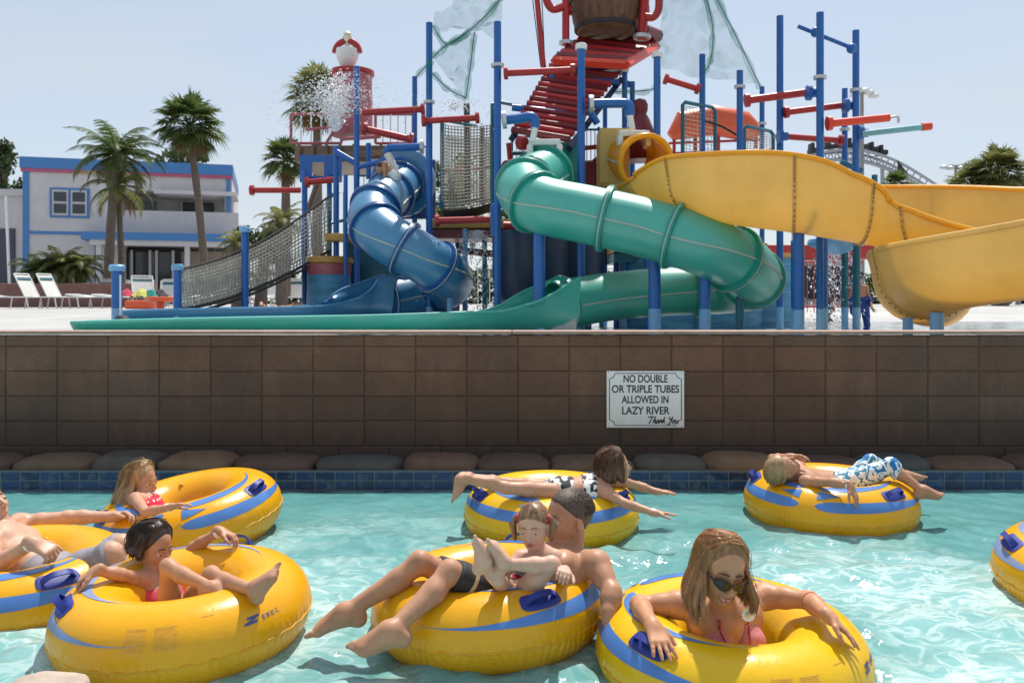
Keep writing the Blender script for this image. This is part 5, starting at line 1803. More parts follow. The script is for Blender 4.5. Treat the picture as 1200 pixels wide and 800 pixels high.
for i in range(9000):
    x = rn.uniform(250, 1330); Y = rn.uniform(46, 50)
    base = 318 + 12 * mnoise.noise(Vector((x * .02, 0, 3)))
    q = P(x, rn.uniform(base, 357), Y); s = rn.uniform(.12, .3)
    a = Vector((rn.gauss(0, 1), rn.gauss(0, 1), rn.gauss(0, 1))).normalized(); b_ = a.cross(Vector((0, .3, 1))).normalized()
    mb.add([q - a * s, q + b_ * s * .6, q + a * s, q - b_ * s * .6], [(0, 1, 2, 3)])
mb.build('foliage', M_leaf, hd, sharp=None, fix=False)

# roller coaster hill
def coaster():
    Y = 90
    rt = thing('roller_coaster', 'pale roller coaster hill with a row of dark cars far behind the yellow slide', 'roller coaster', P(1020, 357, Y))
    key = [(900, 235), (930, 196), (955, 182), (985, 177), (1015, 180), (1045, 190), (1075, 207), (1105, 226), (1150, 250), (1200, 272)]
    q = catmull(key, 8)
    mw = mat('coaster_white_steel', (.33, .35, .39), rough=.5)
    for dy, dz, r in ((-.9, 0, .16), (.9, 0, .16), (0, -.9, .22)):
        mb = MB(); mb.tube([P(x, y, Y) + Vector((0, dy, dz)) for x, y in q], r, 8); mb.build('rail', mw, rt)
    mb = MB()
    for x, y in q[::2]:
        c = P(x, y, Y); mb.cyl(c + Vector((0, -.9, 0)), c + Vector((0, 0, -.9)), .08, n=5); mb.cyl(c + Vector((0, .9, 0)), c + Vector((0, 0, -.9)), .08, n=5)
    mb.build('cross_ties', mw, rt)
    for x, y in ((930, 198), (960, 183), (1000, 180), (1034, 188), (1066, 205), (1092, 220)):
        mb = MB(); mb.cyl(P(x, y + 8, Y), P(x, 357, Y), .22, n=8); mb.build('support_column', mw, rt)
    tr = thing('coaster_train', 'dark train of coaster cars cresting the pale hill', 'train', P(990, 176, Y))
    for x, y in ((953, 180), (972, 176), (984, 174.5), (996, 174.5), (1008, 176), (1022, 179), (1033, 182.5)):
        mb = MB(); c = P(x, y - 3, Y); mb.box(c, (.9, 1.5, .55), bev=.15); mb.box(c + Vector((-.2, 0, .5)), (.35, 1.3, .6), bev=.1)
        mb.build('car', M_dark, tr)
    fl = thing('dark_banner', 'dark triangular fin sticking up from the coaster slope', 'banner', P(1058, 196, Y))
    mb = MB(); a, b_, c = P(1052, 188, Y - 1.2), P(1064, 203, Y - 1.2), P(1053, 202, Y - 1.2)
    t = Vector((0, .12, 0)); mb.add([a, b_, c, a + t, b_ + t, c + t], [(0, 1, 2), (3, 5, 4), (0, 3, 4, 1), (1, 4, 5, 2), (2, 5, 3, 0)]); mb.build('fin', M_dark, fl)
coaster()
# lamps on poles
def light_pole(label, x, ytop, Y, arms, r=.09):
    rt = thing('light_pole', label, 'light pole', P(x, 357, Y))
    b_ = P(x, 357, Y); t = P(x, ytop, Y)
    mb = MB(); mb.tube([(b_.x, Y, 1.05), (t.x, Y, t.z)], [r * 1.3, r * .8], 10); mb.build('pole', mat('grey_pole', (.25, .25, .26), rough=.6), rt)
    for a in arms:
        mb = MB(); e = t + Vector((a[0], 0, a[1])); mb.tube([t, t + Vector((a[0] * .5, 0, a[1] + .12)), e], .04, 6); ar = mb.build('arm', M_steel, rt)
        mb = MB(); mb.lathe(e, [(.05, .14), (.22, .05), (.25, -.06), (.1, -.10)], 12); mb.build('lamp_head', a[2], ar)
light_pole('grey pole carrying four curved lamp arms at the far right', 1120, 194, 48, [(-.65, -.1, M_steel), (.65, -.1, M_steel), (-.3, -.15, M_steel), (.3, -.15, M_steel)])
light_pole('tall grey floodlight pole behind the spray posts', 1010, 110, 40, [(.35, .05, M_white), (.55, -.1, M_white), (-.35, -.05, M_white), (.15, .15, M_white)], r=.10)
light_pole('brown wooden pole at the right edge beside the fan palms', 1193, 196, 40, [(-.4, -.02, M_steel)])
# ------------------------------------------------------------------ people: one continuous skin grown from a blended distance field
def skin(name, col, red=(.55, .20, .13)):
    m, nt, b = newmat(name)
    tc = N(nt, 'TexCoord')
    n1 = N(nt, 'TexNoise', i_Scale=11.0, i_Detail=7.0, i_Roughness=.7)
    nt.links.new(tc.outputs['Object'], n1.inputs['Vector'])
    n2 = N(nt, 'TexNoise', i_Scale=160.0, i_Detail=2.0)
    nt.links.new(tc.outputs['Object'], n2.inputs['Vector'])
    c = ramp(nt, n1.outputs[0], [(.32, [k * .78 for k in col]), (.55, col), (.72, [col[0] * .9 + red[0] * .1, col[1] * .8 + red[1] * .2, col[2] * .8 + red[2] * .2])])
    c = mixc(nt, 1.0, c, ramp(nt, n2.outputs[0], [(.3, (.92,) * 3), (.6, (1,) * 3)]), 'MULTIPLY')
    nt.links.new(c, b.inputs['Base Color'])
    nt.links.new(ramp(nt, n1.outputs[0], [(.35, (.62,) * 3), (.7, (.36,) * 3)]), b.inputs['Roughness'])
    b.inputs['Specular IOR Level'].default_value = .35
    b.inputs['Subsurface Weight'].default_value = .18
    b.inputs['Subsurface Radius'].default_value = (.018, .006, .003)
    b.inputs['Subsurface Scale'].default_value = .7
    bp = N(nt, 'Bump', i_Strength=.25, i_Distance=.002)
    nt.links.new(n2.outputs[0], bp.inputs['Height'])
    nt.links.new(bp.outputs[0], b.inputs['Normal'])
    return m
def hairmat(name, lo, hi, rough=.42, scale=60):
    m, nt, b = newmat(name)
    tc = N(nt, 'TexCoord')
    mp = N(nt, 'Mapping'); mp.inputs['Scale'].default_value = (1, 1, .12)
    nt.links.new(tc.outputs['Object'], mp.inputs[0])
    n1 = N(nt, 'TexNoise', i_Scale=scale, i_Detail=4.0, i_Roughness=.7)
    nt.links.new(mp.outputs[0], n1.inputs['Vector'])
    nt.links.new(ramp(nt, n1.outputs[0], [(.3, lo), (.7, hi)]), b.inputs['Base Color'])
    b.inputs['Roughness'].default_value = rough
    bp = N(nt, 'Bump', i_Strength=.6, i_Distance=.004)
    nt.links.new(n1.outputs[0], bp.inputs['Height']); nt.links.new(bp.outputs[0], b.inputs['Normal'])
    return m

def A3(v): return np.array((v[0], v[1], v[2]), dtype=np.float32)
def nrm(v): return Vector(v).normalized()

class Field:
    def __init__(s, vox):
        s.vox = vox; s.pr = []
    def cone(s, a, b, ra, rb=None, k=.02):
        rb = ra if rb is None else rb
        a, b = A3(a), A3(b); r = max(ra, rb)
        s.pr.append(('c', a, b, ra, rb, k, np.minimum(a, b) - r, np.maximum(a, b) + r)); return s
    def ball(s, c, r, k=.02): return s.cone(c, c, r, r, k)
    def ell(s, c, rad, ax=None, k=.02):
        c = A3(c); M = np.eye(3, dtype=np.float32) if ax is None else np.array([A3(x) for x in ax])
        r = max(rad)
        s.pr.append(('e', c, np.array(rad, dtype=np.float32), M, 0, k, c - r, c + r)); return s
    def sub(s, c, r, k=.01):
        c = A3(c); s.pr.append(('s', c, r, 0, 0, k, c - r, c + r)); return s
    def path(s, pts, rads, k=.01):
        for i in range(len(pts) - 1):
            s.cone(pts[i], pts[i + 1], rads[i], rads[i + 1], k)
        return s
    def dist(s, p, X, Y, Z):
        if p[0] in 'cs':
            if p[0] == 's':
                return np.sqrt((X - p[1][0]) ** 2 + (Y - p[1][1]) ** 2 + (Z - p[1][2]) ** 2) - p[2]
            a, b, ra, rb = p[1:5]
            ba = b - a; L2 = float(ba @ ba)
            if L2 < 1e-12:
                return np.sqrt((X - a[0]) ** 2 + (Y - a[1]) ** 2 + (Z - a[2]) ** 2) - ra
            t = np.clip(((X - a[0]) * ba[0] + (Y - a[1]) * ba[1] + (Z - a[2]) * ba[2]) / L2, 0, 1)
            return np.sqrt((X - a[0] - t * ba[0]) ** 2 + (Y - a[1] - t * ba[1]) ** 2 + (Z - a[2] - t * ba[2]) ** 2) - (ra + (rb - ra) * t)
        c, r, M = p[1:4]
        dx, dy, dz = X - c[0], Y - c[1], Z - c[2]
        l = [(M[i][0] * dx + M[i][1] * dy + M[i][2] * dz) for i in range(3)]
        k0 = np.sqrt((l[0] / r[0]) ** 2 + (l[1] / r[1]) ** 2 + (l[2] / r[2]) ** 2)
        k1 = np.sqrt((l[0] / r[0] ** 2) ** 2 + (l[1] / r[1] ** 2) ** 2 + (l[2] / r[2] ** 2) ** 2)
        return np.where(k1 > 1e-6, k0 * (k0 - 1) / np.maximum(k1, 1e-6), -min(r))
    def solve(s, grid=None):
        v = s.vox
        if grid is None:
            lo = np.min([p[6] for p in s.pr if p[0] != 's'], axis=0) - 4 * v
            hi = np.max([p[7] for p in s.pr if p[0] != 's'], axis=0) + 4 * v
            n = np.ceil((hi - lo) / v).astype(int) + 1
            s.lo, s.n = lo, n
        else:
            s.lo, s.n = grid
        F = np.full(tuple(s.n), .07, dtype=np.float32)
        ax = [s.lo[i] + v * np.arange(s.n[i], dtype=np.float32) for i in range(3)]
        for p in s.pr:
            m = p[5] + 3 * v + .015
            i0 = np.clip(np.floor((p[6] - m - s.lo) / v).astype(int), 0, s.n)
            i1 = np.clip(np.ceil((p[7] + m - s.lo) / v).astype(int) + 1, 0, s.n)
            if np.any(i1 <= i0): continue
            sl = tuple(slice(a, b) for a, b in zip(i0, i1))
            X, Y, Z = np.meshgrid(*[ax[i][sl[i]] for i in range(3)], indexing='ij', sparse=True)
            d = s.dist(p, X, Y, Z)
            k = p[5]; f = F[sl]
            if p[0] == 's':
                d = -d
                h = np.maximum(k - np.abs(f - d), 0) / k
                F[sl] = np.maximum(f, d) + h * h * k * .25
            else:
                h = np.maximum(k - np.abs(f - d), 0) / k
                F[sl] = np.minimum(f, d) - h * h * k * .25
        s.F = F
        return s

def surface_nets(F, lo, v):
    ins = F < 0
    n = F.shape
    c = np.zeros((n[0] - 1, n[1] - 1, n[2] - 1), dtype=np.int8)
    for i in (0, 1):
        for j in (0, 1):
            for k in (0, 1):
                c += ins[i:n[0] - 1 + i, j:n[1] - 1 + j, k:n[2] - 1 + k]
    act = (c > 0) & (c < 8)
    idx = np.argwhere(act)
    if len(idx) == 0: return np.zeros((0, 3)), np.zeros((0, 4), int)
    ids = np.full(act.shape, -1, dtype=np.int64); ids[act] = np.arange(len(idx))
    S = np.zeros((len(idx), 3), dtype=np.float32); W = np.zeros(len(idx), dtype=np.float32)
    cor = [(i, j, k) for i in (0, 1) for j in (0, 1) for k in (0, 1)]
    val = {q: F[idx[:, 0] + q[0], idx[:, 1] + q[1], idx[:, 2] + q[2]] for q in cor}
    for a in cor:
        for d in range(3):
            if a[d] == 0:
                b = list(a); b[d] = 1; b = tuple(b)
                fa, fb = val[a], val[b]
                m = (fa < 0) != (fb < 0)
                t = np.where(m, fa / np.where(np.abs(fa - fb) < 1e-9, 1, fa - fb), 0)
                p = np.tile(np.array(a, dtype=np.float32), (len(idx), 1)); p[:, d] += t
                S += p * m[:, None]; W += m
    V = (idx + S / W[:, None]) * v + lo
    Q = []
    for d in range(3):
        e = [1, 1, 1]
        a = ins[:-1] if d == 0 else ins[:, :-1] if d == 1 else ins[:, :, :-1]
        b = ins[1:] if d == 0 else ins[:, 1:] if d == 1 else ins[:, :, 1:]
        pos = np.argwhere(a != b)
        o1, o2 = [(1, 2), (2, 0), (0, 1)][d]
        ok = (pos[:, o1] > 0) & (pos[:, o2] > 0) & (pos[:, o1] < n[o1] - 1) & (pos[:, o2] < n[o2] - 1)
        pos = pos[ok]
        inside = ins[pos[:, 0], pos[:, 1], pos[:, 2]]
        u = np.zeros(3, int); u[o1] = 1
        w_ = np.zeros(3, int); w_[o2] = 1
        g = lambda q: ids[q[:, 0], q[:, 1], q[:, 2]]
        q = np.stack([g(pos - u - w_), g(pos - w_), g(pos), g(pos - u)], 1)
        q[~inside] = q[~inside][:, ::-1]
        Q.append(q)
    return V, np.concatenate(Q)

def fmesh(F, lo, v, name, m, parent):
    V, Q = surface_nets(F, lo, v)
    if len(V) == 0: return None
    # one gentle relaxation
    nb = np.zeros_like(V); ct = np.zeros(len(V), dtype=np.float32)
    for a in range(4):
        b = (a + 1) % 4
        np.add.at(nb, Q[:, a], V[Q[:, b]]); np.add.at(ct, Q[:, a], 1)
        np.add.at(nb, Q[:, b], V[Q[:, a]]); np.add.at(ct, Q[:, b], 1)
    V = V * .5 + nb / np.maximum(ct, 1)[:, None] * .5
    return npmesh(name, V, Q, m, parent)

class Human(Field):
    """joints are world points; s scales thicknesses (1 = grown man)"""
    def __init__(s, root, skinm, vox, sc=1.0, build=1.0):
        super().__init__(vox)
        s.root, s.skin, s.s, s.b = root, skinm, sc, sc * build
    def torso(s, pelvis, chest, neck, hips, shs, fem=0.0, belly=0.0, child=False):
        b = s.b
        up1 = nrm(neck - pelvis); lat = nrm(shs[1] - shs[0]); lat2 = nrm(hips[1] - hips[0])
        def axes(lat):
            l = nrm(lat - up1 * lat.dot(up1)); f = l.cross(up1); return l, f, up1
        A1, A2 = axes(lat), axes(lat2)
        s.front, s.lat, s.up = A1[1], A1[0], up1
        sw = (shs[1] - shs[0]).length
        s.ell(pelvis, (.155 * b * (1 + .1 * fem), .112 * b, .115 * b), A2, .05 * b)
        mid = (pelvis + chest) / 2
        s.ell(mid, ((.135 - .016 * fem) * b, (.098 + belly) * b, max(.12 * b, (chest - pelvis).length * .45)), A1, .06 * b)
        s.ell(chest, (min(.160 * b, sw * .46), .108 * b, .165 * b), A1, .06 * b)
        top = chest + (neck - chest) * .62
        s.ell(top, (sw * .40, .082 * b, .075 * b), A1, .05 * b)
        for q in shs:
            s.cone(neck + (chest - neck) * .18, q, .050 * b, .050 * b, .035 * b)
        if not child and fem < .5:
            for sg in (-1, 1):
                s.ell(chest + A1[0] * sg * .075 * b + A1[1] * .062 * b + up1 * .05 * b, (.080 * b, .045 * b, .065 * b), A1, .03 * b)
            s.cone(mid - A1[1] * .1 * b, chest - A1[1] * .1 * b, .02 * b, .02 * b, .03)
        if fem >= .5:
            for sg in (-1, 1):
                s.ell(chest + A1[0] * sg * .072 * b + A1[1] * .098 * b + up1 * .0 * b, (.066 * b, .060 * b, .066 * b), A1, .022 * b)
        # collar bones
        if not child:
            for q in shs:
                s.cone(neck - up1 * .02 * b + A1[1] * .055 * b, neck.lerp(q, .8) + A1[1] * .048 * b, .012 * b, .010 * b, .02 * b)
        return s
    def head(s, c, fwd, up, H, neck, necks=1.0, face=True):
        f = nrm(fwd); u = nrm(Vector(up) - f * Vector(up).dot(f)); l = u.cross(f)   # l: the person's left
        s.hc, s.hf, s.hu, s.hl, s.H = Vector(c), f, u, l, H
        q = s.hp
        k = H
        ax = (f, l, u)
        s.ell(q(-.07, 0, .11), (.42 * k, .335 * k, .385 * k), ax, .05 * k)
        s.ell(q(.10, 0, -.14), (.285 * k, .270 * k, .33 * k), ax, .10 * k)
        s.ball(q(.265, 0, -.405), .075 * k, .09 * k)
        for sg in (-1, 1):
            s.cone(q(-.06, .235 * sg, -.16), q(.20, .08 * sg, -.40), .075 * k, .065 * k, .07 * k)
            s.ball(q(.245, .165 * sg, -.10), .085 * k, .07 * k)           # cheek
            s.cone(q(.325, .05 * sg, .075), q(.255, .225 * sg, .065), .040 * k, .03 * k, .04 * k)   # brow
            s.sub(q(.425, .145 * sg, -.005), .062 * k, .035 * k)
            s.ell(q(-.045, .335 * sg, -.04), (.085 * k, .032 * k, .125 * k), (nrm(f + l * .35 * sg), nrm(l * sg - f * .35), u), .012 * k)
            s.sub(q(.0, .39 * sg, -.03), .035 * k, .02 * k)
            s.ball(q(.415, .048 * sg, -.165), .034 * k, .02 * k)
        s.cone(q(.345, 0, .05), q(.455, 0, -.135), .030 * k, .046 * k, .03 * k)
        s.cone(q(.365, -.06, -.245), q(.365, .06, -.245), .028 * k, .028 * k, .022 * k)
        s.cone(q(.365, -.05, -.295), q(.365, .05, -.295), .032 * k, .032 * k, .02 * k)
        s.cone(q(.385, -.02, -.242), q(.385, .02, -.242), .022 * k, .022 * k, .015 * k)
        s.cone(q(-.12, 0, -.10), neck, .21 * k * necks, .25 * k * necks, .06 * k)
        s.cone(q(-.20, 0, -.05), neck - f * .02, .16 * k * necks, .2 * k * necks, .06 * k)
        return s
    def hp(s, f, l, u): return s.hc + (s.hf * f + s.hl * l + s.hu * u) * s.H
    def arm(s, sh, el, wr, r=1.0):
        b = s.b * r
        s.ball(sh, .056 * b, .03 * b)
        m = sh.lerp(el, .45)
        s.cone(sh, m, .049 * b, .045 * b, .03 * b); s.cone(m, el, .045 * b, .036 * b, .02 * b)
        s.ball(el, .038 * b, .02 * b)
        m = el.lerp(wr, .3)
        s.cone(el, m, .037 * b, .040 * b, .015 * b); s.cone(m, wr, .040 * b, .0265 * b, .02 * b)
        return s
    def hand(s, wr, d, n, thumb=1, curl=(.5, .5, .5, .5), spread=.10, sz=1.0, tw=.6):
        """d finger direction, n out of the palm, thumb +1/-1: thumb on the d x n side or the other"""
        d = nrm(d); n = nrm(Vector(n) - d * Vector(n).dot(d)); t = d.cross(n) * thumb
        k = s.s * sz
        s.cone(wr - d * .02 * k, wr + d * .015 * k, .026 * k, .026 * k, .02 * k)
        Ls = (.070, .079, .073, .057)
        for i in range(4):
            o = (1.5 - i)
            kn = wr + d * (.088 - .004 * abs(o - .5)) * k + t * .0215 * o * k - n * .002 * k
            s.cone(wr + t * .011 * o * k + d * .008 * k, kn, .0165 * k, .0120 * k, .016 * k)
            fd = nrm(d + t * spread * o)
            p = kn; a = 0.0
            rr = (.0098, .0088, .0078, .0066)
            for j in range(3):
                a += curl[i] * (1.0, 1.15, .7)[j]
                dd = fd * math.cos(a) + n * math.sin(a)
                e = p + dd * Ls[i] * (.46, .30, .24)[j] * k
                s.cone(p, e, rr[j] * k, rr[j + 1] * k, .004 * k)
                p = e
        b0 = wr + d * .022 * k + t * .022 * k
        b1 = b0 + nrm(d * .62 + t * tw * 1.1 + n * .28) * .046 * k
        b2 = b1 + nrm(d * .85 + t * tw * .55 + n * .35) * .034 * k
        b3 = b2 + nrm(d * .95 + t * tw * .15 + n * .35) * .026 * k
        s.cone(b0, b1, .0165 * k, .0125 * k, .012 * k); s.cone(b1, b2, .0118 * k, .0108 * k, .006 * k); s.cone(b2, b3, .0105 * k, .008 * k, .005 * k)
        return s
    def leg(s, hip, kn, an, r=1.0, calf=None):
        b = s.b * r
        m = hip.lerp(kn, .5)
        s.cone(hip, m, .088 * b, .073 * b, .04 * b); s.cone(m, kn, .073 * b, .054 * b, .03 * b)
        s.ball(kn, .056 * b, .02 * b)
        bend = nrm((kn - hip).normalized() - (an - kn).normalized()) if ((kn - hip).normalized() - (an - kn).normalized()).length > .05 else Vector((0, 0, 0))
        s.ball(kn + bend * .014 * b, .044 * b, .03 * b)
        c = kn.lerp(an, .30) - bend * .018 * b
        s.cone(kn, c, .048 * b, .055 * b, .03 * b); s.cone(c, an, .055 * b, .034 * b, .03 * b)
        s.cone(kn.lerp(an, .1) + bend * .03 * b, an + bend * .012 * b, .020 * b, .018 * b, .03 * b)
        return s
    def foot(s, an, fwd, up, sz=1.0, side=1):
        """side +1: the big toe lies on the up x fwd side"""
        f = nrm(fwd); u = nrm(Vector(up) - f * Vector(up).dot(f)); l = u.cross(f) * side
        k = s.s * sz
        s.ball(an, .036 * k, .02 * k)
        s.ball(an + l * .026 * k - u * .008 * k, .017 * k, .012 * k); s.ball(an - l * .026 * k - u * .012 * k, .017 * k, .012 * k)
        heel = an - u * .040 * k - f * .038 * k
        s.ball(heel, .033 * k, .03 * k)
        s.cone(an, heel, .033 * k, .03 * k, .02 * k)
        for o, L in ((1, .135), (.33, .135), (-.33, .125), (-1, .112)):
            e = an + f * L * k - u * .062 * k + l * o * .028 * k
            s.cone(an - u * .01 * k + f * .02 * k, e, .033 * k, .0185 * k, .03 * k)
        s.cone(heel, an + f * .11 * k - u * .058 * k - l * .02 * k, .028 * k, .022 * k, .02 * k)
        for i, (o, L, r) in enumerate(((1.15, .056, .0135), (.55, .050, .0095), (.05, .045, .009), (-.45, .040, .0085), (-.95, .034, .0085))):
            st = an + f * (.128 - .006 * i) * k - u * .066 * k + l * o * .029 * k
            s.cone(st, st + f * L * .6 * k + u * .004 * k, r * 1.05 * k, r * k, .005 * k); s.cone(st + f * L * .6 * k + u * .004 * k, st + f * L * k - u * .003 * k, r * k, r * .85 * k, .004 * k)
        return s
    def surf(s, l, u, out=.0):
        """point on the face at (l, u) in head units, found by walking in from the front"""
        for i in range(400):
            p = s.hp(.62 - i * .0015 / s.H, l, u)
            j = np.round((A3(p) - s.lo) / s.vox).astype(int)
            if np.all(j >= 0) and np.all(j < s.n) and s.F[tuple(j)] < .001:
                return p + s.hf * out
        return s.hp(.35, l, u)
    def mouth(s, m, smile=.02, w_=.095, op=.0, teeth=None):
        ls = [(-1 + 2 * i / 8) for i in range(9)]
        up = [s.surf(a * w_, -.265 + smile * a * a - .012 * (1 - a * a) * (op > 0) + .012 * (1 - a * a), -.001) for a in ls]
        lo = [s.surf(a * w_, -.265 + smile * a * a - (.030 + op) * (1 - a * a), -.001) for a in ls]
        mb = MB(); mb.tube(up, [(.004 + .012 * (1 - a * a)) * s.H for a in ls], 6); o = mb.build('upper_lip', m, s.root)
        mb = MB(); mb.tube(lo, [(.004 + .018 * (1 - a * a)) * s.H for a in ls], 6); mb.build('lower_lip', m, s.root)
        if teeth:
            mb = MB(); mb.grid(lambda u_, v_: up[0].lerp(up[8], u_) * 0 + up[min(8, int(u_ * 8 + .5))].lerp(lo[min(8, int(u_ * 8 + .5))], .12 + .76 * v_) + s.hf * .0012, 8, 3); mb.build('teeth', teeth, s.root, sharp=None)
    def finish(s, name='body'):
        s.solve()
        o = fmesh(s.F, s.lo, s.vox, name, s.skin, s.root)
        return o
    def cloth(s, name, m, region, off=.005, cut=None, parent=None):
        """clothing: the skin's own surface pushed out, kept only inside the region"""
        g = Field(s.vox); g.pr = region.pr; g.solve((s.lo, s.n))
        F = np.maximum(s.F - off, g.F)
        F = np.maximum(F, -(s.F + .012))           # hollow, so it stays a garment
        if cut is not None:
            h = Field(s.vox); h.pr = cut.pr; h.solve((s.lo, s.n)); F = np.maximum(F, -h.F)
        return fmesh(F, s.lo, s.vox, name, m, parent or s.root)
    def patch(s, name, m, c, r, off=.0012, ax=None):
        return s.cloth(name, m, Field(s.vox).ell(c, r, ax), off)
    def eyes(s, iris=(.10, .05, .02), gap=.145, r=.054, deep=.312, closed=False, lid=True):
        for sg in (-1, 1):
            c = s.hp(deep, gap * sg, -.005)
            mb = MB(); mb.ball(c, r * s.H, 14, 10); e = mb.build('eye', M_eye, s.root, sharp=None)
            d = nrm(s.hf + s.hl * .12 * sg - s.hu * .1)
            mb = MB(); mb.lathe(c + d * r * s.H * .80, [(r * .52 * s.H, 0), (r * .5 * s.H, r * .16 * s.H), (r * .30 * s.H, r * .24 * s.H)], 12, axis=d); mb.build('iris', M_iris, e)
            if lid:
                # upper lid: part sphere over the eye
                mb = MB()
                def lidf(u, v):
                    a = R(-75) + R(150) * u; b_ = R(4 if not closed else -24) + R(75) * v
                    return c + (s.hf * math.cos(a) * math.cos(b_) + s.hl * math.sin(a) * math.cos(b_) + s.hu * math.sin(b_)) * r * 1.13 * s.H
                mb.grid(lidf, 10, 6); mb.build('eyelid', s.skin, e, sharp=None, fix=False)
    def brows(s, m, w_=.11, z=.105):
        for sg in (-1, 1):
            mb = MB()
            mb.tube([s.hp(.365, .055 * sg, z - .01), s.hp(.362, .13 * sg, z + .012), s.hp(.315, .22 * sg, z - .012)], [.014 * s.H, .013 * s.H, .006 * s.H], 6)
            mb.build('eyebrow', m, s.root)
    def scalp(s, az, el, inf=1.08):
        """point over the skull: az 0 front, 180 back (+ = the person's left), el up"""
        a, e = R(az), R(el)
        return s.hp(-.07 + .42 * inf * math.cos(a) * math.cos(e), .335 * inf * math.sin(a) * math.cos(e), .11 + .385 * inf * math.sin(e))
    def longhair(s, m, length, n=70, seed=1, fan=.02, front=62, part=8, r=.011, vox=None, drift=(0, 0, 0), back_in=.02, name='hair', inf=1.10, thick=1.0, sides=(1.0, 1.0), m2=None):
        """straight hair: locks from the parting over the skull, then hanging"""
        rn = random.Random(seed)
        f = Field(vox or .0045)
        st = MB()
        ax = (s.hf, s.hl, s.hu)
        f.ell(s.hp(-.11, 0, .15), (.40 * s.H * inf, .345 * s.H * inf, .37 * s.H * inf), ax, .01)
        f.pr[-1] = f.pr[-1]
        for i in range(n):
            sg = 1 if i % 2 else -1
            az = front + (180 - front) * ((i // 2 + rn.random()) / (n / 2)) ** .85
            inf2 = inf + rn.uniform(-.01, .035)
            fr_ = max(0.0, 1 - az / 120.0)                    # 1 at the temples, 0 at the back
            top = s.scalp(part * (.4 + fr_) + sg * 3, 86 - 34 * fr_ - rn.uniform(0, 5), inf2)
            pts = [top, s.scalp(sg * (az * .62 + 6) + part * .3 * fr_, 62 - 14 * fr_, inf2), s.scalp(sg * az * .96, 30 - 4 * fr_, inf2), s.scalp(sg * az, -4, inf2)]
            e = pts[-1]
            L = length * sides[0 if sg < 0 else 1] * rn.uniform(.86, 1.06)
            outw = (e - s.hp(-.07, 0, 0)); outw.z = 0
            outw = outw.normalized() * fan
            g = Vector((0, 0, -1)) + Vector(drift)
            jit = Vector((rn.uniform(-1, 1), rn.uniform(-1, 1), 0)) * .012
            pts += [e + g * L * .35 + outw * .5 + jit * .4, e + g * L * .7 + outw + jit, e + g * L + outw * (1 - back_in * 10) + jit * 1.3]
            rr = r * rn.uniform(.8, 1.25) * thick
            f.path(pts, [rr, rr * 1.15, rr * 1.2, rr * 1.2, rr * 1.1, rr * .9, rr * .35], .005)
            for _ in range(7):
                q = []
                jj = Vector((rn.gauss(0, 1), rn.gauss(0, 1), rn.gauss(0, 1))) * rr * .95
                for ii, pp in enumerate(pts):
                    out = (pp - s.hp(-.07, 0, .05)); out = out.normalized() * rr * (.9 if ii < 4 else .0)
                    q.append(pp + jj * min(1, .25 + ii * .2) + out)
                cv = catmull([tuple(p) for p in q], 3)
                nn = len(cv)
                st.tube([Vector(p) for p in cv], [(.0017 * thick) * (1 - .6 * (a / nn)) for a in range(nn)], 3, cap=False)
        f.sub(s.hp(.44, 0, -.17), .31 * s.H, .02)
        f.solve()
        o = fmesh(f.F, f.lo, f.vox, name, m, s.root)
        st.build('strands', m2 or m, o, sharp=None, fix=False)
        return o
    def shorthair(s, m, off=.008, low=-.12, name='hair', tufts=120, seed=2, tr=.006, tl=.018, front=.14):
        """close cap following the skull, broken up with tufts"""
        g = Field(s.vox)
        ax = (nrm(s.hf * .85 + s.hu * .5), s.hl, nrm(s.hu * .85 - s.hf * .5))
        g.ell(s.hp(-.20 + front * .5, 0, .22), (.50 * s.H, .46 * s.H, .36 * s.H), ax)
        g.ell(s.hp(-.34, 0, .02), (.26 * s.H, .36 * s.H, .28 * s.H), (s.hf, s.hl, s.hu))
        cap = s.cloth(name, m, g, off)
        rn = random.Random(seed)
        mb = MB()
        for i in range(tufts * 5):
            az = rn.uniform(98, 262); el = rn.uniform(-5, 88)
            if el > 35: az = rn.uniform(0, 360)
            p = s.scalp(az, el, 1.0 + off / s.H * .9); d = nrm(p - s.hp(-.07, 0, .1)) * .35 - s.hf * .55 + s.hl * rn.uniform(-.35, .35) - s.hu * .15
            l_ = tl * rn.uniform(.6, 1.2)
            mb.tube([p, p + nrm(d) * l_ * .6, p + nrm(d - nrm(p - s.hp(-.07, 0, .1)) * .3) * l_], [tr * .5, tr * .4, tr * .08], 3, cap=False)
        mb.build('tufts', m, cap, sharp=None)
        return cap

M_eye = mat('eye_white', (.70, .66, .62), rough=.15, var=.05)
M_iris = mat('eye_iris', (.05, .03, .02), rough=.1)
M_lip = mat('lips', (.45, .13, .11), rough=.4)
M_fairskin = skin('fair_skin', (.60, .345, .235))
M_tanskin = skin('tanned_skin', (.50, .255, .15))
M_midskin = skin('sunlit_skin', (.55, .30, .19))
M_wrist = mat('white_wristband', (.80, .80, .78), rough=.6)
H_blonde = hairmat('blonde_hair', (.22, .12, .05), (.48, .32, .16))
H_brown = hairmat('brown_hair', (.05, .022, .010), (.18, .085, .04))
H_dark = hairmat('dark_hair', (.014, .008, .006), (.06, .03, .02), rough=.3)
H_short = hairmat('short_brown_hair', (.035, .023, .016), (.13, .088, .06), rough=.55, scale=120)

def person(label, at, group=None):
    return thing('person', label, 'person', at, group)
def band_on(root, a, b, r, m=M_wrist, name='wristband', wdt=.012):
    d = nrm(b - a)
    mb = MB(); mb.lathe(a, [(r, -wdt), (r * 1.1, -wdt), (r * 1.1, wdt), (r, wdt)], 18, axis=d, caps=False); return mb.build(name, m, root)
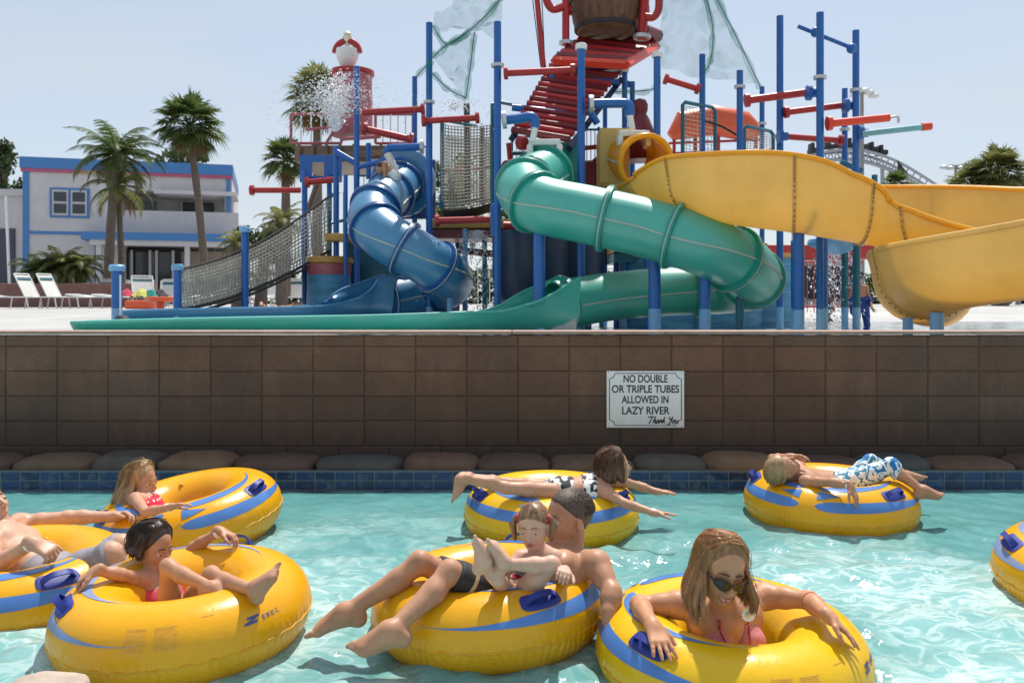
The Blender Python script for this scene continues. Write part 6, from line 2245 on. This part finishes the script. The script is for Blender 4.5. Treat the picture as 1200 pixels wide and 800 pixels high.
# ------------------------------------------------------------------ the people in the river
def woman():
    Yc = 3.1
    rt = person('woman with long light-brown hair and sunglasses leaning over her tube', P(845, 760, 3.2))
    b = Human(rt, skin('sun_tanned_skin', (.56, .27, .145)), .0045, .90, .95)
    neck = P(850, 716, 3.17); shR, shL = P(794, 708, 3.22), P(896, 698, 3.29)
    chest = P(849, 738, 3.20); pel = P(845, 848, 3.36)
    hR, hL = pel + Vector((-.085, 0, -.03)), pel + Vector((.085, .02, -.03))
    b.torso(pel, chest, neck, (hR, hL), (shR, shL), fem=1.0)
    b.head(P(845, 665, 3.04), (.16, -.92, -.32), (.20, -.24, .95), .234, neck, .78)
    elR, wrR = P(749, 708, 3.22), P(765, 733, 2.99)
    b.arm(shR, elR, wrR); b.hand(wrR, (.16, -.75, -.35), (.05, -.2, -.95), 1, (.12, .10, .10, .14), .12, 1.0)
    elL, wrL = P(948, 703, 3.19), P(971, 722, 3.02)
    b.arm(shL, elL, wrL); b.hand(wrL, (.62, -.52, -.55), (-.25, -.25, -.9), -1, (.16, .12, .12, .16), .16, .92)
    for h, sx in ((hR, -1), (hL, 1)):
        b.leg(h, h + Vector((sx * .06, -.25, -.25)), h + Vector((sx * .06, .0, -.60)))
    b.finish()
    # bikini
    mp = mat('pink_bikini', (.52, .17, .18), rough=.85, var=.35, scale=160, dirt=(.70, .45, .44), dirt_scale=220, dirt_amt=.6)
    mr = mat('red_trim', (.38, .03, .05), rough=.7)
    f, l, u = b.front, b.lat, b.up
    for sg in (-1, 1):
        c = chest + l * sg * .078 * b.b + f * .10 * b.b
        g = Field(b.vox); g.ell(c - u * .012, (.066, .09, .075), (l, f, u)); g.cone(c + u * .03, c + u * .075 - l * sg * .018, .045, .012, .02)
        cu = b.cloth('bikini_cup', mp, g, .0035)
        top = c + u * .088 * b.b - l * sg * .012 + f * -.012
        mb = MB(); q = catmull([tuple(top), tuple(chest + u * .135 * b.b + l * sg * .055 + f * .072), tuple(neck + l * sg * .048 + f * .035), tuple(neck - f * .05 + l * sg * .02 + u * .02)], 6)
        mb.tube([Vector(p) for p in q], .0045, 6); mb.build('halter_strap', mr, rt)
        mb = MB()
        e0 = c - l * sg * .052 - u * .055 + f * .043; e1 = c - l * sg * .030 + u * .02 + f * .060
        mb.tube([e0, e1, top + f * .006], .004, 5); mb.build('cup_edge', mr, cu)
    # daisy on the strap
    fc = P(877, 720, 3.06)
    mb = MB()
    for i in range(14):
        a = 2 * math.pi * i / 14; d = Vector((math.cos(a), 0, math.sin(a))); t = Vector((-math.sin(a), 0, math.cos(a)))
        mb.add([fc + d * .008 + t * .004, fc + d * .019 + t * .0065 + Vector((0, -.003, 0)), fc + d * .027, fc + d * .019 - t * .0065 + Vector((0, -.003, 0)), fc + d * .008 - t * .004], [(0, 1, 2, 3, 4)])
    fl = mb.build('flower_clip', M_white, rt, sharp=None, fix=False)
    mb = MB(); mb.ball(fc + Vector((0, -.004, 0)), (.011, .005, .011), 10, 6); mb.build('flower_centre', mat('cream_centre', (.7, .6, .45)), fl)
    # hair
    b.longhair(hairmat('light_brown_hair', (.13, .05, .016), (.42, .20, .08), rough=.35, scale=70), 0.175, n=230, seed=3, fan=.035, front=62, part=8, r=.0062, vox=.004, drift=(-.02, -.10, 0), inf=1.045, sides=(1.10, .90), m2=hairmat('paler_brown_strands', (.20, .08, .025), (.55, .28, .11), rough=.32, scale=90))  # loose strands in a paler brown than the locks
    # sunglasses
    ms = mat('dark_lens', (.025, .010, .008), rough=.06); mf = mat('brown_frame', (.05, .02, .012), rough=.2)
    g = MB()
    for sg in (-1, 1):
        def lens(u_, v_):
            a = (u_ - .5) * 2; c_ = (v_ - .5) * 2
            rr = max(abs(a), abs(c_)); qn = (abs(a) ** 3 + abs(c_) ** 3) ** (1 / 3)
            if qn > 1e-6: a, c_ = a * rr / qn, c_ * rr / qn
            return b.hp(.455 - .055 * (a * sg > 0) * abs(a) - .05 * abs(a) * (sg * a > 0), (.148 + .125 * a * sg * sg) * 1.0 * sg if False else sg * .15 + .128 * a, .005 + .085 * c_ + .012 * (a * sg))
        mb = MB(); mb.grid(lens, 14, 10)
        L = mb.build('lens', ms, rt, sharp=None)
        mb = MB(); mb.tube([lens(.5 + .5 * math.cos(t), .5 + .5 * math.sin(t)) for t in [2 * math.pi * i / 28 for i in range(28)]], .0032, 6, closed=True); mb.build('lens_rim', mf, L)
        mb = MB(); mb.tube([b.hp(.385, sg * .275, .03), b.hp(.20, sg * .335, .03), b.hp(-.04, sg * .36, .02)], [.0045, .004, .003], 6); mb.build('temple_arm', mf, rt)
    mb = MB(); mb.tube([b.hp(.452, -.03, .02), b.hp(.47, 0, .03), b.hp(.452, .03, .02)], .0035, 6); mb.build('bridge', mf, rt)
    b.brows(hairmat('brown_brow', (.06, .025, .01), (.14, .06, .03)), z=.125)
    b.mouth(M_lip, .035, .115, .035, mat('teeth', (.8, .77, .7), rough=.2))
    band_on(rt, wrR.lerp(elR, .04), elR, .029 * .9)
    band_on(rt, elL.lerp(wrL, .10), wrL, .037 * .9, mr, 'hair_tie', .004)
woman()

def father():
    rt = person('man with short dark hair and black shorts reclining in the shared yellow tube', P(600, 700, 3.8))
    b = Human(rt, M_tanskin, .005, .96, 1.0)
    neck = P(668, 648, 3.60); shL, shR = P(699, 661, 3.44), P(650, 648, 3.78)
    chest = P(645, 677, 3.50); pel = P(598, 710, 3.50)
    hL, hR = P(590, 702, 3.40), P(584, 696, 3.58)
    b.torso(pel, chest, neck, (hR, hL), (shR, shL))
    b.head(P(665, 606, 3.60), (-.88, -.46, -.06), (.02, -.02, 1), .236, neck, .86)
    kL, aL = P(527, 670, 3.30), P(460, 738, 3.10)
    kR, aR = P(492, 659, 3.42), P(408, 716, 3.33)
    b.leg(hL, kL, aL, .80); b.leg(hR, kR, aR, .80)
    b.foot(aL, (-.95, -.10, -.08), (-.35, -.25, .95), .95, -1); b.foot(aR, (-.97, -.05, -.12), (-.35, -.25, .95), .95, 1)
    elL, wrL = P(717, 694, 3.32), P(713, 722, 3.26)
    b.arm(shL, elL, wrL, 1.0); b.hand(wrL, (-.02, -.10, -.9), (-.9, 0, 0), -1, (.2, .2, .2, .2), .1)
    elR, wrR = P(632, 684, 3.80), P(610, 694, 3.66)
    b.arm(shR, elR, wrR); b.hand(wrR, (-.7, -.3, -.2), (0, -.5, -.8), 1, (.3, .3, .3, .3))
    b.finish()
    mk = mat('black_board_shorts', (.018, .018, .022), rough=.7, var=.3, scale=12, bump=.4, bscale=14)
    g = Field(b.vox)
    g.cone(hL + (hL - kL) * .15, hL.lerp(kL, .58), .16, .10); g.cone(hR + (hR - kR) * .15, hR.lerp(kR, .58), .16, .10); g.ball(pel, .17)
    g.pr = [p for p in g.pr]
    sh = b.cloth('shorts', mk, g, .011)
    mt = mat('tan_trim', (.45, .33, .18), rough=.8)
    g2 = Field(b.vox)
    for hh, kk in ((hL, kL), (hR, kR)):
        d_ = nrm(kk - hh); u_ = nrm(Vector((0, 0, 1)) - d_ * d_.z)
        g2.ell(hh.lerp(kk, .66), (.010, .12, .12), (d_, u_, d_.cross(u_)), .002)
    b.cloth('trim_stripe', mt, g2, .0135, None, sh)
    b.shorthair(H_short, .004, tufts=1100, tr=.0026, tl=.012, front=-.02)
    b.eyes(closed=True); b.brows(H_short)
    b.mouth(M_lip, .012, .085)
    return b
FA = father()

def lap_girl():
    rt = person('small girl with pigtails sitting curled on the man\'s lap, feet raised', P(622, 690, 3.45))
    b = Human(rt, skin('pale_skin', (.66, .40, .29)), .0042, .62, 1.0)
    neck = P(630, 644, 3.42); shR, shL = P(611, 654, 3.40), P(651, 654, 3.42)
    chest = P(630, 666, 3.44); pel = P(603, 696, 3.46)
    hR, hL = P(596, 692, 3.42), P(612, 694, 3.34)
    b.torso(pel, chest, neck, (hR, hL), (shR, shL), child=True)
    b.head(P(625, 616, 3.36), (-.28, -.92, -.18), (-.12, -.20, .97), .176, neck, .72)
    kL, aL = P(646, 661, 3.24), P(592, 661, 3.20)
    kR, aR = P(583, 678, 3.22), P(568, 662, 3.18)
    b.leg(hL, kL, aL, .88); b.leg(hR, kR, aR, .80)
    b.foot(aL, (-.16, -.25, .95), (.85, -.45, .2), 1.0, 1); b.foot(aR, (.10, -.2, .97), (.85, -.4, .2), 1.0, 1)
    elL, wrL = P(659, 676, 3.36), P(662, 668, 3.24)
    b.arm(shL, elL, wrL, .9); b.hand(wrL, (-.1, -.75, .1), (-.3, -.3, -.9), 1, (.75, .75, .75, .75), .04, 1.05)
    elR, wrR = P(594, 668, 3.35), P(584, 656, 3.22)
    b.arm(shR, elR, wrR, .9); b.hand(wrR, (-.5, -.3, .5), (-.2, -.9, 0), -1, (.6, .6, .6, .6), .04)
    b.finish()
    m1 = mat('grey_swim_top', (.30, .31, .34), rough=.8, var=.3, scale=40)
    m2, nt, bb = newmat('red_patterned_swim_bottom')
    tc = N(nt, 'TexCoord'); vo = N(nt, 'TexVoronoi'); vo.inputs['Scale'].default_value = 45; nt.links.new(tc.outputs['Object'], vo.inputs['Vector'])
    nt.links.new(ramp(nt, vo.outputs[0], [(.38, (.75, .68, .66)), (.46, (.62, .035, .045))]), bb.inputs['Base Color']); bb.inputs['Roughness'].default_value = .8
    g = Field(b.vox).ell(chest, (.11, .11, .085)); b.cloth('swim_top', m1, g, .0045, Field(b.vox).ball(shL, .05).ball(shR, .05))
    g = Field(b.vox).ball(pel, .098).cone(hR.lerp(hL, .5), pel, .075, .09); b.cloth('swim_bottom', m2, g, .0045)
    # hair: drawn back from a centre parting into two pigtails
    hm = hairmat('light_brown_wet_hair', (.10, .045, .02), (.34, .19, .10), rough=.35)
    b.shorthair(hm, .004, tufts=40, tr=.003, tl=.014, front=.06)
    mb = MB(); r5 = random.Random(15)
    for i in range(420):
        sg = 1 if i % 2 else -1
        el = r5.uniform(38, 88); back = r5.random() < .4
        a0 = 180 if back else 0
        o = 1.035 + r5.uniform(0, .02)
        pts = [b.scalp(sg * (172 if back else 6), el, o), b.scalp(sg * (140 if back else 42), el * .72 + 14, o), b.scalp(sg * (108 if back else 80), el * .30 + 22, o), b.hp(-.05 + r5.uniform(-.03, .03), .355 * sg, .17 + r5.uniform(-.03, .03))]
        cv = catmull([tuple(p) for p in pts], 4)
        mb.tube([Vector(p) for p in cv], .0013, 3, cap=False)
    mb.build('combed_hair', hm, rt, sharp=None, fix=False)
    rd = mat('red_hair_tie', (.55, .02, .03), rough=.5)
    rn = random.Random(5)
    for sg in (-1, 1):
        p0 = b.hp(-.05, .36 * sg, .16)
        f = Field(.004)
        for i in range(12):
            j = Vector((rn.uniform(-1, 1), rn.uniform(-1, 1), rn.uniform(-1, 1))) * .008
            f.path([b.hp(-.02, .30 * sg, .22) + j * .3, p0 + b.hl * sg * .012, p0 + b.hl * sg * .022 + Vector((0, 0, -.03)) + j, p0 + b.hl * sg * .012 + Vector((0, 0, -.085)) + j], [.006, .006, .007, .002], .004)
        f.solve(); fmesh(f.F, f.lo, f.vox, 'pigtail', hm, rt)
        mb = MB(); mb.ring(p0, nrm(b.hl * sg - b.hu * .2), .013, .006, 14, 6); mb.build('hair_tie', rd, rt)
    b.eyes(closed=False, r=.055); b.brows(hm, z=.10)
    b.mouth(M_lip, .012, .085)
lap_girl()

def spread_girl():
    rt = person('dark-haired girl in the left foreground tube, an arm out to each handle', P(190, 700, 3.6))
    b = Human(rt, skin('olive_skin', (.52, .27, .16)), .0045, .72, .98)
    neck = P(183, 667, 3.70); shR, shL = P(168, 680, 3.60), P(206, 668, 3.80)
    chest = P(187, 690, 3.67); pel = P(200, 725, 3.60)
    hR, hL = P(200, 722, 3.52), P(212, 718, 3.66)
    b.torso(pel, chest, neck, (hR, hL), (shR, shL), child=True)
    b.head(P(180, 640, 3.68), (.90, -.36, -.28), (.22, -.10, .95), .200, neck, .74)
    elR, wrR = P(142, 673, 3.50), P(113, 668, 3.42)
    b.arm(shR, elR, wrR, .92); b.hand(wrR, (-.75, -.35, -.45), (-.1, -.1, -.95), 1, (.75, .75, .75, .75), .05, 1.05)
    elL, wrL = P(227, 641, 3.84), P(258, 622, 3.82)
    b.arm(shL, elL, wrL, .92); b.hand(wrL, (.80, -.10, -.28), (0, -.2, -.95), -1, (.5, .5, .5, .55), .08, 1.05)
    kR, aR = P(197, 664, 3.44), P(247, 688, 3.32)
    b.leg(hR, kR, aR, .80); b.foot(aR, (.92, -.25, -.12), (.25, -.2, .95), .92, 1)
    kL, aL = P(248, 673, 3.42), P(297, 691, 3.24)
    b.leg(hL, kL, aL, .80); b.foot(aL, (.45, -.12, .85), (-.85, -.25, .4), .95, 1)
    b.finish()
    m1 = mat('pink_red_swimsuit', (.60, .06, .10), rough=.75, var=.3, scale=30)
    b.cloth('swim_top', m1, Field(b.vox).ell(chest + Vector((0, 0, -.005)), (.13, .13, .05)), .0045, Field(b.vox).ball(shL, .05).ball(shR, .045))
    b.cloth('swim_bottom', m1, Field(b.vox).ball(pel, .115), .0045)
    for s_ in (shR, shL):
        mb = MB(); c = s_.lerp(neck, .45)
        mb.tube([chest + b.lat * (.05 if s_ is shL else -.05) + b.front * .085, c + b.front * .045 + b.up * .025, c + b.up * .05, c - b.front * .05 + b.up * .01], .005, 6); mb.build('shoulder_strap', m1, rt)
    b.longhair(H_dark, .055, n=90, seed=9, fan=.004, front=75, r=.0085, vox=.004, drift=(-.15, .1, 0), inf=1.055, part=0)
    b.eyes(r=.056); b.brows(H_dark)
    b.mouth(M_lip, .012, .085)
    band_on(rt, wrL.lerp(elL, .08), elL, .021)
spread_girl()

def blonde_girl():
    rt = person('long-haired blonde girl in a red polka-dot bikini top sitting in the far left tube', P(178, 610, 5.05))
    b = Human(rt, M_midskin, .006, .74, .98)
    neck = P(166, 585, 5.04); shR, shL = P(159, 585, 4.86), P(178, 584, 5.12)
    chest = P(173, 594, 5.00); pel = P(186, 622, 5.05)
    hR, hL = P(190, 622, 4.98), P(196, 621, 5.12)
    b.torso(pel, chest, neck, (hR, hL), (shR, shL), child=True)
    b.head(P(167, 563, 5.03), (.93, -.28, -.08), (.05, -.05, 1), .205, neck, .74)
    elR, wrR = P(171, 600, 4.62), P(199, 594, 4.60)
    b.arm(shR, elR, wrR, .92); b.hand(wrR, (.85, .05, .20), (.1, -.3, -.9), 1, (.25, .25, .25, .3), .05)
    elL, wrL = P(180, 586, 5.32), P(188, 573, 5.40)
    b.arm(shL, elL, wrL, .9); b.hand(wrL, (.75, .1, .35), (.1, .2, -.9), -1, (.3, .3, .3, .3), .06)
    kR, aR = P(219, 596, 4.98), P(236, 622, 4.98)
    kL, aL = P(232, 600, 5.14), P(250, 596, 5.2)
    b.leg(hR, kR, aR, .8); b.foot(aR, (.9, -.1, .2), (-.2, 0, 1), .9, 1)
    b.leg(hL, kL, aL, .8); b.foot(aL, (.4, 0, .9), (-.9, 0, .4), .9, -1)
    b.finish()
    m2, nt, bb = newmat('red_polka_dot_cloth')
    tc = N(nt, 'TexCoord'); vo = N(nt, 'TexVoronoi'); vo.inputs['Scale'].default_value = 36; vo.inputs['Randomness'].default_value = .3
    nt.links.new(tc.outputs['Object'], vo.inputs['Vector'])
    nt.links.new(ramp(nt, vo.outputs[0], [(.26, (.85, .80, .80)), (.32, (.66, .02, .07))]), bb.inputs['Base Color']); bb.inputs['Roughness'].default_value = .75
    b.cloth('bikini_top', m2, Field(b.vox).ell(chest + Vector((.02, -.02, .005)), (.12, .11, .075)), .006, Field(b.vox).ball(shR, .045).cone(elR, wrR, .05))
    b.cloth('bikini_bottom', m2, Field(b.vox).ball(pel, .12), .005)
    mb = MB(); mb.tube([chest + b.front * .085 + b.up * .06 - b.lat * .04, neck + b.front * .04 - b.lat * .03, neck - b.front * .045], .006, 6); mb.build('neck_strap', M_white, rt)
    b.longhair(H_blonde, .20, n=110, seed=14, fan=.03, front=78, r=.0105, vox=.0055, drift=(-.16, 0, 0), inf=1.08)
    b.eyes(); b.brows(H_blonde)
    band_on(rt, wrR.lerp(elR, .08), elR, .021)
blonde_girl()

def left_man():
    rt = person('bare-chested man in grey shorts lying back at the left edge of the river', P(50, 665, 4.1))
    b = Human(rt, M_fairskin, .006, 1.0, 1.0)
    neck = P(0, 620, 4.30); shL, shR = P(22, 614, 4.55), P(-14, 646, 4.0)
    chest = P(20, 648, 4.22); pel = P(66, 682, 4.10)
    hL, hR = P(70, 674, 4.22), P(70, 680, 4.02)
    b.torso(pel, chest, neck, (hR, hL), (shR, shL))
    b.head(P(-16, 592, 4.28), (.75, -.2, .35), (-.3, 0, .95), .24, neck, 1.0)
    elL, wrL = P(80, 606, 4.62), P(134, 605, 4.68)
    b.arm(shL, elL, wrL, .95); b.hand(wrL, (.85, -.1, .12), (.1, -.5, -.8), -1, (.55, .55, .55, .6), .05, 1.0)
    elR, wrR = P(-6, 663, 3.86), P(38, 636, 3.80)
    b.arm(shR, elR, wrR, .95); b.hand(wrR, (.75, 0, -.35), (-.2, .3, -.9), 1, (.8, .8, .8, .8), .04, 1.0)
    kL, aL = P(142, 640, 4.20), P(170, 690, 4.30)
    kR, aR = P(130, 650, 3.96), P(168, 700, 4.05)
    b.leg(hL, kL, aL, .95); b.leg(hR, kR, aR, .95)
    b.foot(aL, (.8, 0, .3), (-.4, 0, .9)); b.foot(aR, (.8, 0, .3), (-.4, 0, .9))
    b.finish()
    mg = mat('grey_shorts', (.27, .26, .285), rough=.85, var=.15, scale=14, bump=.5, bscale=12)
    g = Field(b.vox); g.cone(hL + (hL - kL) * .2, hL.lerp(kL, .72), .16, .12); g.cone(hR + (hR - kR) * .2, hR.lerp(kR, .72), .16, .12); g.ball(pel, .165)
    b.cloth('shorts', mg, g, .013)
    b.shorthair(H_short, .012, tufts=200)
    b.eyes(); b.brows(H_short)
    band_on(rt, wrR.lerp(elR, .05), elR, .029)
left_man()

def prone_girl():
    rt = person('girl in a cow-print swimsuit lying on her stomach across the back tube, arms spread', P(650, 575, 5.2))
    b = Human(rt, M_midskin, .0055, .74, .98)
    neck = P(709, 565, 5.06); shR, shL = P(711, 577, 4.94), P(720, 562, 5.18)
    chest = P(694, 572, 5.04); pel = P(655, 575, 5.02)
    hR, hL = P(648, 576, 4.94), P(648, 572, 5.10)
    # lying face down: lateral axis runs towards the camera on her right
    b.torso(pel, chest, neck, (hR, hL), (shR, shL), child=True)
    b.head(P(721, 546, 5.06), (.90, .25, .10), (-.15, 0, 1), .205, neck, .76)
    kR, aR = P(592, 571, 4.90), P(540, 560, 4.86)
    kL, aL = P(592, 566, 5.12), P(542, 558, 5.08)
    b.leg(hR, kR, aR, .84); b.leg(hL, kL, aL, .84)
    b.foot(aR, (-.62, -.05, -.70), (-.7, 0, .7), .95, 1); b.foot(aL, (-.62, .02, -.70), (-.7, 0, .7), .95, -1)
    elR, wrR = P(733, 590, 4.86), P(768, 601, 4.76)
    b.arm(shR, elR, wrR, .9); b.hand(wrR, (.85, -.1, -.02), (0, -.2, -.9), -1, (.12, .1, .1, .15), .10)
    elL, wrL = P(748, 569, 5.24), P(770, 576, 5.20)
    b.arm(shL, elL, wrL, .9); b.hand(wrL, (.85, 0, -.04), (0, 0, -1), 1, (.15, .12, .12, .15), .10)
    b.finish()
    m2, nt, bb = newmat('cow_print_cloth')
    tc = N(nt, 'TexCoord'); nz = N(nt, 'TexNoise', i_Scale=26.0, i_Detail=1.0); nt.links.new(tc.outputs['Object'], nz.inputs['Vector'])
    nt.links.new(ramp(nt, nz.outputs[0], [(.49, (.78, .76, .74)), (.52, (.02, .02, .022))]), bb.inputs['Base Color']); bb.inputs['Roughness'].default_value = .75
    b.cloth('swim_bottom', m2, Field(b.vox).ball(pel, .115), .006)
    b.cloth('swim_top', m2, Field(b.vox).ell(chest + Vector((-.02, 0, 0)), (.055, .16, .13)), .006, Field(b.vox).cone(shR, elR, .05))
    mb = MB(); mb.tube([shR.lerp(neck, .5) + Vector((-.03, -.02, .045)), neck + Vector((-.03, -.03, .04)), neck + Vector((.03, -.045, .0))], .008, 6); mb.build('pink_strap', mat('pink_strap', (.55, .06, .16)), rt)
    b.longhair(H_brown, .10, n=100, seed=21, fan=.012, front=70, r=.0095, vox=.0052, drift=(.12, 0, 0), inf=1.07)
    band_on(rt, wrR.lerp(elR, .06), elR, .021)
prone_girl()

def supine_boy():
    rt = person('blond boy in blue-and-white patterned shorts lying back on the right tube', P(970, 560, 5.45))
    b = Human(rt, M_tanskin, .0055, .78, .98)
    neck = P(937, 557, 5.36); shR, shL = P(944, 564, 5.24), P(936, 546, 5.52)
    chest = P(960, 566, 5.42); pel = P(1002, 566, 5.45)
    hR, hL = P(1006, 563, 5.37), P(1004, 558, 5.53)
    b.torso(pel, chest, neck, (hR, hL), (shR, shL), child=True)
    b.head(P(917, 549, 5.30), (.42, -.20, .86), (-.86, -.25, .35), .205, neck, .78)
    elR, wrR = P(975, 565, 5.08), P(996, 569, 5.02)
    b.arm(shR, elR, wrR, .9); b.hand(wrR, (.30, -.3, -.75), (-.6, .5, -.3), -1, (.2, .2, .2, .25), .08)
    elL, wrL = P(905, 537, 5.50), P(926, 535, 5.36)
    b.arm(shL, elL, wrL, .9); b.hand(wrL, (.6, -.3, .1), (.1, -.3, -.8), 1, (.4, .4, .4, .4), .05)
    kR, aR = P(1044, 545, 5.32), P(1080, 574, 5.22)
    kL, aL = P(1020, 541, 5.56), P(1060, 557, 5.58)
    b.leg(hR, kR, aR, .82); b.leg(hL, kL, aL, .82)
    b.foot(aR, (.96, -.05, .12), (.2, -.15, .95), .98, 1); b.foot(aL, (.93, .1, .30), (-.1, -.2, .95), .95, -1)
    b.finish()
    m2, nt, bb = newmat('patterned_board_shorts')
    tc = N(nt, 'TexCoord'); nz = N(nt, 'TexNoise', i_Scale=16.0, i_Detail=2.0, i_Distortion=1.2); nt.links.new(tc.outputs['Object'], nz.inputs['Vector'])
    nt.links.new(ramp(nt, nz.outputs[0], [(.36, (.02, .16, .42)), (.41, (.06, .36, .52)), (.44, (.76, .76, .74)), (.56, (.74, .74, .72)), (.58, (.03, .18, .27))], 'CONSTANT'), bb.inputs['Base Color']); bb.inputs['Roughness'].default_value = .8
    g = Field(b.vox); g.cone(hL + (hL - kL) * .2, hL.lerp(kL, .84), .13, .095); g.cone(hR + (hR - kR) * .2, hR.lerp(kR, .86), .13, .09); g.ball(pel, .12)
    b.cloth('shorts', m2, g, .012, Field(b.vox).cone(elR, wrR, .06).cone(wrR, wrR + Vector((.02, -.03, -.1)), .05))
    b.shorthair(H_blonde, .012, tufts=220, tr=.006, tl=.022, front=.16)
    b.eyes(closed=True); b.brows(H_blonde)
    band_on(rt, wrR.lerp(elR, .08), elR, .022)
supine_boy()

# ------------------------------------------------------------------ people on the splash pad
def standing_boy():
    rt = person('boy in blue swim shorts standing beside the lower yellow flume', P(1008, 388, 14.6))
    Y = 14.6; b = Human(rt, M_tanskin, .011, .78, 1.0)
    pel = P(1009, 358, Y); chest = P(1007, 342, Y); neck = P(1006, 334, Y)
    shL, shR = P(999, 336, Y + .02), P(1015, 337, Y - .03)
    hR, hL = pel + Vector((.07, 0, -.03)), pel + Vector((-.07, 0, -.03))
    b.torso(pel, chest, neck, (hR, hL), (shR, shL), child=True)
    b.head(P(1004, 324, Y), (-.7, .5, 0), (0, 0, 1), .205, neck, .8)
    eR, wR = P(1019, 350, Y - .06), P(1022, 361, Y - .2); b.arm(shR, eR, wR, .9); b.hand(wR, (.3, -.3, -.8), (.9, 0, 0), 1, sz=.9)
    eL, wL = P(996, 350, Y + .05), P(998, 362, Y + .05); b.arm(shL, eL, wL, .9); b.hand(wL, (0, 0, -1), (1, 0, 0), -1, sz=.9)
    for h, dx in ((hR, .02), (hL, -.02)):
        k = h + Vector((dx, -.03, -.30)); a = h + Vector((dx * 1.4, .02, -.58)); b.leg(h, k, a, .86); b.foot(a, (-.5, -.6, 0), (0, 0, 1), .95)
    b.finish()
    g = Field(b.vox)
    for h in (hR, hL): g.cone(h + Vector((0, 0, .06)), h + Vector((0, -.02, -.28)), .15, .13)
    b.cloth('shorts', mat('royal_blue_shorts', (.02, .06, .26), rough=.8), g, .014)
    b.shorthair(H_dark, .012, tufts=40)
standing_boy()
def small_figure(label, head, chest, pel, Y, sk, hair, sc, face, knees=None, arms=None, trunks=None, floor=None):
    rt = person(label, P(pel[0], pel[1], Y))
    b = Human(rt, sk, .012, sc, 1.0)
    p, c = P(*pel, Y), P(*chest, Y); n_ = c + nrm(c - p) * .17 * sc
    f = Vector(face); lat = nrm((c - p)).cross(f); lat = nrm(lat)
    shR, shL = c + nrm(c - p) * .12 * sc - lat * .15 * sc, c + nrm(c - p) * .12 * sc + lat * .15 * sc
    hR, hL = p - lat * .08 * sc, p + lat * .08 * sc
    b.torso(p, c, n_, (hR, hL), (shR, shL), child=True)
    hc = P(*head, Y); b.head(hc, f, (0, 0, 1), .21, n_, .75)
    for i, (s_, ax) in enumerate(((shR, -1), (shL, 1))):
        e, w_ = (P(*arms[i][0], Y + ax * -.1), P(*arms[i][1], Y + ax * -.1)) if arms else (s_ + Vector((0, 0, -.26 * sc)), s_ + Vector((0, 0, -.48 * sc)) + f * .1)
        b.arm(s_, e, w_, .9); b.hand(w_, nrm(w_ - e), nrm(f + Vector((0, .2, .1))), 1, sz=.9)
    for i, h in enumerate((hR, hL)):
        k, a = (P(*knees[i][0], Y), P(*knees[i][1], Y)) if knees else (h + f * .12 * sc + Vector((0, 0, -.40 * sc)), h + f * .0 + Vector((0, 0, -.80 * sc)))
        b.leg(h, k, a, .86); b.foot(a, nrm(f + Vector((0, 0, -.1))), (0, 0, 1), .95)
    b.finish()
    if trunks: b.cloth('swimwear', trunks, Field(b.vox).ball(p, .16 * sc + .03), .012)
    b.shorthair(hair, .012, tufts=30)
    return rt
M_deepskin = skin('deep_brown_skin', (.14, .065, .04))
small_figure('dark-skinned child crouching in the spray between the blue posts', (969, 330), (967, 343), (966, 357), 18.0, M_deepskin, H_dark, .8, (.8, -.3, -.1),
             knees=[((976, 362), (970, 372)), ((973, 364), (966, 374))], arms=[((974, 350), (982, 353)), ((972, 352), (979, 357))], trunks=mat('dark_trunks', (.03, .03, .04)))
small_figure('child lying in shallow water with only dark head and shoulders up near the net ramp', (349, 358), (340, 363), (322, 364), 19.0, M_tanskin, H_dark, .8, (.2, -.9, .1),
             knees=[((310, 363), (304, 361)), ((311, 362), (306, 355))], arms=[((332, 364), (326, 363)), ((334, 365), (328, 365))])
small_figure('person in a white shirt bending at the top of the blue slide', (446, 197), (455, 200), (463, 208), 15.2, M_tanskin, H_dark, .85, (-.85, -.3, -.3), trunks=mat('white_shirt', (.7, .7, .7), rough=.9))
